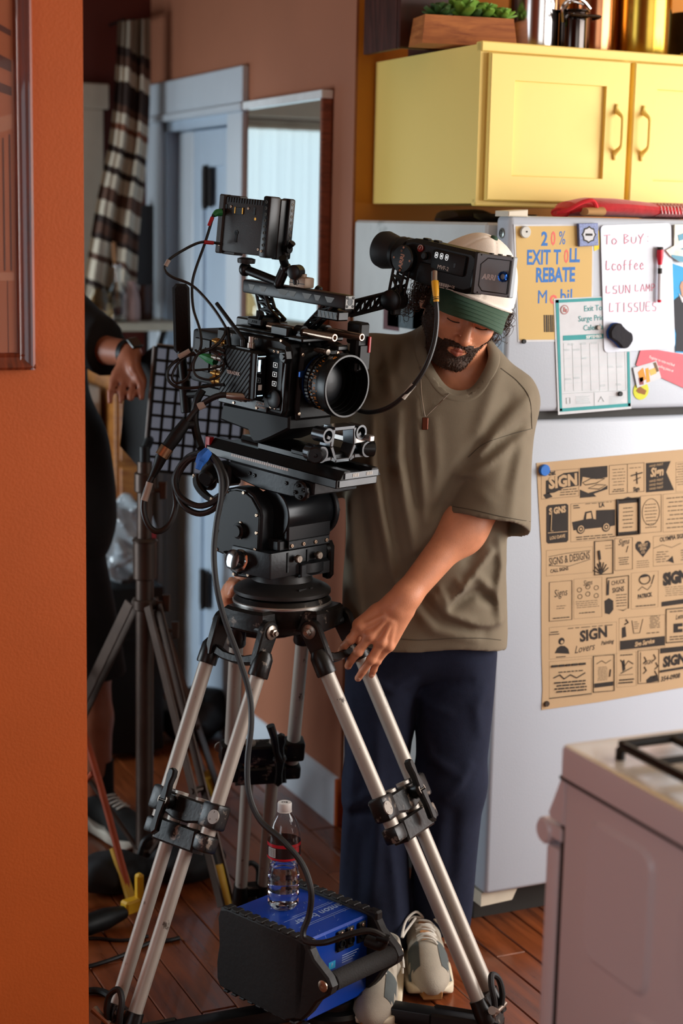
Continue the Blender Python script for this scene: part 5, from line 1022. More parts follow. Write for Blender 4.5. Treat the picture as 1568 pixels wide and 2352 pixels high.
# lips
def lips(x, y, z):
    ax = np.abs(x); f = face_sdf(x, y, z)-.0009
    return np.maximum(f, smin(sd_cone(ax, y, z, (.0, .094, -.0655), (.021, .081, -.0695), .0055, .002), sd_cone(ax, y, z, (.0, .092, -.0765), (.018, .081, -.0725), .0072, .003), .003))
b = sdf_mb(lips, (-.03, .065, -.095), (.03, .115, -.05), .0014, 1, MP @ MHD); b.build('lips', pm('lips', '96523f', .45), person, ang=180)
# eyelashes and brows
b = MB(MP @ MHD)
for sg in (-1, 1): b.tube([(sg*(.018+.0265*k/8), .0862-.0065*(k/8)**1.5-.001, -.0104-.0022*math.sin(math.pi*k/8)) for k in range(9)], .0013, 6)
b.build('eyelash', M_hair, person, kind='stuff')
b = MB(MP @ MHD); rng = random.Random(3)
for sg in (-1, 1):
    for k in range(150):
        f = rng.random(); x = .012+.038*f; y = .0955-.018*f**1.6; z = .0105+.006*math.sin(math.pi*min(1, f*.9))+rng.uniform(-.004, .004)*(1-.5*f)
        b.tube([(sg*x, y-.001, z), (sg*(x+.004), y-.0005, z+.002), (sg*(x+.009), y-.004, z+.0015)], [.0006, .0006, .0002], 3)
b.build('eyebrow', M_hair, person, kind='stuff')
# beard: a thin coat that follows the jaw, plus short hairs
def beard(x, y, z):
    ax = np.abs(x); f = face_sdf(x, y, z)
    neck = sd_ell(x, y, z, (0, .02, -.115), (.05, .05, .02))
    f = smin(f, neck, .02)
    line = -.060+.075*np.clip((ax-.052)/.022, 0, 1)**1.3       # cheek line rising into the sideburns
    reg = z-line
    must = np.maximum(np.abs(z+.0555+.25*np.clip(ax-.012, 0, 1)*1.0)-.0068, ax-.034)
    reg = smin(reg, must, .003)
    reg = np.maximum(reg, -sd_ell(x, y, z, (0, .09, -.0712), (.0215, .03, .0088)))
    reg = np.maximum(reg, -(y-.0)+.0); reg = np.maximum(reg, np.maximum(-(z+.122), -100))
    n = .0012*np.sin(x*900+40*np.sin(z*300))*np.sin(z*800+y*500)
    return smax(f-.0016-n, reg, .004)
b = sdf_mb(beard, (-.085, -.01, -.13), (.085, .12, .03), .0021, 0)
bv = np.array(b.v); bfs = b.f
cen = bv.mean(0); 
hs = MB(MP @ MHD); rng = random.Random(5)
for q in range(3400):
    f = bfs[rng.randrange(len(bfs))]; p0, p1, p2 = VE(b.v[f[0]]), VE(b.v[f[1]]), VE(b.v[f[2]]); n = (p1-p0).cross(p2-p0)
    if n.length < 1e-12: continue
    n.normalize(); o = p0-VE((0, 0, -.04)); 
    if n.dot(p0-VE((0, .02, p0.z))) < 0: n = -n
    dn = VE((.35*p0.x/.05, .15, -1)); dn = (dn-n*dn.dot(n)).normalized()
    L = rng.uniform(.003, .006); d1 = (n*.35+dn+VE((rng.uniform(-.4, .4), rng.uniform(-.3, .3), rng.uniform(-.3, .3)))).normalized()
    hs.tube([p0, p0+d1*L*.6+n*.001, p0+d1*L], [.00045, .0004, .0001], 3)
b.v = [tuple((MP @ MHD) @ VE(v)) for v in b.v]; bd_ = b.build('beard', M_beard, person, 'short dark brown beard', ang=180)
hs.build('beard_hair', M_hair, bd_, kind='stuff')
# curly hair at the sides and back
b = MB(MP @ MHD); rng = random.Random(11)
for q in range(560):
    sg = rng.choice((-1, 1)); az = R(rng.uniform(78, 172)); x = sg*math.sin(az)*.078; y = -.012+math.cos(az)*.098; z = rng.uniform(-.05, .045)
    if y > -.012 and z < .0: z = rng.uniform(.0, .04)
    out = VE((math.sin(az)*sg, math.cos(az)*.8, 0)).normalized(); t = VE((-out.y, out.x, 0)); p = VE((x, y, z)); P = []
    L = rng.uniform(.03, .072); rad = rng.uniform(.005, .011); ph = rng.uniform(0, 6.28); tw = rng.uniform(1.2, 2.3)*rng.choice((-1, 1)); lean = t*rng.uniform(-.5, .5)
    for k in range(15):
        s = k/14; c = p+(out*(.55+.5*(1-s))+lean*.6+VE((0, 0, -.75)))*L*s
        rr_ = rad*min(1, s*4); a = ph+tw*6.28*s; P.append(c+(t*math.cos(a)+(out*.7+VE((0, 0, .7)))*math.sin(a))*rr_)
    b.tube(P, [.0011*(1-.6*(k/14)) for k in range(15)], 4)
b.build('hair', M_hair, person, 'dark curly hair below the cap', kind='stuff')
# cap
MCAP = MHD @ Matrix.Rotation(R(4), 4, 'X') @ Matrix.Rotation(R(-5), 4, 'Y')
def crown(x, y, z):
    d = sd_ell(x, y, z, (0, -.012, .028), (.098, .113, .122)); az = np.arctan2(x, y+.012)
    for k in range(6):
        a = R(60*k); da = np.abs((az-a+math.pi) % (2*math.pi)-math.pi); r = np.sqrt(x*x+(y+.012)**2); d = d+.0016*np.exp(-(da*r/.0022)**2)
    d = d-.0022*np.sin(x*55+y*30)*np.sin(z*48+y*20)
    d = np.maximum(d, .034-z+.10*np.clip(-y-.02, 0, 1))
    return smax(d, -sd_ell(x, y, z, (0, -.012, .028), (.089, .104, .113)), .002)
b = sdf_mb(crown, (-.11, -.135, .0), (.11, .115, .165), .0032, 1, MP @ MCAP); cap = b.build('cap', M_capw, person, 'off white cap crown', ang=180)
b = MB(MP @ MCAP); b.ball((0, -.012, .150), (.0085, .0085, .005), 14, 8); b.build('cap_button', M_green, cap, 'green cap button')
def brim(u, v, dz=0):
    th = (2*u-1)*R(64); s = 2*u-1; r = .098*math.sin(th); y0 = -.012+.112*math.cos(th)
    L = .076*max(0, 1-abs(s)**3.2)**.6
    return VE((r*(1-.10*v), y0+L*v, .043-.036*s*s*(.45+.55*v)-.012*v-.006*v*v+dz))
b = MB(MP @ MCAP)
nx, ny = 36, 12; top_ = [brim(i/nx, j/ny) for j in range(ny+1) for i in range(nx+1)]; bot_ = [p+VE((0, -.001, -.0038)) for p in top_]
w_ = nx+1; N_ = len(top_); fs = [(j*w_+i, j*w_+i+1, (j+1)*w_+i+1, (j+1)*w_+i) for j in range(ny) for i in range(nx)]
fs += [tuple(N_+k for k in f[::-1]) for f in fs]; 
edge = [i for i in range(w_)]+[j*w_+nx for j in range(1, ny+1)]+[ny*w_+i for i in range(nx-1, -1, -1)]+[j*w_ for j in range(ny-1, 0, -1)]
for k in range(len(edge)): a, c = edge[k], edge[(k+1) % len(edge)]; fs.append((a, N_+a, N_+c, c))
b.add(top_+bot_, fs); brm = b.build('cap_brim', M_green, cap, 'bottle green curved brim', ang=50)
b = MB(MP @ MCAP)
for v in (.3, .48, .66, .84): b.tube([brim(.04+.92*i/40, v, .0004) for i in range(41)], .0004, 4)
b.build('stitching', M_green, brm, kind='stuff')
b = MB(MP @ MCAP); b.tube([brim(i/30, .0, .004) for i in range(31)], .004, 8); b.build('cap_seam', M_capw, cap)
# t-shirt
zs = [.70, .78, .88, 1.0, 1.1, 1.2, 1.28, 1.34, 1.38, 1.42, 1.46]
xcs = [.008, .010, .008, .004, .004, .016, .030, .040, .046, .05, .05]
wss = [.180, .181, .180, .176, .176, .182, .185, .165, .125, .085, .05]
ycs = [-.012, -.012, -.012, -.014, -.016, -.016, -.012, -.006, .0, .006, .01]
dss = [.122, .124, .125, .124, .122, .120, .112, .10, .085, .07, .05]
SH_L, SL_L = (.172, -.004, 1.285), (.122, -.105, 1.030)
SH_R, SL_R = (-.125, .040, 1.362), (-.235, .045, 1.135)
_ax = (VE(SL_L)-VE(SH_L)).normalized()
CR_T = [(.008, .011, ((270, 700), (260, 1000), (330, 1400), (420, 1850))), (.0085, .011, ((450, 650), (440, 950), (500, 1300), (560, 1600))), (.006, .010, ((580, 560), (590, 900), (620, 1200), (640, 1400))), (-.006, .012, ((350, 700), (380, 1300), (450, 1700))), (-.005, .011, ((530, 800), (570, 1300))), (.004, .012, ((700, 700), (720, 1000), (700, 1250))),
 (.008, .012, ((1380, 640), (1100, 840), (900, 1060), (800, 1250))), (.007, .010, ((1370, 800), (1080, 990), (880, 1090))), (-.013, .017, ((1010, 880), (860, 1110), (740, 1330))), (.006, .011, ((1390, 560), (1150, 740), (1020, 930))), (.005, .016, ((1180, 330), (1060, 650), (960, 950))), (-.004, .012, ((1250, 560), (1080, 790), (960, 980))), (-.005, .010, ((1330, 740), (1090, 900), (930, 1040))),
 (.009, .011, ((700, 1940), (800, 2060), (1000, 2140), (1170, 2150))), (.010, .009, ((870, 1830), (900, 1870), (1010, 1750), (1110, 1640))), (.008, .009, ((740, 1880), (800, 1990), (930, 1850))), (-.010, .012, ((830, 2010), (1000, 1920), (1130, 2010))), (.008, .010, ((1170, 1560), (1190, 1750), (1150, 1950), (1180, 2130))), (.006, .009, ((1000, 1790), (1110, 1900))), (-.008, .012, ((940, 1690), (1040, 1560))), (.006, .013, ((560, 2000), (700, 2170), (1000, 2240))), (-.006, .014, ((600, 1960), (760, 2120), (1050, 2200))),
 (.006, .011, ((240, 100), (250, 500))), (.005, .012, ((350, 60), (390, 500))), (.005, .012, ((500, 60), (450, 350))), (.005, .012, ((90, 1300), (130, 1700), (170, 2080))), (-.005, .013, ((180, 1200), (240, 1700))), (.003, .012, ((1000, 1180), (1090, 1240))), (.004, .012, ((1330, 900), (1260, 1150), (1230, 1330))), (-.004, .012, ((1280, 880), (1190, 1150)))]
def creases(X, Y, Z, C, sc, ox, oy, b):
    f = 0
    for A, w, pl_ in C:
        P = [mp(ox+x/sc, oy+y/sc, b) for x, y in pl_]; dm = None; n = len(P)-1
        for i in range(n):
            ax_, az_ = P[i].x, P[i].z; dx, dz = P[i+1].x-ax_, P[i+1].z-az_; t = np.clip(((X-ax_)*dx+(Z-az_)*dz)/(dx*dx+dz*dz), 0, 1)
            q = np.sqrt((X-ax_-t*dx)**2+(Z-az_-t*dz)**2); u = (i+t)/n; v = A*np.exp(-(q/w)**2)*(.35+.65*np.sin(math.pi*np.clip(.12+.76*u, 0, 1)))
            dm = v if dm is None else np.where(np.abs(v) > np.abs(dm), v, dm)
        f = f+dm
    return f*np.clip((-Y+.02)/.06, 0, 1)
def tee_fold(X, Y, Z):
    return 1.35*creases(X, Y, Z, CR_T, 3.094, 770, 740, -.12)+.0025*np.sin(X*24+Z*9+2*np.sin(Z*6))
def tee_body(X, Y, Z):
    xc = np.interp(Z, zs, xcs); w = np.interp(Z, zs, wss); yc = np.interp(Z, zs, ycs); dd = np.interp(Z, zs, dss)
    n = 2.4; q = (np.abs((X-xc)/w)**n+np.abs((Y-yc)/dd)**n)**(1/n); d = (q-1)*np.minimum(w, dd)*.9
    d = smin(d, sd_cone(X, Y, Z, (.055, .0, 1.352), SH_L, .055, .056), .03)
    d = smin(d, sd_cone(X, Y, Z, (.045, .01, 1.382), SH_R, .05, .058), .03)
    return smin(d, sd_cone(X, Y, Z, SH_R, SL_R, .060, .088), .03)
def tee(X, Y, Z):
    F = tee_fold(X, Y, Z)
    o = tee_body(X, Y, Z); t = sd_cone(X, Y, Z, SH_L, SL_L, .062, .098)
    up = smin(o, t, .03)-F                                  # shoulder and body as one surface
    sh = smax(up, -(up+.017), .001)
    below = (X-SL_L[0])*_ax.x+(Y-SL_L[1])*_ax.y+(Z-SL_L[2])*_ax.z+.030   # beyond the sleeve hem
    tt = t-F; sleeve = smax(np.maximum(tt, below-.030+.004*np.sin(X*40)), -(tt+.010), .001)
    o = o-F; body = smax(o, -(o+.017), .001)
    mix = np.clip((below+.05)/.04, 0, 1)                     # near the hem the sleeve is a tube of its own
    d = np.where(mix <= 0, sh, np.where(t < o+.02, np.minimum(body, sleeve), body))
    d = np.maximum(d, -(Z-(.748+.055*np.clip(-X, 0, .2)+.006*np.sin(X*22)+.10*np.clip(-Y-.02, 0, .1)*.9)))
    return smax(d, -sd_cone(X, Y, Z, (.055, -.040, 1.335), (.062, -.062, 1.52), .076, .086), .004)
b = sdf_mb(tee, (-.36, -.23, .71), (.30, .16, 1.47), .0047, 2)
from mathutils.bvhtree import BVHTree
tee_w = [MP @ VE(v) for v in b.v]; TEE_BVH = BVHTree.FromPolygons(tee_w, b.f)
def on_tee(px, py, lift=.002):
    d = ray(px, py).normalized(); h = TEE_BVH.ray_cast(CAM, d, 8.0)
    return (h[0]-d*lift) if h[0] is not None else at(px, py, 3.55)
b.v = [tuple(v) for v in tee_w]; shirt = b.build('t_shirt', M_tee, person, 'oversized olive taupe t-shirt', ang=180)
# ribbed collar: a flat band round the neck hole
axn = VE((.02, -.32, .95)).normalized(); NF = axis_frame(VE((.057, -.046, 1.35)), axn)
def neck_hit(a, r):
    p = NF @ VE((r*math.cos(a), r*math.sin(a), .16)); h = TEE_BVH.ray_cast(MP @ p, (MP.to_3x3() @ -axn), .6); return MPi @ h[0] if h[0] is not None else None
edge_r = []
for k in range(72):
    a = 2*math.pi*k/72; far = neck_hit(a, .125); r = .125; zf = (NF.inverted() @ far).z if far else 0
    while r > .06:
        h = neck_hit(a, r-.002); 
        if h is None: break
        z_ = (NF.inverted() @ h).z
        if z_ < zf-.012: break
        zf = z_; r -= .002
    edge_r.append(r)
for _ in range(4): edge_r = [(edge_r[i-1]+2*edge_r[i]+edge_r[(i+1) % 72])/4 for i in range(72)]
inner, outer = [], []
for k in range(72):
    a = 2*math.pi*k/72; o = neck_hit(a, edge_r[k]+.013); e = neck_hit(a, edge_r[k]+.004); o = o or outer[-1]; e = e or o
    outer.append(o); ez = NF.inverted() @ e; inner.append(NF @ VE(((edge_r[k]-.013)*math.cos(a), (edge_r[k]-.013)*math.sin(a), ez.z+.002)))
def sm(P): return [(P[i-1]+P[i]*2+P[(i+1) % len(P)])/4 for i in range(len(P))]
for _ in range(5): inner, outer = sm(inner), sm(outer)
rg = []
for i, o in zip(inner, outer):
    m_ = (i+o)*.5; out_ = (o-i).normalized(); rg.append([o-axn*.004+out_*.001, o+axn*.0012, o+axn*.0036-out_*.002, m_+axn*.0052, i+axn*.0036+out_*.002, i+axn*.001, i-axn*.004, m_-axn*.004])
rg.append(rg[0]); b = MB(MP); b.loft(rg, caps=False); b.build('collar', M_tee, shirt, 'ribbed crew collar', ang=60)
b = MB(MP); b.tube([o+axn*.0030-(o-i).normalized()*.0035 for i, o in zip(inner, outer)], .0007, 4, closed=True); b.build('collar_stitch', pm('dark seam', '4e4638', .9), shirt, kind='stuff')
# necklace
b = MB(); lpts = [on_tee(*q, .003) for q in ((966, 842), (966, 870), (968, 905), (972, 935), (976, 957))]; rpts = [on_tee(*q, .003) for q in ((1066, 868), (1052, 884), (1030, 905), (1005, 930), (985, 950), (978, 957))]
b.tube(lpts, .0011, 5, 4); b.tube(rpts, .0011, 5, 4); nk = b.build('necklace_chain', pm('silver chain', 'a89a8c', .3, .9), person)
b = MB(); c = on_tee(976, 973, .005); b.box((0, 0, 0), (.013, .003, .026), .002, frame(c, x=mr_, z=(0, 0, 1))); b.build('pendant', pm('copper brown pendant', '6b3a28', .35, .6), nk, 'small rectangular pendant')
# seams on the shirt: sleeve joint and hem stitches
b = MB(); 
def tee_line(pts, r=.0009): 
    P = spline([VE((x, y, 0)) for x, y in pts], 6); b.tube([on_tee(p.x, p.y, .0006) for p in P], r, 4)
tee_line([(1219, 985), (1165, 1000), (1110, 1020), (1075, 1050)]); tee_line([(1150, 846), (1190, 878), (1216, 918), (1221, 985)], .0012); tee_line([(1040, 1163), (1090, 1172), (1150, 1186), (1217, 1198)]); tee_line([(810, 1452), (880, 1462), (960, 1470), (1040, 1466), (1110, 1466), (1150, 1470)]); b.build('hem_stitch', pm('dark seam', '4e4638', .9), shirt, kind='stuff')
# trousers
CR_J = [(.006, .014, ((130, 480), (160, 1000), (100, 1500), (70, 1850))), (.005, .014, ((330, 700), (350, 1400), (300, 1900))), (.006, .011, ((90, 1270), (220, 1200), (340, 1100))), (-.005, .012, ((120, 1350), (260, 1290), (400, 1200))), (.006, .011, ((1010, 960), (930, 1090), (830, 1170))), (.005, .013, ((1130, 420), (1060, 520), (1090, 720))), (-.006, .012, ((640, 430), (800, 360), (1000, 330))), (.005, .012, ((660, 700), (720, 900), (900, 1000))), (.005, .013, ((800, 1300), (760, 1800), (740, 2100))), (-.005, .012, ((900, 1300), (880, 1800))), (.006, .012, ((430, 1500), (470, 1800), (500, 2150))), (-.004, .012, ((230, 1500), (200, 2000))), (.005, .010, ((600, 330), (450, 400), (300, 330))), (.005, .010, ((620, 420), (700, 520), (860, 560)))]
def trousers(X, Y, Z):
    d = sd_ell(X, Y, Z, (.004, -.002, .80), (.166, .112, .15))
    a = smin(sd_cone(X, Y, Z, (-.080, 0, .72), (-.092, -.012, .42), .086, .067), sd_cone(X, Y, Z, (-.092, -.012, .42), (-.086, .005, .035), .067, .086), .03)
    c = smin(sd_cone(X, Y, Z, (.084, 0, .72), (.076, -.002, .42), .088, .076), sd_cone(X, Y, Z, (.076, -.002, .42), (.064, .035, .05), .076, .070), .03)
    d = smin(d, smin(a, c, .012), .03)
    fold = 1.3*creases(X, Y, Z, CR_J, 3.179, 760, 1460, -.08)+.002*np.sin(X*40+Z*6+2*np.sin(Z*8))
    d = d-fold; d = smax(d, -(d+.017), .001)
    return np.maximum(np.maximum(d, Z-.84), (.036+np.where(X > -.012, .028, 0)+.15*np.clip(Y+.03, -.1, .1)*np.where(X > -.012, -.1, 0))-Z)
b = sdf_mb(trousers, (-.20, -.14, .0), (.20, .15, .86), .0055, 2, MP); trs = b.build('trousers', M_navy, person, 'wide navy cotton trousers', ang=180)
# trainers
M_shoe = pm('grey beige suede', 'a59b8b', .85, var=.06, scale=50, bump=.25, bscale=500)
M_sole = pm('cream foam sole', 'd8cbb0', .6, var=.05, bump=.05)
M_gum = pm('gum rubber', '9a6a3a', .6, var=.1); M_ovl = pm('slate grey suede', '4f5554', .8, bump=.2, bscale=500)
M_peach = pm('peach tongue', 'd99b62', .85); M_lace = pm('white lace', 'd6d0c4', .85, bump=.3, bscale=600)
def shoe_up(x, y, z):
    d = sd_ell(x, y, z, (0, .185, .035), (.046, .085, .042)); d = smin(d, sd_cone(x, y, z, (0, .14, .05), (0, .03, .075), .040, .037), .03); d = smin(d, sd_ell(x, y, z, (0, .02, .045), (.037, .062, .06)), .03)
    d = smin(d, sd_cone(x, y, z, (0, .03, .06), (0, .02, .105), .036, .035), .02)
    d = np.maximum(np.maximum(d, .018-z), z-.108+.15*np.clip(y-.02, 0, .1)); return smax(d, -sd_cone(x, y, z, (0, .025, .075), (0, .015, .14), .029, .03), .004)
def shoe_sole(x, y, z):
    t = np.clip((y+.04)/.31, 0, 1); w = .040+.012*np.sin(t*math.pi)**.7+.004*np.exp(-((t-.72)/.18)**2)-.0*t
    yy = np.clip(y, .0, .215); dx = np.abs(x); d = np.sqrt(np.maximum(dx-(w-.045), 0)**2+(y-yy)**2)-.046+.0
    return smax(smax(d, z-(.028+.010*np.exp(-((y+.0)/.05)**2)+.004*np.sin(y*60)), .004), -(z-.003-.9*np.clip(y-.215, 0, 1)**1.5*3), .004)
upv, upf = surface(shoe_up, (-.07, -.06, .0), (.07, .29, .13), .0035); upv = smooth_mesh(upv, upf, 1)
sov, sof = surface(shoe_sole, (-.075, -.07, -.005), (.075, .29, .06), .0035); sov = smooth_mesh(sov, sof, 1)
UPB = BVHTree.FromPolygons([VE(v) for v in upv], [tuple(f) for f in sof[:0]]+[tuple(int(i) for i in f) for f in upf])
def on_shoe(x, y, lift=.001):
    h = UPB.ray_cast(VE((x, y, .3)), VE((0, 0, -1))); return VE((x, y, (h[0].z if h[0] is not None else .03)+lift))
def shoe(toe, heel, name_label, seed):
    toe, heel = VE((toe[0], toe[1], 0)), VE((heel[0], heel[1], 0)); F = MP @ frame(heel+(toe-heel).normalized()*.05, y=(toe-heel), z=(0, 0, 1))
    def put(v, f): q = MB(F); q.add([tuple(p) for p in v], [tuple(int(i) for i in g) for g in f]); return q
    s = put(upv, upf).build('shoe', M_shoe, person, name_label, ang=180); put(sov, sof).build('sole', M_sole, s, 'cream foam sole', ang=180)
    q = MB(F); q.prism([(-.02, .262), (.02, .262), (.026, .235), (-.026, .235)], .006, .030, None, .004); q.build('gum_toe', M_gum, s, 'gum rubber toe piece')
    q = MB(F)
    for sg in (-1, 1):
        g = []
        for j in range(9):
            for i in range(6): 
                y = .135+.085*j/8; x = sg*(.020+.0235*i/5+.004*j/8); g.append(on_shoe(x, y, .0015))
        q.add(g, [(j*6+i, j*6+i+1, (j+1)*6+i+1, (j+1)*6+i) for j in range(8) for i in range(5)])
    q.build('side_overlay', M_ovl, s, 'slate grey toe overlays')
    q = MB(F); g = [on_shoe(-.013+.026*i/5, .055+.085*j/10, .0012) for j in range(11) for i in range(6)]; q.add(g, [(j*6+i, j*6+i+1, (j+1)*6+i+1, (j+1)*6+i) for j in range(10) for i in range(5)]); q.build('tongue', M_peach, s, 'peach tongue')
    q = MB(F); rg_ = random.Random(seed)
    for k in range(5):
        y = .066+.018*k; sl = .010 if k % 2 else -.008
        q.tube([on_shoe(-.021, y, .002), on_shoe(-.01, y+sl*.3, .006), on_shoe(.0, y+sl*.6, .008), on_shoe(.01, y+sl, .006), on_shoe(.021, y+sl, .002)], .0030, 6, 3); q.tube([on_shoe(.021, y, .002), on_shoe(.01, y+.006, .008), on_shoe(-.01, y+.01, .007), on_shoe(-.021, y+.016, .002)], .0028, 6, 3)
    for sg in (-1, 1):
        p = on_shoe(0, .062, .008); q.tube([p, p+VE((sg*.02, .005, .016)), p+VE((sg*.045, .03, .004)), p+VE((sg*.055, .06, -.02)), p+VE((sg*.045, .045, -.012)), p+VE((sg*.02, .01, .004))], .0028, 6, 4); q.tube([p, p+VE((sg*.03, -.0, .0)), p+VE((sg*.047, .01, -.03)), p+VE((sg*.05, .015, -.055))], .0026, 6, 4)
    q.build('laces', M_lace, s, 'white laces')
shoe((.036, -.205), (.018, .085), 'grey suede trainer on the floor beside tripod foot', 1)
shoe((-.098, -.362), (-.062, -.065), 'grey suede trainer partly behind spreader arm', 2)
# ------------------------------------------------------------------ cables round the rig
M_cab = pm('black cable rubber', '100e0d', .45, var=.2)
M_lab = pm('pale cable label', 'a79c92', .6)
def cable(name, pts, r, label, k=6, n=9, mat=None):
    P = [p if isinstance(p, VE) else at(*p) for p in pts]; t = thing(name, label, 'cable', P[-1]); b = MB(); b.tube(P, r, n, k); b.build('wire', mat or M_cab, t); return t
def sleeve(t, p, q, r, mat, name, lab=None, n=12, k=0): b = MB(); b.tube([at(*p), at(*q)], r, n); return b.build(name, mat, t, lab)
M_redt = pm('red tape', 'b01c22', .5); M_greent = pm('green boot plastic', '1f7d3e', .5)
t = cable('monitor_cable', [(504, 489, 3.47), (490, 494, 3.46), (484, 515, 3.46), (470, 560, 3.46), (447, 625, 3.45), (441, 660, 3.45), (444, 710, 3.44), (458, 755, 3.43), (462, 790, 3.42), (455, 815, 3.42)], .0030, 'thin black cable with green plug running from monitor down camera side')
b = MB(); b.tube([at(508, 488, 3.47), at(498, 489, 3.465), at(490, 495, 3.46)], [.008, .0075, .0045], 10, 3); b.build('plug_boot', M_greent, t, 'green plug boot'); sleeve(t, (488, 499, 3.46), (480, 519, 3.46), .0042, M_redt, 'tape_band', 'red tape band')
t = cable('monitor_power_cable', [(506, 560, 3.47), (480, 556, 3.46), (455, 558, 3.45), (420, 575, 3.44), (388, 597, 3.43), (378, 618, 3.43), (395, 636, 3.43), (440, 655, 3.43), (480, 695, 3.42), (510, 738, 3.41), (522, 765, 3.41), (514, 788, 3.42)], .0030, 'black cable with red band looping left from monitor to camera back')
sleeve(t, (490, 558, 3.463), (468, 556, 3.455), .0042, M_redt, 'tape_band', 'red tape band'); sleeve(t, (388, 597, 3.43), (380, 611, 3.43), .0045, M_lab, 'label', 'pale label')
# bundle of thin leads behind the transmitter
def rp(u, v, w): return MC @ VE((u, v, w))
for i, (pts, r) in enumerate((
  ([(516, 806, 3.40), (495, 800, 3.40), (455, 808, 3.40), (415, 822, 3.41), (388, 845, 3.41), (386, 872, 3.41), (410, 890, 3.41), (455, 890, 3.40), (495, 884, 3.40), (515, 884, 3.39)], .0034),
  ([(520, 818, 3.40), (490, 805, 3.40), (462, 806, 3.39), (445, 835, 3.39), (450, 862, 3.39), (480, 872, 3.39), (505, 862, 3.39), (514, 835, 3.40), (500, 815, 3.40), (470, 800, 3.40)], .0026),
  ([(518, 836, 3.40), (490, 846, 3.40), (455, 850, 3.40), (430, 850, 3.40)], .0026),
  ([(455, 815, 3.41), (430, 818, 3.41), (405, 840, 3.41), (395, 868, 3.41), (408, 880, 3.41), (430, 868, 3.41), (440, 840, 3.41), (452, 812, 3.41)], .0026),
  ([(453, 812, 3.40), (475, 805, 3.39), (500, 790, 3.39), (515, 770, 3.40), (520, 752, 3.41)], .0032))):
    lb = ('thick black lead looping round the back of camera', 'thin black lead coiled beside the ridged transmitter', 'short black lead crossing to the green boot', 'small black loop of lead in front of paddle stem', 'black lead rising over the camera top')[i]
    cable('signal_lead', pts, r, lb, n=7)['group'] = 'leads behind the camera'
tk = cable('cable_tie', [(448, 805, 3.40), (455, 812, 3.395), (462, 806, 3.39)], .004, 'knot of black ties binding the leads behind camera', 4)
b = MB(); b.tube([at(410, 820, 3.405), at(436, 806, 3.405)], .0055, 10); solo(b, 'cable_label', M_lab, 'pale paper label on lead loop at camera back', 'label')
# heavy power cable: from the camera plug, round a coil, down the tripod and into the battery box
PZ = .238
t = thing('power_cable', 'thick black power cable coiled at fluid head and running down to blue box', 'cable', at(892, 2155, 3.22))
path = [(574, 916, 3.38), (545, 912, 3.38), (505, 908, 3.38), (462, 930, 3.39), (430, 966, 3.39), (402, 1004, 3.39), (378, 1036, 3.39), (360, 1076, 3.39), (338, 1120, 3.39), (329, 1165, 3.39), (340, 1205, 3.39), (362, 1221, 3.39), (388, 1205, 3.39), (404, 1160, 3.39), (400, 1100, 3.38), (425, 1058, 3.37), (468, 1040, 3.36), (502, 1062, 3.35), (516, 1110, 3.35), (500, 1160, 3.35), (460, 1180, 3.36), (420, 1160, 3.37), (404, 1110, 3.38), (430, 1060, 3.37), (470, 1048, 3.355), (508, 1075, 3.345), (520, 1115, 3.345), (498, 1148, 3.345), (455, 1162, 3.355), (412, 1138, 3.37), (402, 1095, 3.375), (432, 1050, 3.37), (476, 1042, 3.345), (505, 1085, 3.335), (508, 1140, 3.335), (497, 1200, 3.335), (491, 1270, 3.335), (497, 1345, 3.33), (515, 1420, 3.33), (548, 1510, 3.32), (572, 1590, 3.31), (577, 1660, 3.30), (568, 1750, 3.29), (572, 1825, 3.28), (598, 1885, 3.27), (650, 1932, 3.25), (694, 1985, 3.24), (714, 2045, 3.23), (710, 2100, 3.235), (696, 2140, 3.235), (704, 2162, 3.225), (745, 2165, 3.20), (800, 2147, 3.195), (850, 2138, 3.20), (893, 2158, 3.20)]
b = MB(); b.tube([at(*p) for p in path], .0062, 10, 5); b.build('wire', M_cab, t)
b = MB(); b.tube([at(430, 966, 3.39), at(402, 1004, 3.39), at(383, 1030, 3.39)], [.011, .014, .013], 14, 4); b.tube([at(371, 1048, 3.39), at(362, 1070, 3.39), at(350, 1095, 3.39)], [.013, .010, .007], 14, 4); b.build('plug', M_blk2, t)
b = MB(); b.tube([at(384, 1028, 3.39), at(371, 1048, 3.39)], .0145, 20); b.build('plug_ring', pm('brass plug ring', 'a08062', .35, .9), t, 'metal plug ring')
b = MB(); b.tube([at(344, 1108, 3.39), at(331, 1150, 3.39)], .0075, 12); b.build('label', M_lab, t, 'pale printed label'); b = MB(); b.tube([at(470, 928, 3.389), at(455, 935, 3.39)], .0078, 12); b.build('label', M_lab, t)
b = MB(); b.tube([at(478, 1036, 3.335), at(466, 1050, 3.33), at(458, 1064, 3.335)], [.010, .013, .010], 8, 3); b.tube([at(462, 1058, 3.328), at(454, 1078, 3.326)], [.008, .006], 6); b.build('tape', pm('blue cloth tape', '1f5fb4', .7, bump=.3), t, 'blue tape tie')
b = MB(); b.tube([at(578, 912, 3.38), at(540, 910, 3.38), at(520, 908, 3.38)], [.0085, .0085, .007], 14, 3); b.build('connector', M_sil, t)
b = MB(); b.tube([at(866, 2150, 3.205), at(893, 2158, 3.20)], .009, 12); b.tube([at(842, 2160, 3.23), at(872, 2170, 3.215), at(885, 2160, 3.205)], [.012, .012, .008], 12, 3); b.build('plug', M_blk2, t)
b = MB(); b.tube([at(465, 895, 3.40), at(452, 920, 3.40), at(446, 960, 3.40), at(452, 1000, 3.39), at(462, 1030, 3.37)], .0085, 10, 5); b.tube([at(445, 975, 3.395), at(425, 975, 3.39)], .0095, 12); solo(b, 'gooseneck_mount', M_blk2, 'black flexible arm hanging behind camera above the cable coil', 'mount')
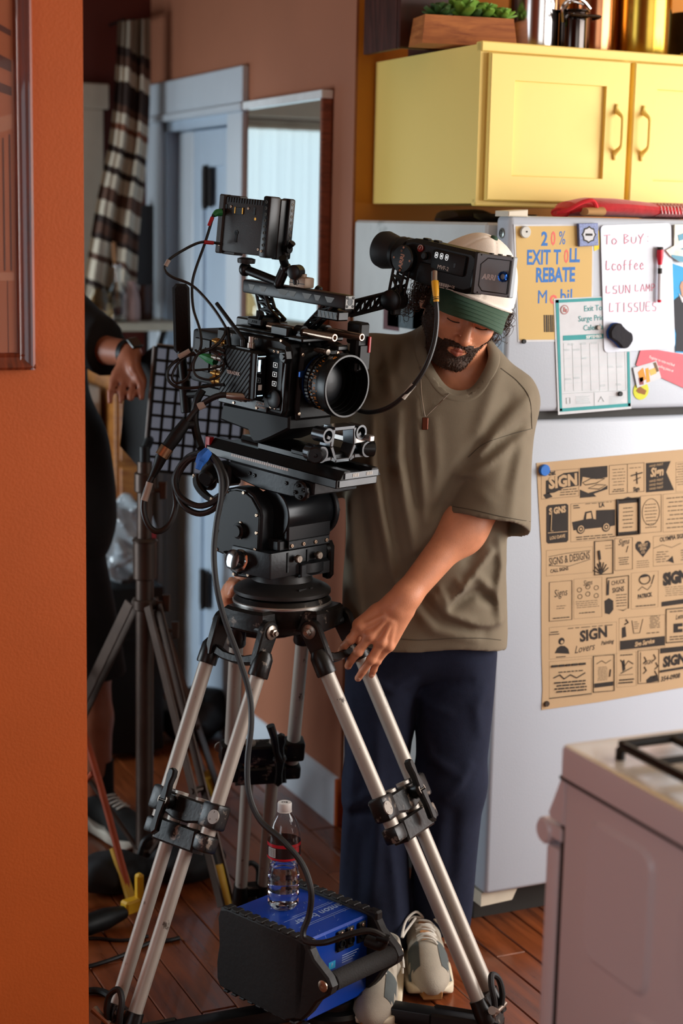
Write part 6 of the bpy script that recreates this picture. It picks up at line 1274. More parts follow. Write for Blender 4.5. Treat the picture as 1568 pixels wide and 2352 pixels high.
# viewfinder cable
t = cable('viewfinder_cable', [(997, 632, 3.275), (998, 655, 3.265), (1001, 690, 3.265), (1003, 735, 3.27), (996, 790, 3.27), (976, 845, 3.27), (945, 890, 3.28), (905, 928, 3.30), (865, 945, 3.33), (828, 944, 3.38), (800, 925, 3.42)], .0048, 'black viewfinder cable with yellow sleeve curving down to camera', k=8)
b = MB(); b.tube([at(998, 624, 3.275), at(998, 648, 3.268)], .0062, 14); b.build('connector', M_sil, t, 'metal connector')
b = MB(); P = [at(998.5, 646, 3.268), at(1000, 668, 3.264), at(1001.5, 693, 3.264)]; b.tube(P, [.0072, .0068, .0056], 14, 4); ys = b.build('strain_relief', pm('yellow strain relief', 'e0a418', .5), t, 'yellow strain relief')
b = MB()
for k in range(6): f = .42+.09*k; c = P[0].lerp(P[2], f); b.cyl(c, c+(P[2]-P[0]).normalized()*.0016, .0072, n=12)
b.build('slot', M_blk2, ys, kind='stuff')
b = MB(); b.tube([at(950, 883, 3.279), at(925, 914, 3.29)], .0056, 12); b.build('label', pm('clear grey label', 'b9b4a8', .3), t, 'grey label sleeve')
# ------------------------------------------------------------------ battery box
e1 = VE((.385, -.923, 0)).normalized(); e2 = Z_.cross(e1)
if e2.dot(VE((1, 0, 0))) < 0: e2 = -e2
BC = VE((1.304, 2.998, .056)); MBX = frame(BC, x=e1, y=Z_.cross(e1))
sy = 1 if (Z_.cross(e1)).dot(e2) > 0 else -1          # local y * sy points image right
bx = thing('power_station', 'blue battery power box with black rubber bumpers and carry handle, under tripod', 'battery box', BC)
M_blue = pm('scratched blue paint', '0b3a98', .3, .1, var=.05, wear='3d6bc0', wearamt=.30, wscale=30, stretch=(1, 6, 1))
M_bump = pm('moulded black rubber', '15110f', .6, var=.15, scale=20, bump=.15, bscale=90)
b = MB(MBX); b.b2((-.118, -.092, .004), (.106, .092, .181), .004); b.build('case', M_blue, bx)
for sg in (-1, 1):
    pr = [(-.142, .024), (-.132, .006), (.06, -.004), (.096, .012), (.112, .032), (.126, .17), (.118, .186), (.10, .190), (-.11, .190), (-.132, .184), (-.14, .16), (-.136, .1), (-.143, .06)]
    Fb = MBX @ frame((0, 0, 0), x=(1, 0, 0), y=(0, 0, 1))
    b = MB(MBX); b.M = Fb; b.prism(pr, -sg*.088 if sg < 0 else -.112, .112 if sg < 0 else -.088, None, .006); s_ = b.build('side_bumper', M_bump, bx)
    b = MB(Fb)
    zc = sg*-.100
    for k in range(10):
        x = -.112+.0245*k
        for yy in (.1885, .003): b.box((x, yy, zc), (.016, .005, .0245), .002)
    b.build('bumper_rib', M_bump, s_)
    b = MB(Fb); b.prism([(.09, .185), (.122, .186), (.142, .158), (.182, .132), (.192, .116), (.187, .099), (.174, .088), (.152, .070), (.132, .040), (.112, .018), (.09, .012)], zc-.012, zc+.012, None, .004); b.box((.118, .178, zc), (.024, .03, .022), .004); b.build('handle_bracket', M_bump, s_)
    b = MB(Fb); b.lathe([(.011, 0), (.012, .001), (.012, .004), (.009, .005), (.004, .005), (.003, .003), (0, .003)], (.172, .114, zc+(-.012 if sg > 0 else .012)), (0, 0, -1 if sg > 0 else 1), 24); b.build('bolt', M_scr, s_, 'bright handle bolt')
b = MB(MBX); b.cyl((.172, -.090, .114), (.172, .090, .114), .0195, n=28, b=.002); b.build('handle_grip', pm('foam grip', '1a1715', .85, bump=.35, bscale=260), bx)
# sockets and labels on the end panel
Fp = MBX @ frame((.106, 0, .092), x=(0, sy, 0), z=(1, 0, 0)); 
if (Fp.to_3x3() @ VE((0, 1, 0))).z < 0: Fp = Fp @ Matrix.Diagonal((1, -1, 1, 1))
for x in (.004, .032, .068):
    b = MB(Fp); b.b2((x-.012, .036, 0), (x+.012, .082, .006), .003); so = b.build('power_socket', M_blk2, bx)
    b = MB(Fp); b.lathe([(.0085, .0), (.0085, .004), (.006, .004), (.006, .001), (0, .001)], (x, .054, .006), (0, 0, 1), 18); b.build('outlet', M_blk, so); b = MB(Fp); screws(b, [(x, .076, .006)], (0, 0, 1), .004, .002); b.build('screw', M_scr, so)
b = MB(Fp)
for k in range(4): b.b2((.012, .022-.005*k, 0), (.062-.006*k, .0235-.005*k, .0005))
b.text('F', .012, frame((-.018, .012, .0006), x=(1, 0, 0), z=(0, 0, 1)), .0002)
b.build('printed_label', pm('pale blue print', '9fb6d8', .5), bx, kind='stuff')
b = MB(Fp); b.b2((-.028, .004, 0), (-.008, .020, .0004)); b.build('sticker', pm('cyan sticker', '2aa2d4', .5), bx, 'small cyan sticker')
b = MB(Fp); b.b2((.0, -.03, 0), (.07, -.006, .005), .002); b.build('recess_panel', M_blk2, bx)
FT = MBX @ frame((0.03, sy*.022, .1812), x=(0, -sy, 0), z=(0, 0, 1)); 
b = MB(FT); b.text('anton bauer', .030, frame((0, 0, 0), x=(1, .0, 0), z=(0, 0, 1)), .0002, .0003, sx=.95, shear=.2)
b.build('lettering', pm('silver print', '8d9fc0', .4), bx, kind='stuff')
b = MB(FT)
for y0, l in ((.020, .082), (.026, .066), (-.020, .085), (-.026, .055)): b.b2((-l, y0, 0), (l, y0+.0008, .0002))
rng = random.Random(4)
for k in range(26):
    x, y = rng.uniform(-.06, .085), rng.uniform(-.08, .09); a = rng.uniform(.2, 1.2); l = rng.uniform(.004, .016); b.tube([(x, y, .0), (x+l*math.cos(a), y+l*math.sin(a), 0)], .0003, 3)
b.build('printed_stripe', pm('silver print', '8d9fc0', .4), bx, kind='stuff')
# ------------------------------------------------------------------ water bottle
WB = onz(650, 2080, PZ+.001); WB.z = PZ+.0005
wt_ = thing('water_bottle', 'clear plastic water bottle with red and black label, half full, on blue box', 'bottle', WB)
o_pr = [(.0, .004), (.012, .004), (.018, .0), (.028, .001), (.0335, .008), (.034, .016), (.0325, .020), (.034, .026), (.0345, .034), (.0328, .038), (.0342, .044), (.0345, .052), (.033, .056), (.0342, .062), (.034, .072), (.031, .082), (.030, .09), (.0315, .098), (.0335, .104), (.0343, .112), (.0345, .15), (.0335, .156), (.0340, .160), (.032, .17), (.026, .188), (.018, .202), (.0128, .209), (.0124, .216), (.0124, .226)]
i_pr = [(max(0, r-.0007), z+(.0007 if z < .01 else 0)) for r, z in o_pr][::-1]
M_pet = thin('clear bottle plastic', (.96, .97, .98), .04, 1.3)
b = MB(); b.lathe(o_pr, WB, (0, 0, 1), 40, caps=False); b.build('body', M_pet, wt_)
b = MB(); b.lathe([(0, .006), (.012, .006)]+[(r-.0011, z) for r, z in o_pr if .001 <= z < .09]+[(.0295, .092), (0, .092)], WB, (0, 0, 1), 40, caps=False); b.build('water', glass('water', (.97, .985, 1), 0, 1.33), wt_)
b = MB(); b.lathe([(.0142, .212), (.0148, .213), (.0148, .227), (.0138, .229), (0, .229)], WB, (0, 0, 1), 36, flute=.012, nf=36); b.lathe([(.0128, .209), (.0155, .2095), (.0155, .2115), (.0128, .212)], WB, (0, 0, 1), 30); cp = b.build('cap', pm('white bottle cap', 'e8e6e2', .45), wt_)
b = MB(); b.text('DE', .011, frame(WB+VE((0, 0, .2292)), x=c_r, z=(0, 0, 1)), .0002); b.build('lettering', M_blk2, cp)
b = MB(); b.lathe([(.0347, .1115), (.0350, .113), (.0350, .146), (.0347, .1475)], WB, (0, 0, 1), 48, caps=False); lb = b.build('label', pm('clear label film', '2a1c1c', .35), wt_, 'dark label with red bands')
b = MB(); b.lathe([(.0352, .112), (.0352, .1165)], WB, (0, 0, 1), 48, caps=False); b.lathe([(.0352, .1395), (.0352, .1465)], WB, (0, 0, 1), 48, caps=False)
vd = VE((CAM.x-WB.x, CAM.y-WB.y, 0)).normalized(); va = math.atan2(vd.y, vd.x)
def onlab(a0, a1, z0, z1, r=.0354, n=8): 
    return [WB+VE((r*math.cos(va+R(a0+(a1-a0)*k/n)), r*math.sin(va+R(a0+(a1-a0)*k/n)), z)) for z in (z0, z1) for k in range(n+1)], [(k, k+1, n+2+k, n+1+k) for k in range(n)]
b.add(*onlab(35, 62, .127, .139)); b.build('red_band', pm('label red', 'c0182a', .4), lb, 'red label bands')
b = MB(); b.add(*onlab(-64, -30, .118, .138)); 
b.build('barcode_patch', pm('label white', 'd9d4cf', .45), lb)
b = MB(); 
for k in range(7): b.add(*onlab(-60+4.2*k, -58.5+4.2*k, .119, .137, .0356, 1))
b.build('barcode', M_blk2, lb, kind='stuff')
# ------------------------------------------------------------------ papers and magnets on the fridge
FY = 3.21
def fp(px, py, o=.0): 
    p = ony(px, py, FY); return VE((p.x, FY-o, p.z))
def sheet(pts, o, th, mat, name, label, cat, raw=True, sub=None, **kw):
    P = [fp(x, y) for x, y in pts]; b = MB(); b.M = None
    F = Matrix.Translation((0, FY-o, 0)) @ frame((0, 0, 0), x=(1, 0, 0), y=(0, 0, 1)); b.prism([(p.x, p.z) for p in P], 0, th, F)
    c = sum(P, VE())/len(P); return solo(b, name, mat, label, cat, VE((c.x, FY-o, min(p.z for p in P))), **kw)
def flat(pts, o, mat, name, parent, th=.0003, **kw):
    P = [fp(x, y) for x, y in pts]; b = MB(); F = Matrix.Translation((0, FY-o, 0)) @ frame((0, 0, 0), x=(1, 0, 0), y=(0, 0, 1)); b.prism([(p.x, p.z) for p in P], 0, th, F); return b.build(name, mat, parent, **kw)
PXM = 3.93/3800
def ftext(b, s, px, py, hpx, o, rot=0., sx=1., off=0., shear=0., align='CENTER'):
    p = fp(px, py, o); a = R(rot); b.text(s, hpx*PXM*1.42, frame(p, x=(math.cos(a), 0, math.sin(a)), z=(0, -1, 0)), .0001, off, sx, align, shear, 2)
k6 = lambda x, y: (1150+x/3.751, 460+y/3.751)
Q = lambda *p: [k6(*q) for q in p]
P_white = pm('white paper', 'c6c9cd', .7); P_yel = pm('yellow paper', 'c8a868', .7, var=.05, scale=3); P_blue = pm('blue ink', '1668b4', .6); P_red = pm('red ink', 'dc5f55', .6); P_teal = pm('teal ink', '1d8a8c', .6); P_dk = pm('dark ink', '2a2723', .7); P_pale = pm('pale grey ink', 'c3cfd0', .7); P_pink = pm('pink marker ink', 'ea7f98', .6); P_wht = pm('white ink', 'f2f0ee', .6)
cp_ = sheet(Q((108, 208), (800, 204), (788, 1190), (640, 1215), (145, 1222)), .0006, .0005, P_white, 'coupon_sheet', 'yellow rebate coupon sheet with blue and red lettering on freezer door', 'paper')
flat(Q((124, 224), (786, 220), (772, 1185), (630, 1198), (152, 1203)), .0012, P_yel, 'yellow_print', cp_)
b = MB()
ftext(b, '2', *k6(372, 338), 29, .0017, 1, .8, .0012); ftext(b, '%', *k6(525, 330), 29, .0017, 1, .62)
ftext(b, 'EXIT T', *k6(365, 497), 31, .0017, 1.2, .66, .0010); ftext(b, 'LL', *k6(630, 480), 29, .0017, 1.2, .66, .0014)
ftext(b, 'REBATE', *k6(466, 648), 30, .0017, 1.2, .68, .0014); ftext(b, 'M', *k6(355, 838), 29, .0017, 1, .85, 0); ftext(b, 'bil', *k6(560, 828), 29, .0017, 1, .85, .0005)
b.build('lettering', P_blue, cp_, kind='stuff')
b = MB(); ftext(b, '0', *k6(447, 335), 29, .0017, 1, .6, .0008); ftext(b, '0', *k6(560, 488), 29, .0017, 1, .6, .0006); ftext(b, 'o', *k6(450, 842), 28, .0017, 1, .9, .001); b.build('red_lettering', P_red, cp_, kind='stuff')
for k in range(11):
    w = (6, 3, 8, 4)[k % 4]
    if 365+9*k < 470: flat(Q((365+9*k, 988), (365+9*k+w, 988), (368+9*k+w, 1135), (368+9*k, 1135)), .0016, P_dk, 'barcode_bar', cp_)
cal = sheet(Q((450, 848), (1108, 815), (1118, 1795), (488, 1848)), .0018, .0006, P_white, 'surge_calendar', 'white toll calendar sheet with teal border, below the rebate coupon', 'calendar')
for q in (((465, 858), (900, 835), (900, 862), (466, 884)), ((465, 858), (492, 856), (522, 1815), (502, 1816)), ((502, 1793), (1110, 1746), (1112, 1775), (502, 1822)), ((1080, 1305), (1102, 1303), (1112, 1775), (1088, 1772)), ((530, 1165), (1075, 1140), (1076, 1180), (530, 1208))): flat(Q(*q), .0027, P_teal, 'teal_border', cal)
b = MB(); ftext(b, 'Exit Toll', *k6(800, 930), 12.5, .003, 3, .9); ftext(b, 'Surge Pricing', *k6(800, 1015), 12.5, .003, 3, .9); ftext(b, 'Calendar', *k6(800, 1095), 12.5, .003, 3, .9); b.build('lettering', P_teal, cal, kind='stuff')
b = MB(); ftext(b, 'SEPTEMBER', *k6(795, 1175), 6.5, .0032, 3, .9, .0002); b.build('month_lettering', P_wht, cal, kind='stuff')
b = MB(); c = fp(*k6(542, 942), .003); b.lathe([(.0105, 0), (.0105, .0003), (0, .0003)], c, (0, -1, 0), 20); sl = b.build('seal', P_pale, cal, 'round grey and red seal')
b = MB(); b.lathe([(.0085, 0), (.0105, 0), (.0105, .0005), (.0085, .0005), (.0085, 0)], c, (0, -1, 0), 20, caps=False); b.b2(c+VE((-.004, -.0008, -.005)), c+VE((.001, -.0003, .006))); b.b2(c+VE((.002, -.0008, -.006)), c+VE((.006, -.0003, .002))); b.build('seal_print', pm('dull red ink', 'a86c6a', .7), sl)
for r_ in range(7): y = 1225+70*r_; flat(Q((530, y), (1062, y-28), (1062, y-26), (530, y+2)), .0027, P_pale, 'grid_rule', cal)
for c_ in range(8): x = 534+75*c_; flat(Q((x, 1230), (x+2, 1230), (x+14, 1640), (x+12, 1640)), .0027, P_pale, 'grid_rule', cal)
b = MB(); rng = random.Random(2)
for x, y in ((570, 1285), (645, 1282), (715, 1355), (940, 1430), (1020, 1428), (575, 1535), (650, 1525), (875, 1592), (1010, 1582), (600, 1235), (700, 1230), (800, 1225)):
    for k in range(2): p, q = k6(x-28, y+10*k), k6(x+28-rng.uniform(0, 14), y+10*k-3); b.tube([fp(*p, .0030), fp(*q, .0030)], .0006, 3)
for x0 in (640, 930):
    for k in range(6): p, q = k6(x0, 1690+12*k), k6(x0+130-rng.uniform(0, 30), 1684+12*k); b.tube([fp(*p, .0030), fp(*q, .0030)], .0005, 3)
p = [fp(*k6(*q), .003) for q in ((835, 1735), (858, 1690), (882, 1733))]; b.tube(p, .0008, 4, closed=True); p = [fp(*k6(*q), .003) for q in ((560, 1700), (590, 1698), (592, 1750), (562, 1752))]; b.tube(p, .0006, 4, closed=True); p = [fp(*k6(*q), .003) for q in ((800, 1655), (802, 1770))]; b.tube(p, .0005, 3); b.tube([fp(*k6(525, 1665), .003), fp(*k6(1080, 1635), .003)], .0005, 3)
b.build('fine_print', P_pale, cal, kind='stuff')
# whiteboard, marker, eraser
def rounded(pts, r=.012):
    P = [fp(x, y) for x, y in pts]; o = []
    for i in range(len(P)):
        a, c, d = P[i-1], P[i], P[(i+1) % len(P)]; u = (a-c).normalized()*r; w = (d-c).normalized()*r
        for k in range(5): t = k/4; o.append((c+u)*(1-t)**2+c*2*t*(1-t)+(c+w)*t*t)
    return [(p.x, p.z) for p in o]
FW = lambda o: Matrix.Translation((0, FY-o, 0)) @ frame((0, 0, 0), x=(1, 0, 0), y=(0, 0, 1))
wbq = Q((848, 215), (1455, 195), (1490, 1272), (880, 1312)); b = MB(); b.prism(rounded(wbq), 0, .0012, FW(.0036)); c = fp(*k6(1170, 1300)); board = solo(b, 'whiteboard_sheet', pm('whiteboard film', 'c4cad6', .3), 'magnetic whiteboard sheet with pink handwritten shopping list', 'whiteboard', VE((c.x, FY-.004, c.z)))
b = MB()
def stroke(pts, r=.00085): b.tube([fp(*k6(x, y), .0052) for x, y in pts], r, 4, 2)
def hand(s, x, y, w, h, slant=-.035):
    G = {'T': [[(0, .05), (1, 0)], [(.5, 0), (.45, 1)]], 'o': [[(.5, .4), (.1, .6), (.2, .95), (.6, 1), (.9, .7), (.5, .4)]], 'B': [[(.1, 0), (.1, 1)], [(.1, 0), (.8, .15), (.1, .45), (.9, .7), (.1, 1)]], 'u': [[(.1, .3), (.1, .85), (.5, 1), (.85, .8), (.9, .3)]], 'y': [[(.05, .1), (.45, .55)], [(.95, 0), (.5, .5), (.3, 1.1)]], ':': [[(.4, .3), (.45, .35)], [(.4, .8), (.45, .85)]], 'L': [[(.1, 0), (.05, .9), (.8, .85)]], 'c': [[(.9, .45), (.4, .35), (.1, .7), (.4, 1), (.9, .9)]], 'f': [[(.8, .05), (.4, .1), (.35, 1.05)], [(.1, .5), (.8, .45)]], 'e': [[(.1, .7), (.8, .6), (.5, .35), (.1, .7), (.4, 1), (.9, .9)]], 'S': [[(.9, .1), (.3, .1), (.2, .45), (.8, .6), (.7, 1), (.1, .95)]], 'U': [[(.1, 0), (.15, .9), (.6, 1), (.85, .7), (.9, 0)]], 'N': [[(.1, 1), (.1, 0), (.85, 1), (.9, 0)]], 'A': [[(.05, 1), (.5, 0), (.95, 1)], [(.25, .65), (.75, .62)]], 'M': [[(.05, 1), (.15, 0), (.5, .7), (.85, 0), (.95, 1)]], 'P': [[(.15, 1), (.1, 0), (.8, .15), (.7, .5), (.15, .55)]], 'I': [[(.5, 0), (.5, 1)]], 'E': [[(.9, .05), (.15, .05), (.1, .95), (.9, .95)], [(.12, .5), (.7, .48)]]}
    for ch in s:
        for st_ in G.get(ch, []): stroke([(x+w*.8*p, y+h*q+slant*w*p) for p, q in st_])
        x += w*(1. if ch != ' ' else .7); y += slant*w
hand('To Buy:', 880, 300, 62, 80); hand('Lcoffee', 895, 520, 48, 85); hand('LSUN', 895, 735, 55, 70); hand('LAMP', 1145, 725, 46, 62); hand('LTISSUES', 925, 885, 52, 80); b.build('handwriting', P_pink, board, kind='stuff')
def cylz(name, px, y0, y1, r, o, parts, label, cat):
    p0, p1 = fp(px[0], y0, o), fp(px[1], y1, o); t = thing(name, label, cat, p1)
    for nm, a, c, rr_, mt in parts: b = MB(); b.cyl(p0.lerp(p1, a), p0.lerp(p1, c), rr_[0]*r, rr_[1]*r, 18, 0); b.build(nm, mt, t)
cylz('dry_erase_marker', (1508, 1506), 567, 694, .0075, .0135, [('cap_top', 0, .05, (.9, .95), P_dk), ('cap', .05, .17, (1, 1.02), pm('marker red plastic', 'd42038', .4)), ('cap_skirt', .17, .32, (1.02, .66), pm('marker red plastic', 'd42038', .4)), ('barrel', .32, .95, (.66, .66), pm('marker white plastic', 'd8d8de', .4)), ('end_plug', .95, 1.0, (.7, .6), pm('marker red plastic', 'd42038', .4)), ('print', .38, .48, (.68, .68), P_dk)], 'red capped dry erase marker clipped upright on the whiteboard', 'marker')
c = fp(1415, 770, .006); Fe = frame(c, x=(math.cos(R(-36)), 0, math.sin(R(-36))), z=(0, -1, 0)); er = thing('board_eraser', 'black wavy-sided whiteboard eraser at lower left of whiteboard', 'eraser', c)
def wavy(sx_, sy_): return [(sx_*(1+.06*math.cos(4*a))*math.copysign(abs(math.cos(a))**.55, math.cos(a)), sy_*(1-.16*math.exp(-(math.cos(a)/.25)**2))*math.copysign(abs(math.sin(a))**.55, math.sin(a))) for a in [2*math.pi*k/40 for k in range(40)]]
b = MB(); b.prism(wavy(.0315, .0225), 0, .006, Fe, .001); b.build('felt_pad', pm('blue foam', '1f4f9a', .8), er, 'blue backing'); b = MB(); b.prism(wavy(.0310, .022), .006, .018, Fe, .003); b.build('grip', pm('dark felt', '1d1c22', .85, bump=.2), er)
def disc(name, px, py, r, h, mat, label, o=.0014, cat='magnet', group=None):
    b = MB(); b.lathe([(r*.92, 0), (r, h*.2), (r, h*.75), (r*.88, h), (0, h)], fp(px, py, o), (0, -1, 0), 28); return solo(b, name, mat, label, cat, fp(px, py, o), group)
q = disc('round_magnet', 1203, 533, .0132, .008, pm('pale grey plastic', 'b9b9b2', .45), 'pale grey round magnet on upper left corner of yellow coupon', .0014)
b = MB(); b.lathe([(.0022, 0), (.0022, .0006), (0, .0006)], fp(1204.5, 532, .0095), (0, -1, 0), 10); b.build('centre_dot', P_dk, q)
disc('button_magnet', 1201, 784, .0052, .006, M_blk2, 'small black magnet at lower left corner of yellow coupon', .0008); disc('button_magnet', 1421, 904, .0058, .006, M_blk2, 'small black magnet near lower right of the toll calendar', .0027); disc('button_magnet', 1371, 752, .0055, .006, pm('pewter', '6d6259', .4, .5), 'small pewter magnet between calendar and whiteboard', .0027)
tq = Q((648, 200), (815, 196), (820, 388), (655, 398)); P = [fp(*q) for q in tq]; cc_ = sum(P, VE())/4
tm = thing('tile_magnet', 'square blue and white patterned tile magnet on coupon corner', 'magnet', VE((cc_.x, FY-.002, min(p.z for p in P))))
b = MB(); b.prism([(p.x, p.z) for p in P], 0, .009, FW(.0016), .001); b.build('tile', pm('blue patterned glaze', '5a6a9c', .3, var=.45, scale=260), tm)
ct = VE((cc_.x, FY-.0106, cc_.z)); b = MB(); b.prism([((.0165 if k % 2 else .0195)*math.cos(R(22.5*k)), (.0165 if k % 2 else .0195)*math.sin(R(22.5*k))) for k in range(16)], 0, .0004, frame(ct, x=(1, 0, 0), z=(0, -1, 0))); b.build('star', P_dk, tm); b = MB(); b.prism([((.0135 if k % 2 else .0155)*math.cos(R(22.5*k)), (.0135 if k % 2 else .0155)*math.sin(R(22.5*k))) for k in range(16)], 0, .0008, frame(ct, x=(1, 0, 0), z=(0, -1, 0))); b.build('star_centre', P_white, tm); b = MB(); b.b2(ct+VE((-.009, -.0014, -.0025)), ct+VE((.009, -.0008, .0025))); b.build('motto_strip', P_dk, tm)
sheet(Q((790, 262), (838, 258), (848, 330), (842, 420), (800, 438)), .0008, .001, pm('yellow card', 'e8c820', .6), 'yellow_sticker', 'sliver of yellow sticker between tile magnet and whiteboard', 'sticker')
gm = sheet(Q((1475, 210), (1600, 205), (1600, 530), (1520, 532), (1440, 480), (1400, 430), (1470, 390)), .002, .008, pm('pale resin', 'c9c9bb', .35, var=.25, scale=60), 'resin_magnet', 'pale resin souvenir magnet with teal base at right end of freezer', 'magnet')
for q in (((1445, 468), (1600, 490), (1600, 532), (1520, 530), (1450, 490)), ((1500, 300), (1560, 280), (1570, 330), (1510, 350)), ((1520, 420), (1568, 400), (1568, 430))): flat(Q(*q), .0104, pm('teal enamel', '1f7f9c', .4), 'teal_detail', gm)
fl = sheet(Q((1472, 545), (1760, 640), (1740, 1330), (1500, 1310)), .0010, .0006, pm('cyan blue print', '1295cc', .6), 'campaign_flyer', 'bright blue flyer with man in dark suit behind the whiteboard edge', 'flyer')
flat(Q((1485, 860), (1560, 800), (1680, 800), (1700, 1310), (1500, 1300), (1505, 1150), (1490, 1090)), .0018, pm('dark suit print', '23242c', .7), 'printed_suit', fl); flat(Q((1535, 740), (1550, 700), (1590, 690), (1620, 730), (1620, 800), (1590, 850), (1550, 820)), .0022, pm('skin print', 'b99078', .7), 'printed_head', fl); flat(Q((1525, 800), (1575, 850), (1600, 800), (1600, 880), (1555, 880)), .0024, P_white, 'printed_collar', fl)
pf_ = sheet(Q((1197, 1290), (1350, 1290), (1620, 1335), (1620, 1640), (1400, 1540), (1158, 1420)), .0022, .0006, pm('coral print', 'd85c68', .6), 'voting_card', 'coral voter registration card partly hidden under the whiteboard', 'flyer')
b = MB(); ftext(b, 'Register to vote and find', *k6(1380, 1385), 6, .0031, -16.5, .85); ftext(b, 'your polling place at', *k6(1390, 1440), 6, .0031, -16.5, .85); b.build('lettering', P_wht, pf_, kind='stuff')
yg = disc('round_sticker', 1471, 897, .0215, .0008, pm('lime print', 'c2c41e', .6), 'lime green round sticker below the photo card', .0008, 'sticker'); flat(Q((1160, 1640), (1190, 1600), (1250, 1640), (1235, 1675), (1180, 1660)), .0018, pm('brown print', '8a5a24', .7), 'printed_boot', yg)
pc = sheet(Q((1130, 1442), (1330, 1383), (1372, 1530), (1165, 1615)), .0034, .0008, P_white, 'photo_card', 'small photo card of orange figures pinned below the whiteboard', 'photo')
for q, cl in ((((1170, 1480), (1215, 1440), (1240, 1540), (1190, 1570)), 'd08a2a'), (((1235, 1450), (1260, 1440), (1275, 1560), (1245, 1570)), 'e0962a'), (((1265, 1460), (1320, 1440), (1330, 1490), (1280, 1510)), 'dcae5a'), (((1300, 1400), (1325, 1393), (1352, 1470), (1330, 1480)), '6a5238'), (((1175, 1530), (1215, 1520), (1220, 1585), (1185, 1590)), '8a4a4a')): flat(Q(*q), .0043, pm('print '+cl, cl, .7), 'printed_shape', pc)
# ---------------------------------------------------------------- kraft paper poster of old adverts
k7 = lambda x, y: (1200+x/3.5625, 1020+y/3.5625)
M_kraft = pm('kraft paper', 'b39672', .8, var=.06, scale=5, bump=.1, bscale=40); M_ink = pm('black poster ink', '231b15', .8, var=.2)
left = [(110, 155), (120, 330), (135, 600), (152, 900), (150, 1300), (152, 1700), (160, 2000), (152, 2175)]
po_pts = [k7(*q) for q in left]+[k7(620, 2110), k7(1311, 1990), k7(1750, 1920), k7(1720, -10), k7(1311, 42)]
po = sheet(po_pts, .0005, .0009, M_kraft, 'kraft_poster', 'brown kraft paper poster of black vintage sign adverts on fridge door', 'poster')
Fk = FW(.00145)
def pk(x, y): p = fp(*k7(x, y)); return (p.x, p.z)
def uv(bk, u, v): x0, y0, x1, y1 = bk; return pk(x0+(x1-x0)*u, y0+(y1-y0)*v-(x1-x0)*u*.085+.0*v)
prt = MB()
def fill(bk, pts): prt.prism([uv(bk, *q) for q in pts], 0, .0003, Fk)
def line(bk, pts, w=.0006, closed=False): prt.tube([VE((uv(bk, *q)[0], FY-.0015, uv(bk, *q)[1])) for q in pts], w, 4, closed=closed)
def border(bk, w=.0007): line(bk, [(0, 0), (1, 0), (1, 1), (0, 1)], w, True)
rng = random.Random(9)
def para(bk, u0, u1, v0, v1, n, w=.0008):
    for i in range(n):
        v = v0+(v1-v0)*(i+.5)/n; a = u0+rng.uniform(0, .12)*(u1-u0); c = u1-rng.uniform(0, .12)*(u1-u0); x = a
        while x < c-.02: 
            y = min(c, x+rng.uniform(.05, .16)); line(bk, [(x, v), (y, v)], w); x = y+.03
def word(bk, s, u, v, h, sx_=.8, off=.0006, shear=0, M=None):
    p = uv(bk, u, v); a = R(4.9); (M or prt).text(s, h*PXM/3.5625*1.42, frame((p[0], FY-(.0016 if M is None else .0022), p[1]), x=(math.cos(a), 0, math.sin(a)), z=(0, -1, 0)), .0001, off, sx_, 'CENTER', shear, 2)
neg = MB()
B1 = (150, 225, 455, 450); border(B1, .0004); fill(B1, [(.12, .34), (.35, .28), (.6, .12), (1., .1), (1., .62), (.6, .66), (.35, .80), (.12, .82)]); word(B1, 'SIGN', .58, .43, 88, .95, .0018, M=neg); word(B1, 'that', .28, .08, 40, .7); para(B1, .45, 1, .68, .95, 3, .0011); fill(B1, [(.05, .85), (.2, .78), (.3, .95), (.12, 1)])
B2 = (465, 195, 690, 440); fill(B2, [(0, 0), (1, 0), (1, .38), (.6, .42), (.1, .30), (.05, .6), (0, .62)]); fill(B2, [(0, .72), (.3, .86), (.75, .78), (1, .66), (1, .78), (.5, .9), (.6, 1), (0, 1)]); line(B2, [(.1, .5), (.4, .38), (.9, .42), (.6, .55), (.2, .58)], .0012, True); line(B2, [(.3, .7), (.6, .6), (.95, .64), (.7, .76)], .0012, True); para(B2, .5, .95, .1, .3, 3, .0)
B3 = (705, 175, 990, 410); border(B3); line(B3, [(.52, 0), (.52, 1)]); para(B3, .08, .46, .1, .75, 6); para(B3, .58, .95, .1, .2, 1); para(B3, .08, .46, .82, .95, 2, .0013); line(B3, [(.78, .3), (.8, .72)], .0016); line(B3, [(.62, .42), (.95, .34)], .0018); line(B3, [(.7, .6), (.9, .5)], .0012); word(B3, 'Sign', .78, .9, 34, .8)
B4 = (1005, 155, 1235, 395); fill(B4, [(0, 0), (.88, 0), (.72, .36), (1, 1), (0, 1)]); word(B4, 'Sign', .38, .34, 70, .8, .0012, .2, neg); para(B4, .08, .0, .1, .1, 0)
for v in (.1, .62, .75, .88): word(B4, 'HAND PAINT', .36, v, 20, .8, 0, M=neg)
B5 = (1250, 150, 1440, 390); para(B5, .0, 1, .02, .8, 9); border(B5, .0003)
C1 = (190, 500, 370, 815); prt.prism([uv(C1, u, v) for u, v in ((.08, 0), (.92, 0), (1, .05), (1, .95), (.92, 1), (.08, 1), (0, .95), (0, .05))], 0, .0003, Fk); word(C1, 'S GNS', .5, .16, 50, .8, .001, M=neg)
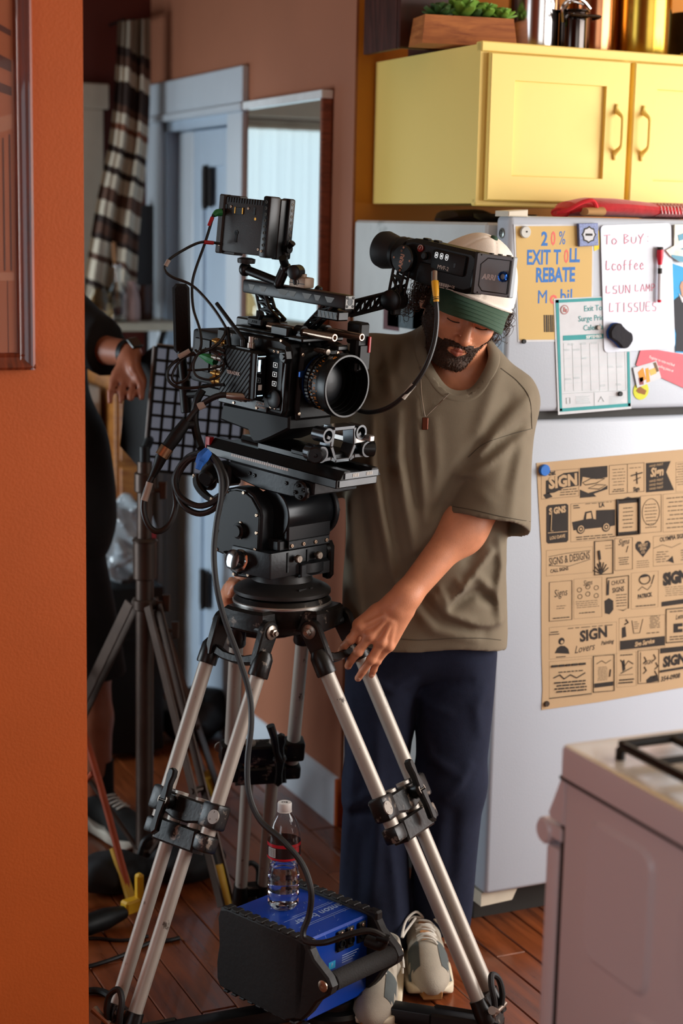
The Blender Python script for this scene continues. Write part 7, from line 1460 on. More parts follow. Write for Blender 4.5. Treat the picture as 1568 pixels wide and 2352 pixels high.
neg.tube([VE((uv(C1, *q)[0], FY-.0022, uv(C1, *q)[1])) for q in ((.24, .15), (.2, .68), (.3, .68))], .0012, 4); neg.tube([VE((uv(C1, *q)[0], FY-.0022, uv(C1, *q)[1])) for q in ((.06, .72), (.94, .72))], .0010, 4); word(C1, 'LOU DAVE', .5, .85, 26, .8, .0003, M=neg)
C2 = (390, 490, 760, 800); border(C2, .0004); fill(C2, [(.03, .48), (.28, .44), (.32, .24), (.46, .22), (.50, .44), (.56, .46), (.56, .22), (.98, .24), (.98, .66), (.86, .68), (.06, .70)])
for u in (.22, .78):
    p = uv(C2, u, .68); prt.lathe([(.0115, 0), (.0115, .0006), (0, .0006)], (p[0], FY-.0014, p[1]), (0, -1, 0), 20); neg.lathe([(.0085, .0), (.0085, .0003), (.006, .0003), (.006, 0)], (p[0], FY-.0023, p[1]), (0, -1, 0), 20, caps=False); neg.lathe([(.003, 0), (.003, .0003), (0, .0003)], (p[0], FY-.0023, p[1]), (0, -1, 0), 12)
neg.prism([uv(C2, *q) for q in ((.345, .28), (.44, .26), (.46, .42), (.335, .43))], .0005, .0009, Fk); word(C2, 'LA', .68, .10, 34, .9, .0006); para(C2, .05, .2, .02, .14, 2, .0014); para(C2, .25, .95, .0, .06, 1); para(C2, .06, .98, .86, .98, 2, .0013)
C3 = (770, 455, 945, 745); border(C3, .0045); fill(C3, [(0, .04), (.3, -.02), (.5, -.06), (.7, -.02), (1, .04), (1, .12), (0, .12)]); fill(C3, [(0, .92), (1, .92), (.8, 1.03), (.5, .99), (.2, 1.03)]); para(C3, .25, .75, .2, .85, 6, .0012)
C4 = (960, 425, 1130, 730); border(C4); line(C4, [(.5+.42*math.cos(R(a)), .45+.36*math.sin(R(a))) for a in range(0, 360, 20)], .0008, True); para(C4, .2, .8, .2, .9, 8, .0010)
C5 = (1145, 410, 1440, 720); border(C5, .0004); para(C5, .08, .95, .06, .95, 8, .0012)
D1 = (190, 870, 570, 1080); border(D1, .0003); line(D1, [(.05, .25), (.4, .18), (.95, .14)], .0007); line(D1, [(.05, .6), (.5, .68), (.95, .48)], .0007); word(D1, 'SIGNS & DESIGNS', .5, .40, 62, .56, .0002); word(D1, 'CALL SIGNS', .28, .80, 28, .8, .0003)
D2 = (585, 795, 735, 1070); border(D2, .0018); line(D2, [(.28, .55), (.22, .28)], .0035); line(D2, [(.24, .9), (.28, .4)], .0012)
for a in range(-70, 80, 22): line(D2, [(.35, .98), (.35+.45*math.sin(R(a)), .98-.35*math.cos(R(a)))], .0016)
para(D2, .55, .95, .12, .28, 2)
D3 = (750, 775, 895, 1035); border(D3); word(D3, 'Signs', .5, .12, 48, .8, .0002, .3); line(D3, [(.75, .25), (.65, .45)], .0011); para(D3, .2, .8, .58, .85, 4, .0011)
D4 = (905, 780, 1055, 1020); P_ = [(.5, .63), (.1, .32), (.08, .18), (.2, .08), (.36, .08), (.5, .2), (.64, .08), (.8, .08), (.92, .18), (.9, .32)]; fill(D4, P_); word(D4, 'HEART', .5, .22, 26, .8, .0002, M=neg); word(D4, 'SIGN', .5, .34, 24, .8, .0002, M=neg); word(D4, 'CO', .5, .46, 22, .8, .0002, M=neg); para(D4, .15, .85, .72, 1, 4, .0007)
D5 = (1065, 755, 1440, 1000); border(D5, .0004); word(D5, 'OLYMPIA SIGN', .42, .10, 36, .75, .0005); para(D5, .05, .35, .5, .9, 5, .0010); line(D5, [(.0, .4), (.2, .3), (.4, .42), (.6, .3)], .0007); fill(D5, [(.3, .85), (.42, .7), (.45, .95)]); para(D5, .6, .95, .5, .9, 5, .0010)
E1 = (215, 1130, 400, 1450); border(E1, .0010); word(E1, 'Signs', .5, .3, 62, .72, 0, .15); para(E1, .28, .75, .6, .72, 2); para(E1, .08, .92, .9, .96, 1, .0014)
E2_ = (415, 1105, 645, 1430); border(E2_, .0003); word(E2_, 'Signs', .5, .12, 44, .7, 0, .2)
for u, v in ((.2, .28), (.5, .22), (.8, .26), (.22, .45), (.8, .46), (.5, .4)): line(E2_, [(u+.08*math.cos(R(a)), v+.055*math.sin(R(a))) for a in range(0, 360, 40)], .0008, True)
para(E2_, .06, .94, .55, .75, 4, .0007); para(E2_, .2, .8, .83, .9, 1, .0013)
E3 = (665, 1085, 870, 1390); line(E3, [(.1, .5), (.1, .04), (.97, .02), (.96, .9)], .0016); fill(E3, [(.08, .5), (.15, .1), (.2, .1), (.18, .5)]); word(E3, 'CHUCK', .55, .18, 36, .75, .0002); word(E3, 'SIGNS', .55, .38, 40, .75, .0004); para(E3, .45, .9, .48, .85, 5, .0011); fill(E3, [(.0, .65), (.18, .58), (.35, .66), (.36, .9), (.2, 1.02), (.02, .98)]); fill(E3, [(.5, .9), (.75, .96), (.95, .88), (.75, .93)])
E4 = (885, 1055, 1105, 1350); border(E4, .0003); line(E4, [(.5+.2*math.cos(R(a)), .2+.13*math.sin(R(a))) for a in range(0, 360, 20)], .0016, True); line(E4, [(.35, .12), (.6, .1)], .003); line(E4, [(.85, .1), (.75, .35)], .0014); line(E4, [(.25, .5), (.4, .4), (.6, .5), (.75, .38)], .0010); word(E4, 'PATRICK', .5, .66, 34, .72, .0007); para(E4, .1, .9, .9, .96, 1, .0015)
E5 = (1125, 1050, 1440, 1330); word(E5, 'SIGN', .38, .2, 95, .8, .003); para(E5, .05, .95, .42, .72, 5, .0007); fill(E5, [(.02, .86), (1, .80), (1, .94), (.02, 1)])
F1 = (215, 1500, 765, 1760); border(F1, .0003); word(F1, 'SIGN', .66, .34, 88, .95, .0016); word(F1, 'Lovers', .52, .75, 62, .8, .0001, .35); word(F1, 'Painting', .86, .62, 34, .8, .0003, .3); para(F1, .0, .18, .12, .26, 2, .0013); para(F1, .25, .98, .04, .12, 1, .0010); p = uv(F1, .18, .46); prt.lathe([(.0085, 0), (.0085, .0004), (0, .0004)], (p[0], FY-.0014, p[1]), (0, -1, 0), 16); fill(F1, [(.08, .82), (.12, .66), (.17, .6), (.23, .62), (.28, .72), (.3, .88)]); para(F1, .1, .28, .92, .98, 1, .0012); neg.lathe([(.004, 0), (.004, .0003), (0, .0003)], (p[0]+.001, FY-.0022, p[1]-.002), (0, -1, 0), 12)
F2 = (785, 1425, 1160, 1690); border(F2, .0004); fill(F2, [(.02, .70), (1, .66), (1, .95), (.02, .98)]); word(F2, 'Sign Service', .55, .82, 38, .75, .0006, .3, neg); fill(F2, [(.06, .3), (.14, .26), (.16, .58), (.06, .62)]); line(F2, [(.15, .05), (.2, .15), (.12, .2)], .002); line(F2, [(.28, .1), (.32, .5), (.45, .5), (.52, .08)], .0010); para(F2, .32, .45, .12, .38, 4); para(F2, .66, .9, .0, .4, 8, .0009); para(F2, .6, .9, .5, .56, 1, .0013)
F3 = (1170, 1350, 1440, 1625); border(F3, .0018); word(F3, 'Lettering', .5, .25, 40, .7, .0003, .3); fill(F3, [(.22, .45), (.5, .45), (.5, .55), (.36, .55), (.36, .62), (.5, .62), (.5, .72), (.22, .72)]); para(F3, .1, .9, .8, .95, 2, .0015); para(F3, .1, .9, .05, .12, 1, .0014)
G1 = (215, 1780, 560, 2080); border(G1, .0003); para(G1, .05, .95, .06, .2, 1, .0034); para(G1, .2, .85, .28, .34, 1, .0016); line(G1, [(.1, .45), (.25, .38), (.35, .5), (.5, .4), (.65, .5), (.85, .38)], .0018); para(G1, .12, .9, .55, .88, 4, .0022); line(G1, [(.0, 1), (1, .96)], .0013)
G2 = (575, 1735, 745, 2030); border(G2, .0016); line(G2, [(.15, .22), (.4, .14), (.6, .22), (.85, .14)], .0010); para(G2, .2, .7, .3, .7, 9, .0007); fill(G2, [(.04, .76), (.96, .74), (.96, .86), (.04, .88)]); line(G2, [(.82, .4), (.78, .6)], .002)
G3 = (765, 1710, 925, 1990); border(G3, .0003); para(G3, .1, .9, .04, .10, 1, .0016); line(G3, [(.2, .2), (.4, .4), (.6, .25), (.85, .35)], .0014); line(G3, [(.2, .6), (.8, .45)], .0014); para(G3, .1, .9, .62, .68, 1); para(G3, .1, .9, .75, .92, 2, .0020); fill(G3, [(.25, .25), (.4, .2), (.45, .5), (.3, .55)])
G4 = (940, 1690, 1110, 1960); border(G4, .0012); line(G4, [(.12, .05), (.12, .95)], .0009); 
for u, v in ((.3, .2), (.75, .15), (.85, .4), (.3, .5), (.8, .65)): line(G4, [(u, v), (u+.1, v+.12), (u-.05, v+.2)], .0018)
word(G4, 'SIGN', .5, .38, 36, .7, .0002); fill(G4, [(.4, .9), (.6, .8), (.95, .78), (.98, .97), (.4, 1)])
G5 = (1120, 1670, 1440, 1960); fill(G5, [(0, 0), (1, -.02), (1, .12), (0, .15)]); word(G5, 'SIGN', .36, .38, 84, .85, .0022, .1); line(G5, [(.0, .65), (1, .56)], .0035); word(G5, '354-0908', .26, .85, 40, .9, .0006, .2)
prt.build('black_print', M_ink, po, kind='stuff'); neg.build('reversed_lettering', M_kraft, po, kind='stuff')
disc('push_magnet', 1246.5, 1079, .0135, .010, pm('glossy blue plastic', '0f63b8', .25), 'glossy blue round magnet at top left corner of kraft poster', .0015); disc('push_magnet', 1253.5, 1615.6, .0068, .005, pm('brown iron', '3f352c', .5, .4), 'small dark brown magnet at bottom left corner of kraft poster', .0015)
# cards stuck on the fridge side, seen over the shoulder
def side_card(y, z, w, h, mat, label, name='photo_strip'):
    b = MB(); b.b2((1.8485, y-w/2, z-h/2), (1.8497, y+w/2, z+h/2)); return solo(b, name, mat, label, 'photo')
for px, py, w, h, mt, lb in ((935, 722, .10, .05, pm('dark photo print', '3c4a50', .5, var=.5, scale=50), 'dark landscape photo on fridge side above the shoulder'), (972, 728, .05, .045, pm('mint photo print', 'b8d0cc', .5, var=.25, scale=70), 'pale mint photo strip on fridge side by the hair'), (898, 726, .04, .05, pm('maroon photo print', '5a2a2e', .5, var=.4, scale=60), 'small maroon photo on fridge side nearest the wall')):
    p = onx(px, py, 1.849); side_card(p.y, p.z, w*2.2, h*1.4, mt, lb)
# ------------------------------------------------------------------ mirror on the terracotta wall
mx_ = 1.85
mi = thing('tall_mirror', 'tall wall mirror in thin copper coloured wooden frame', 'mirror', (1.83, 4.45, .98))
M_mfr = wood('copper stained wood', '5e2c18', '9a5232', .35, (3, 3, 12), 6, .08, coat=.2)
z0, z1, y0, y1 = .98, 2.006, 4.13, 4.715
b = MB(); b.b2((mx_-.032, y0+.006, z0), (mx_-.001, y0+.022, z1), .003); b.b2((mx_-.024, y0+.006, z0), (mx_-.001, y1, z0+.02), .003); b.b2((mx_-.014, y1-.004, z0), (mx_-.001, y1, z1), .001); b.build('frame', M_mfr, mi)
b = MB(); b.b2((mx_-.020, y0+.02, z0+.02), (mx_-.016, y1-.008, z1-.012)); b.build('glass', pm('silvered glass', 'dfe8ea', .01, 1.0, var=.0), mi)
b = MB(); b.b2((mx_-.036, y0+.004, z1-.020), (mx_-.001, y1, z1+.002), .002); b.build('bevel_highlight', pm('white bevel highlight', 'eef2f4', .2), mi)  # white strip paints the light caught on the mirror's top bevel
# ------------------------------------------------------------------ framed picture on the orange wall
pr0 = ony(66, 848, 2.925); pr1 = ony(79.5, 0, 2.925); XR = (pr0.x+pr1.x)/2; ZB = pr0.z
M_pfr = wood('varnished mahogany', '46180a', '8a3818', .35, (14, 3, 1.2), 6, .08, coat=.5)
pi_ = thing('framed_picture', 'varnished wooden picture frame with painted reflection of a timber panelled room', 'picture', (XR-.28, 2.925, ZB))
prof = [(0, 0), (0, .018), (.005, .022), (.010, .019), (.014, .015), (.022, .012), (.026, .014), (.030, .010), (.032, .003), (.034, 0)]
def rail(p, along, inward, ln): b.prism(prof, 0, ln, frame(p, x=inward, y=(0, -1, 0)) if VE(inward).cross(VE((0, -1, 0))).dot(VE(along)) > 0 else frame(p, x=inward, y=(0, -1, 0)) @ Matrix.Diagonal((1, 1, -1, 1)))
W_, H_ = .56, .72
for nm, p, al, iw, ln in (('r', (XR, 2.93, ZB), (0, 0, 1), (-1, 0, 0), H_), ('l', (XR-W_, 2.93, ZB), (0, 0, 1), (1, 0, 0), H_), ('b', (XR-W_, 2.93, ZB), (1, 0, 0), (0, 0, 1), W_), ('t', (XR-W_, 2.93, ZB+H_), (1, 0, 0), (0, 0, -1), W_)):
    b = MB(); rail(p, al, iw, ln); b.build('frame_rail', M_pfr, pi_)
b = MB(); b.b2((XR-W_+.03, 2.922, ZB+.03), (XR-.03, 2.927, ZB+H_-.03)); refl_panel = b.build('print', pm('painted timber reflection', '9c5430', .6, var=.08, scale=3), pi_)  # timber room mirrored in the glass, painted as a flat panel
pd = pm('dark reflection paint', '54281a', .6); plt = pm('light reflection paint', 'a86a4c', .6)
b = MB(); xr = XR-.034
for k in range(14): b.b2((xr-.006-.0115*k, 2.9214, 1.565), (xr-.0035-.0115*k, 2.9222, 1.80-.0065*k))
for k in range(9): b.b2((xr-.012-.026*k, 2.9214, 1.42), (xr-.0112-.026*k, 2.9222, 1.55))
b.build('reflected_groove', pd, refl_panel, kind='stuff')
b = MB(); b.prism([(xr, 1.905), (xr, 1.925), (xr-.24, 2.03), (xr-.24, 1.995)], 0, .0005, frame((0, 2.922, 0), x=(1, 0, 0), y=(0, 0, 1))); b.prism([(xr, 1.865), (xr, 1.88), (xr-.24, 1.965), (xr-.24, 1.935)], 0, .0005, frame((0, 2.922, 0), x=(1, 0, 0), y=(0, 0, 1))); b.prism([(xr, 1.965), (xr, 1.975), (xr-.24, 2.09), (xr-.24, 2.075)], 0, .0005, frame((0, 2.922, 0), x=(1, 0, 0), y=(0, 0, 1))); b.build('reflected_beam', pd, refl_panel)
b = MB(); b.prism([(xr, 1.81), (xr, 1.835), (xr-.24, 1.76), (xr-.24, 1.72)], 0, .0006, frame((0, 2.922, 0), x=(1, 0, 0), y=(0, 0, 1))); b.b2((xr-.24, 2.9212, 1.548), (xr, 2.922, 1.562)); b.build('reflected_rail', plt, refl_panel)
b = MB(); b.b2((XR-W_+.03, 2.9165, ZB+.03), (XR-.03, 2.918, ZB+H_-.03)); b.build('glass_pane', thin('picture glass', refl=.25), pi_)
# ------------------------------------------------------------------ blanket hanging in the corner
mt = bpy.data.materials.new('striped woven wool'); mt.use_nodes = True; nt = mt.node_tree; N = nt.nodes; K = nt.links; pb = N['Principled BSDF']; pb.inputs['Roughness'].default_value = .9
tc = N.new('ShaderNodeTexCoord'); sx = N.new('ShaderNodeSeparateXYZ'); K.new(tc.outputs['Generated'], sx.inputs[0]); nz = N.new('ShaderNodeTexNoise'); nz.inputs['Scale'].default_value = 9; K.new(tc.outputs['Object'], nz.inputs[0])
ma = N.new('ShaderNodeMath'); ma.operation = 'MULTIPLY_ADD'; ma.inputs[1].default_value = .03; K.new(nz.outputs['Fac'], ma.inputs[0]); K.new(sx.outputs[2], ma.inputs[2]); m2 = N.new('ShaderNodeMath'); m2.operation = 'MULTIPLY_ADD'; m2.inputs[1].default_value = .10; K.new(sx.outputs[0], m2.inputs[0]); K.new(ma.outputs[0], m2.inputs[2])
rp_ = N.new('ShaderNodeValToRGB'); rp_.color_ramp.interpolation = 'CONSTANT'; el = rp_.color_ramp.elements
cr_, dk, br, ru, gr = 'c4b6a2', '33221b', '5c3e30', '7c4a34', '8f8272'
stops = [(0, gr), (.10, dk), (.125, cr_), (.20, br), (.225, cr_), (.28, dk), (.30, br), (.335, dk), (.36, cr_), (.42, br), (.47, cr_), (.52, dk), (.545, cr_), (.60, dk), (.625, cr_), (.68, ru), (.705, cr_), (.745, br), (.77, dk), (.85, cr_), (.90, br), (.935, dk), (.965, gr)]
for i, (p, c) in enumerate(stops):
    e = el[i] if i < 2 else el.new(p); e.position = p; e.color = lin(c)+(1,)
K.new(m2.outputs[0], rp_.inputs[0]); K.new(rp_.outputs[0], pb.inputs['Base Color']); bp = N.new('ShaderNodeBump'); bp.inputs['Strength'].default_value = .4; bp.inputs['Distance'].default_value = .004; n2 = N.new('ShaderNodeTexNoise'); n2.inputs['Scale'].default_value = 160; K.new(tc.outputs['Object'], n2.inputs[0]); K.new(n2.outputs['Fac'], bp.inputs['Height']); K.new(bp.outputs[0], pb.inputs['Normal'])
Lp = [(272, 50), (268, 140), (262, 240), (252, 330), (236, 400), (222, 470), (208, 560), (196, 640), (190, 708)]; Rp = [(346, 42), (346, 140), (344, 240), (340, 330), (334, 400), (326, 470), (318, 560), (314, 640), (316, 704)]
def blk(u, v):
    i = min(7, int(v*8)); f = v*8-i; l = (Lp[i][0]*(1-f)+Lp[i+1][0]*f, Lp[i][1]*(1-f)+Lp[i+1][1]*f); r = (Rp[i][0]*(1-f)+Rp[i+1][0]*f, Rp[i][1]*(1-f)+Rp[i+1][1]*f)
    px, py = l[0]+(r[0]-l[0])*u, l[1]+(r[1]-l[1])*u; return ony(px, py, 5.47+.035*math.sin(u*13+v*2)*(.4+.6*v)+.012*math.sin(u*31))
b = MB(); b.grid(36, 48, blk); n = len(b.v); b.add([VE(q)+VE((0, .008, 0)) for q in b.v[:n]], b.f[:]); solo(b, 'striped_blanket', mt, 'cream and brown striped woven blanket hanging in the far corner', 'blanket', ang=180)
b = MB(); 
for k in range(3): p = ony(285+25*k, 46, 5.53); b.cyl(p, p+VE((0, .16, .0)), .006, n=8)
b.build('hook_peg', M_iron, bpy.data.objects['wall_far'])
# ------------------------------------------------------------------ shelf and bottles under the blanket
sz = 1.318
sh = thing('wall_shelf', 'pale wall shelf with dark diagonal bracket in the far corner', 'shelf', (1.6, 5.55, sz))
b = MB(); b.b2((1.36, 5.325, sz-.028), (1.846, 5.69, sz), .004); b.build('board', pm('pale shelf paint', 'b8ac96', .5), sh)
b = MB(); b.tube([(1.80, 5.40, sz-.03), (1.842, 5.665, sz-.22)], .012, 8); b.b2((1.82, 5.655, sz-.24), (1.846, 5.68, sz-.03)); b.build('bracket', M_iron, sh)
def vase(name, px, r, pr, mat, label, y=5.385, group=None):
    p = ony(px, 700, y); p.z = sz+.0005; b = MB(); b.lathe([(q*r, z) for q, z in pr], p, (0, 0, 1), 24); return solo(b, name, mat, label, 'bottle' if 'bottle' in name else 'jar', p, group)
g1 = glass('clear bottle glass', (.95, .98, 1), .02)
vase('glass_bottle', 270, .036, [(.8, 0), (1, .005), (1, .09), (.7, .115), (.32, .135), (.3, .175), (.42, .18), (.42, .19), (.26, .19), (.24, .14), (.62, .11), (.9, .088), (.9, .012), (0, .01)], g1, 'clear long-necked glass bottle on far shelf')
vase('glass_jar', 228, .040, [(.8, 0), (1, .006), (1.05, .05), (.8, .085), (.55, .1), (.6, .11), (.5, .11), (.45, .1), (.7, .082), (.95, .05), (.9, .012), (0, .01)], glass('amber glass', (.75, .6, .4), .05), 'squat amber glass jar left of the clear bottle on far shelf')
vase('ceramic_bottle', 302, .03, [(.8, 0), (1, .01), (.95, .07), (.6, .11), (.5, .13), (.6, .135), (0, .135)], pm('pinkish ceramic', 'a08078', .35), 'pinkish ceramic bottle right of the clear bottle on far shelf')
vase('ceramic_jar', 328, .036, [(.9, 0), (1, .01), (1, .09), (.9, .10), (.9, .12), (0, .12)], pm('dark brown glaze', '3a1c14', .25), 'dark brown jar at right end of far shelf', 5.46)
p = ony(268, 655, 5.43); b = MB(); b.tube([ony(268, 690, 5.385), ony(262, 560, 5.385)], .0035, 6); b.tube([ony(264, 600, 5.385), ony(261, 556, 5.385)], .007, 8); solo(b, 'wooden_reed', pm('reed wood', '8a5a30', .6), 'thin wooden reed standing in the clear bottle', 'stick')
b = MB(); q0, q1 = ony(300, 470, 5.60), ony(350, 640, 5.60); b.b2((q0.x, 5.60, sz+.001), (1.842, 5.62, q0.z), .003); nb = solo(b, 'dark_board', pm('black lacquer board', '1c1413', .3), 'black board leaning at the back of far shelf beside door', 'board')
# low furniture along the far wall
M_white2 = pm('off white cupboard paint', 'b9ada0', .5)
wx0, wx1 = ony(150, 1000, 5.4).x, ony(247, 1000, 5.4).x-.03
cb = thing('white_cupboard', 'off white low cupboard behind the man in black', 'cupboard', ((wx0+wx1)/2, 5.5, 0)); b = MB(); b.b2((wx0, 5.38, 0), (wx1, 5.66, 1.10), .005); b.build('body', M_white2, cb); b = MB(); b.b2((wx0+.02, 5.365, .06), (wx1-.02, 5.38, 1.05), .004); dd_ = b.build('door', M_white2, cb); b = MB(); b.ball((wx1-.05, 5.355, .62), .014, 12, 8); b.build('knob', M_iron, dd_)
dx0, dx1 = ony(250, 1000, 5.30).x+.02, ony(334, 1000, 5.30).x
dr_ = thing('tall_dresser', 'orange wooden dresser standing between cupboard and light stand', 'dresser', ((dx0+dx1)/2, 5.45, 0)); M_ow = wood('honey oak', '8a4c1c', 'c8843c', .45, (3, 3, 12), 4, .08)
b = MB(); b.b2((dx0, 5.30, .02), (dx1, 5.66, 1.14), .004); b.build('body', M_ow, dr_)
for k in range(4): b = MB(); b.b2((dx0+.015, 5.285, .08+.26*k), (dx1-.015, 5.30, .32+.26*k), .004); d_ = b.build('drawer', M_ow, dr_); b = MB(); b.ball(((dx0+dx1)/2, 5.275, .2+.26*k), .013, 12, 8); b.build('knob', M_iron, d_)
# equipment case with crumpled plastic
q0, q1 = onz(238, 1700, 0), onz(330, 1700, 0); cx_ = ony(285, 1300, 4.85).x
cs = thing('equipment_case', 'black hard equipment case standing behind the light stand', 'case', (cx_, 4.85, 0)); b = MB(); b.b2((cx_-.11, 4.75, .02), (cx_+.10, 4.98, .55), .012, seg=2); b.build('shell', M_blk2, cs); b = MB(); b.b2((cx_-.112, 4.745, .38), (cx_+.102, 4.985, .395), .002); b.build('seam', M_blk, cs)
for k in (-.05, .05): b = MB(); b.b2((cx_+k-.015, 4.735, .35), (cx_+k+.015, 4.75, .42), .003); b.build('latch', M_blk, cs)
b = MB(); 
for k in (-.08, .07): b.lathe([(.012, 0), (.014, .004), (.014, .02)], (cx_+k, 4.8, 0), (0, 0, 1), 12); b.lathe([(.012, 0), (.014, .004), (.014, .02)], (cx_+k, 4.93, 0), (0, 0, 1), 12)
b.build('rubber_foot', M_rub, cs)
def crump(x, y, z): return sd_ell(x, y, z, (0, 0, .085), (.095, .08, .085))+.011*np.sin(x*70+3*np.sin(z*60))*np.sin(y*65+2*np.sin(x*40))+.008*np.sin(z*95+x*60)
b = sdf_mb(crump, (-.13, -.12, -.02), (.13, .12, .20), .009, 0); b.v = [(v[0]+cx_, v[1]+4.86, max(v[2], 0)*1.5+.551) for v in b.v]; solo(b, 'plastic_bag', pm('crinkled clear plastic', 'c4ccd2', .12, var=.1, trans=.5, spec=.8), 'crumpled clear plastic bag on top of black equipment case', 'bag', ang=25)
# bag by the door
bd0 = onz(515, 1612, 0)
def bagf(x, y, z): return smin(sd_ell(x, y, z, (0, 0, .10), (.13, .10, .105)), sd_ell(x, y, z, (.05, 0, .17), (.06, .06, .05)), .05)+.008*np.sin(x*50+z*20)*np.sin(y*45+z*30)
b = sdf_mb(bagf, (-.17, -.14, 0), (.17, .14, .26), .011, 1); b.v = [(v[0]+1.735, v[1]+4.90, max(0, v[2]*.75)) for v in b.v]; hb_ = solo(b, 'backpack', pm('black nylon', '15171b', .5, var=.3, bump=.2), 'black nylon bag on the floor beside the door', 'bag', ang=180)
b = MB(); b.tube([(1.70, 4.82, .13), (1.69, 4.79, .19), (1.71, 4.78, .2), (1.74, 4.80, .15)], .006, 8, 4); b.build('strap', M_blk2, hb_)
# ------------------------------------------------------------------ light stand and softbox
SB = onz(332, 1990, 0); M_stand = pm('worn nickel tube', '463830', .42, .6, var=.2, scale=20, bump=.05)
ls = thing('light_stand', 'heavy nickel light stand carrying the gridded softbox', 'light stand', SB)
def sp_(px, py): # a point on the stand's own vertical plane
    d = ray(px, py); n = VE((fwd.x, fwd.y, 0)).normalized(); return CAM+d*((SB-CAM).dot(n)/d.dot(n))
def spz(py): return sp_(332, py).z
b = MB(); b.cyl(SB+VE((0, 0, .03)), (SB.x, SB.y, spz(1320)), .0225, n=20); b.cyl((SB.x, SB.y, spz(1330)), (SB.x, SB.y, spz(1060)), .019, n=18); b.build('column', M_stand, ls)
b = MB()
for y0, y1, r in ((1400, 1375, .03), (1330, 1235, .029), (1245, 1238, .032), (1130, 1085, .026), (1975, 1945, .03)): b.cyl((SB.x, SB.y, spz(y0)), (SB.x, SB.y, spz(y1)), r, n=20, b=.003)
b.build('collar_ring', M_stand, ls)
b = MB(); b.b2(sp_(347, 1242)+VE((-.004, -.004, -.012)), sp_(355, 1228)+VE((.004, 0, .01))); b.build('label', pm('red label', '9a2430', .5), ls, 'small red label')
for px, py in ((380, 1126), (388, 1385), (408, 1447)):
    b = MB(); p = sp_(345 if py != 1447 else 362, py); q = sp_(px-6, py); b.cyl(p, q, .006, n=10); b.prism([(-.008, -.022), (.008, -.022), (.010, .022), (-.010, .022)], -.006, .006, frame(q, x=c_r, y=Z_), .002); b.build('wing_knob', M_stand, ls)
for foot, top, elbow in ((onz(520, 2080, .012), 1385, None), (onz(60, 1900, .012), 1385, None), (VE((SB.x+.35, SB.y+.42, .012)), 1385, None)):
    t0 = VE((SB.x, SB.y, spz(top))); d = (VE((foot.x, foot.y, 0))-VE((SB.x, SB.y, 0))).normalized(); t0 = t0+d*.035
    lg = MB()
    for o in (-1, 1): s_ = Z_.cross(d)*.016*o; lg.b2((0, -.002, -.014), ((foot-t0).length, .004, .014), .001, frame(t0+s_, x=foot-t0, y=Z_.cross(d)))
    leg = lg.build('leg', M_stand, ls)
    lo = VE((SB.x, SB.y, spz(1950)))+d*.03; mid = t0.lerp(foot, .62); b = MB(); b.cyl(lo, mid, .007, n=10); b.build('brace', M_stand, leg)
    b = MB(); e = (foot-t0).normalized(); b.cyl(foot-e*.10, foot, .016, .014, n=12); b.build('foot_tip', pm('yellow tape', 'c79a2c', .6), leg, 'yellow taped foot')
    b = MB(); b.cyl(mid-Z_.cross(d)*.022, mid+Z_.cross(d)*.022, .008, n=10); b.build('pivot', M_stand, leg)
# softbox
sc_ = at(452, 948, 4.24); Xs = (c_r*math.cos(R(-5))+c_u*math.sin(R(-5))); Xs = (Xs-fwd*-.22).normalized(); Ys = (c_u*math.cos(R(-6))+c_r*math.sin(R(6.5))).normalized(); MSB = frame(sc_, x=Xs, y=Ys); hw, hh = .118, .158
so = thing('softbox', 'small black rectangular softbox with fabric egg-crate grid', 'softbox', sc_-Z_*.15)
b = MB(MSB); b.loft([[(-hw, -hh, 0), (hw, -hh, 0), (hw, hh, 0), (-hw, hh, 0)], [(-hw-.004, -hh-.004, -.04), (hw+.004, -hh-.004, -.04), (hw+.004, hh+.004, -.04), (-hw-.004, hh+.004, -.04)], [(-.175, -.10, -.16), (.0, -.10, -.16), (.0, .10, -.16), (-.175, .10, -.16)]]); b.build('shell', pm('black softbox nylon', '100d0d', .7, bump=.1), so)
b = MB(MSB); b.b2((-hw+.004, -hh+.004, 0), (hw-.004, hh-.004, .003)); b.build('diffuser', em('softbox diffuser reflected light', 'b0b4c6', .20), so)  # faint emission stands in for light reflected off the diffuser
for k in range(9): x = -hw+2*hw*k/8; b = MB(MSB); b.b2((x-.0035, -hh, .003), (x+.0035, hh, .016)); b.build('grid_strip', M_blk2, so)
for k in range(10): y = -hh+2*hh*k/9; b = MB(MSB); b.b2((-hw, y-.0035, .003), (hw, y+.0035, .016)); b.build('grid_strip', M_blk2, so)
b = MB(MSB); b.tube([(-hw-.005, -hh, .004), (-hw-.006, hh, .004)], .004, 8); b.tube([(-hw, hh+.004, .004), (hw, hh+.004, .004)], .0035, 8); b.build('piping', pm('grey piping', '8d8580', .6), so)
top_ = VE((SB.x, SB.y, spz(1062))); b = MB(); b.cyl(top_-Z_*.03, top_+Z_*.04, .014, n=14); b.tube([top_+Z_*.03, top_+Z_*.06+fwd*.10, MSB @ VE((-.09, -.05, -.20))], .012, 10, 4); b.cyl(MSB @ VE((-.085, 0, -.155)), MSB @ VE((-.085, 0, -.25)), .055, n=18, b=.006); b.build('lamp_head', M_blk2, so)
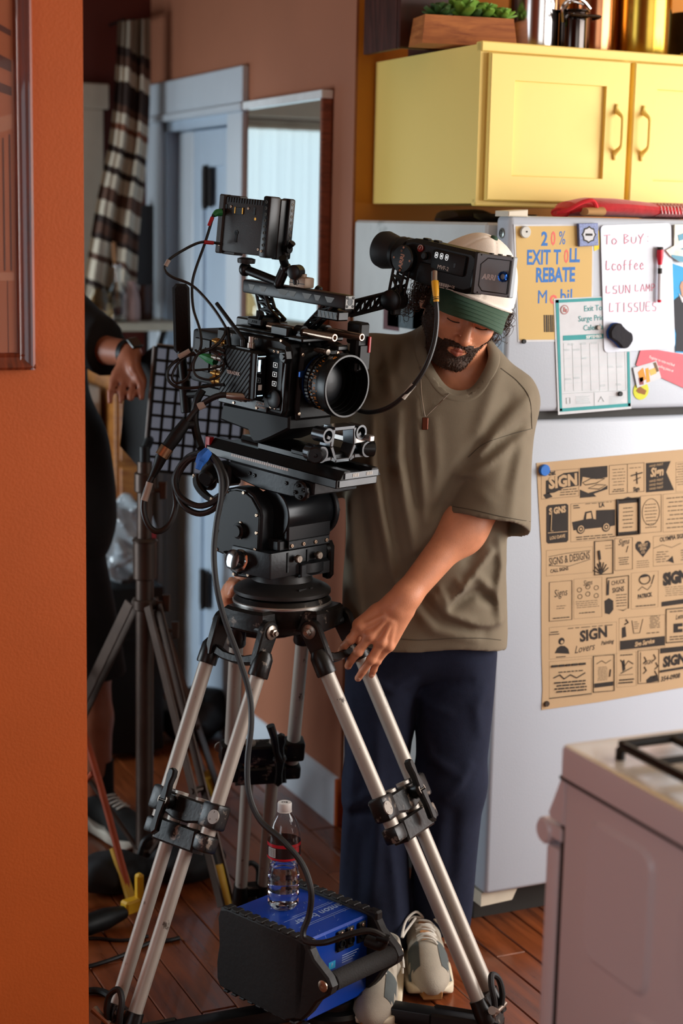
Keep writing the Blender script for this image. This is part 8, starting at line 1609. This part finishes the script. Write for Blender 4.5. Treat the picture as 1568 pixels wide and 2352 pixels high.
# second stand: its foot pokes out past the orange wall
S2 = onz(120, 1960, 0); l2 = thing('small_light_stand', 'rusty orange-legged light stand beside orange wall', 'light stand', S2); M_or = pm('orange painted steel', 'a0482a', .5, .3, var=.15)
f2 = onz(300, 2062, .015); b = MB(); b.cyl(S2+Z_*.05, S2+Z_*.95, .014, n=14); b.build('column', M_stand, l2)
for ft_ in (f2, VE((S2.x-.3, S2.y+.25, .015)), VE((S2.x-.05, S2.y-.38, .015))):
    tp = S2+Z_*.55; d = (ft_-S2); d.z = 0; d.normalize(); k_ = tp+d*.18-Z_*.12 if ft_ is f2 else tp
    b = MB(); b.tube([tp, tp.lerp(ft_, .5)+Z_*.06, ft_], .0095, 8, 4); lg = b.build('leg', M_or, l2); b = MB(); b.cyl(S2+Z_*.1, tp.lerp(ft_, .55)+Z_*.03, .0075, n=8); b.build('brace', M_or, lg)
    e = (ft_-tp).normalized(); b = MB(); b.cyl(ft_-e*.13, ft_, .0125, n=10); b.build('foot_tip', pm('yellow tape', 'c79a2c', .6), lg, 'yellow taped foot')
# floor clutter by the orange wall
c0 = onz(245, 2110, .03); t = thing('power_connector', 'black cable connector with yellow locking collar on floor', 'connector', (c0.x, c0.y, 0)); a, q = onz(200, 2125, .028), onz(285, 2095, .028)
b = MB(); b.tube([a-(q-a)*.6, a, a.lerp(q, .5), q], [.012, .026, .026, .016], 12, 3); b.build('body', M_blk2, t); b = MB(); yv = pm('yellow plastic', 'd8a81c', .45); d = (q-a).normalized(); b.box((0, 0, .01), (.045, .03, .034), .005, frame(q+d*.02, x=d, z=Z_)); b.box((.026, 0, .05), (.02, .022, .07), .006, frame(q+d*.02, x=d, z=Z_)); b.build('locking_collar', yv, t, 'yellow locking collar')
def fcable(pts, r, label): P = [onz(x, y, r) for x, y in pts]; b = MB(); b.tube(P, r, 8, 6); return solo(b, 'floor_cable', M_cab, label, 'cable')
fcable([(150, 2230), (210, 2218), (280, 2195), (345, 2165), (385, 2160), (412, 2154)], .005, 'thin black cable curling out from under the orange wall'); fcable([(150, 2160), (220, 2155), (280, 2160), (340, 2150)], .004, 'black cable behind the connector with yellow collar'); fcable([(150, 2290), (215, 2275), (255, 2290), (270, 2330)], .008, 'thick black cable at the tripod foot nearest the wall')
sb0 = onz(330, 2005, 0)
def sbag(x, y, z): return smin(sd_ell(x, y, z, (-.10, .0, .045), (.10, .08, .05)), sd_ell(x, y, z, (.10, .0, .045), (.10, .08, .05)), .02)+.004*np.sin(x*60)*np.sin(y*70+z*40)
b = sdf_mb(sbag, (-.22, -.1, -.01), (.22, .1, .12), .010, 1); b.v = [(v[0]*1.0+SB.x-.02, v[1]+SB.y-.11, max(v[2], .0)) for v in b.v]; sb_ = solo(b, 'sandbag', pm('black sandbag nylon', '0f0e0f', .7, bump=.2), 'black saddle sandbag lying at the base of light stand', 'sandbag', ang=180); b = MB(); b.tube([(SB.x-.05, SB.y-.11, .075), (SB.x-.03, SB.y-.11, .12), (SB.x+.03, SB.y-.11, .12), (SB.x+.05, SB.y-.11, .075)], .008, 8, 4); b.build('handle', M_blk2, sb_)
# ------------------------------------------------------------------ the man in black behind the orange wall
BD = 4.42
def bp_(px, py, d=BD): return at(px, py, d)
M_skin2 = pm('mid brown skin', '9a5c42', .5, var=.08, scale=40, bump=.08, sub=.08)  # brown base colour with slight random variation
P2 = onz(225, 1900, 0); hip = VE((P2.x-.10, P2.y+.05, .86)); shd = bp_(150, 735); neck = VE((shd.x-.17, shd.y+.03, shd.z+.06)); elb = bp_(208, 800, 4.36); wri = bp_(300, 812, 4.26); hkn = bp_(288, 852, 4.22)
fing = [(bp_(262+22*k, 868+2*k, 4.22), bp_(255+23*k, 900+4*k, 4.205), bp_(252+24*k, 925-1.5*k*k, 4.20)) for k in range(4)]
ank = VE((P2.x, P2.y, .09)); kne = VE((P2.x-.02, P2.y-.0, .46)); ank2 = ank+VE((-.24, .12, 0)); kne2 = kne+VE((-.21, .10, 0)); T = tuple
MH2 = frame(neck+VE((.0, -.01, .19)), y=VE((.75, -.62, -.15)), z=VE((.1, -.1, 1))); MH2i = MH2.inverted()
def man2(X, Y, Z):
    q_ = MH2i; d = face_sdf(*[q_[i][0]*X+q_[i][1]*Y+q_[i][2]*Z+q_[i][3] for i in range(3)]); d = smin(d, sd_cone(X, Y, Z, T(neck+VE((0, 0, .12))), T(neck), .052, .055), .03)
    d = smin(d, sd_ell(X, Y, Z, T((neck+hip)*.5+VE((0, 0, .08))), (.15, .10, .24)), .05); d = smin(d, sd_cone(X, Y, Z, T(neck), T(shd), .06, .055), .04); d = smin(d, sd_cone(X, Y, Z, T(neck+VE((-.03, 0, 0))), T(neck+VE((-.2, 0, -.06))), .06, .055), .04); d = smin(d, sd_cone(X, Y, Z, T(neck+VE((-.2, 0, -.06))), T(neck+VE((-.24, .02, -.4))), .05, .04), .03)
    d = smin(d, sd_cone(X, Y, Z, T(shd), T(elb), .052, .045), .03); d = smin(d, sd_cone(X, Y, Z, T(elb), T(wri), .044, .031), .02)
    for k in range(4):
        a, m_, c = fing[k]; d = smin(d, sd_cone(X, Y, Z, T(wri+VE((-.008, -.01, -.012))), T(a), .022, .0135), .012); d = smin(d, smin(sd_cone(X, Y, Z, T(a), T(m_), .0115, .0105), sd_cone(X, Y, Z, T(m_), T(c), .0105, .0085), .004), .005)
    th0, th1 = bp_(305, 845, 4.20), bp_(325, 880, 4.20); d = smin(d, smin(sd_cone(X, Y, Z, T(wri), T(th0), .019, .013), sd_cone(X, Y, Z, T(th0), T(th1), .012, .0095), .006), .008)
    for k_, a_ in ((kne, ank), (kne2, ank2)): d = smin(d, smin(sd_cone(X, Y, Z, T(hip+VE(((k_-kne).x*.6, 0, 0))), T(k_), .085, .056), smin(sd_cone(X, Y, Z, T(k_), T(k_*.6+a_*.4+VE((0, .012, 0))), .054, .056), sd_cone(X, Y, Z, T(k_*.6+a_*.4+VE((0, .012, 0))), T(a_), .056, .036), .02), .03), .04)
    return d
b = sdf_mb(man2, (neck.x-.38, P2.y-.36, .03), (1.56, P2.y+.34, neck.z+.36), .0095, 1); hair2 = sdf_mb(lambda x, y, z: np.maximum(sd_ell(x, y, z, (0, -.016, .026), (.083, .101, .098))+.002*np.sin(x*240)*np.sin(z*220+y*160), np.maximum(.02-z-.9*np.clip(-y+.02, 0, .08), y-.06-.5*(z-.06))), (-.1, -.13, -.07), (.1, .1, .13), .006, 0, MH2)
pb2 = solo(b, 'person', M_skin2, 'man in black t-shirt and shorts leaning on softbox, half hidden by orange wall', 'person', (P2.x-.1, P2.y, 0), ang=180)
hair2.build('hair', M_hair, pb2, 'short dark hair', ang=180)
M_blk3 = pm('black cotton', '100c0c', .9, var=.2, bump=.1, bscale=200)
def tee2(X, Y, Z):
    d = sd_ell(X, Y, Z, T((neck+hip)*.5+VE((0, 0, .06))), (.168, .115, .28)); d = smin(d, sd_cone(X, Y, Z, T(hip+VE((.02, 0, .0))), T(hip+VE((.0, 0, .2))), .148, .145), .06); d = smin(d, sd_cone(X, Y, Z, T(neck), T(shd), .075, .075), .05); d = smin(d, sd_cone(X, Y, Z, T(shd), T(elb*.55+wri*.45), .075, .074), .04); d = smin(d, sd_cone(X, Y, Z, T(neck+VE((-.03, 0, 0))), T(neck+VE((-.24, .02, -.22))), .07, .075), .05)
    d = d-.004*np.sin(X*40+Z*20); e_ = (wri-elb).normalized(); cut = (X-elb.x)*e_.x+(Y-elb.y)*e_.y+(Z-elb.z)*e_.z-.062
    d = np.maximum(d, np.where(np.abs(Z-elb.z) < .12, cut, -1)); return np.maximum(d, sd_ell(X, Y, Z, T(neck+VE((0, -.02, .09))), (.08, .09, .07))*-1)
b = sdf_mb(tee2, (neck.x-.42, P2.y-.36, hip.z-.2), (1.5, P2.y+.34, neck.z+.16), .011, 1); b.build('t_shirt', M_blk3, pb2, 'black t-shirt', ang=180)
def shorts2(X, Y, Z):
    d = None
    for k_ in (kne, kne2): q = sd_cone(X, Y, Z, T(hip+VE(((k_-kne).x*.4, 0, -.02))), T(k_+VE((0, 0, -.02))), .118, .095); d = q if d is None else smin(d, q, .03)
    return np.maximum(d-.004*np.sin(X*45+Z*12), .435-Z)
b = sdf_mb(shorts2, (hip.x-.5, P2.y-.2, .40), (hip.x+.3, P2.y+.34, hip.z+.14), .011, 1); b.build('shorts', M_blk3, pb2, 'long black shorts', ang=180)
w_ax = (wri-elb).normalized(); b = MB(); b.lathe([(.0335, -.010), (.0355, -.008), (.0355, .008), (.0335, .010)], wri-w_ax*.012, w_ax, 24, caps=False); wa = b.build('watch_strap', M_blk2, pb2); b = MB(); b.box((0, 0, .0), (.034, .034, .010), .003, frame(wri-w_ax*.012+VE((.012, -.024, .028)), x=w_ax, z=VE((.2, -.6, .7)))); b.build('watch_face', pm('dark watch glass', '22201c', .1, spec=.8), wa)
for a_ in (ank, ank2):
    F = frame(a_+VE((-.005, .03, -.09)), x=(.93, .36, 0), z=Z_) ; F = frame(a_+VE((0, .02, -.089)), y=VE((.25, -.97, 0)), z=Z_)
    def put2(v, f): q = MB(F); q.add([T(p) for p in v], [T(int(i) for i in g) for g in f]); return q
    s2 = put2(upv, upf).build('shoe', pm('black canvas', '14120f', .8), pb2, ang=180); put2(sov, sof).build('sole', pm('off white rubber', 'c9c0b0', .6), s2, 'off white sole', ang=180); q = MB(F)
    for k in range(5): q.tube([on_shoe(-.02, .07+.018*k, .003), on_shoe(0, .075+.018*k, .007), on_shoe(.02, .07+.018*k, .003)], .003, 6, 3)
    q.build('laces', M_lace, s2, 'white laces'); q = MB(F); q.cyl((0, .02, .08), (0, .015, .19), .040, .042, 20); q.build('sock', M_blk3, s2)
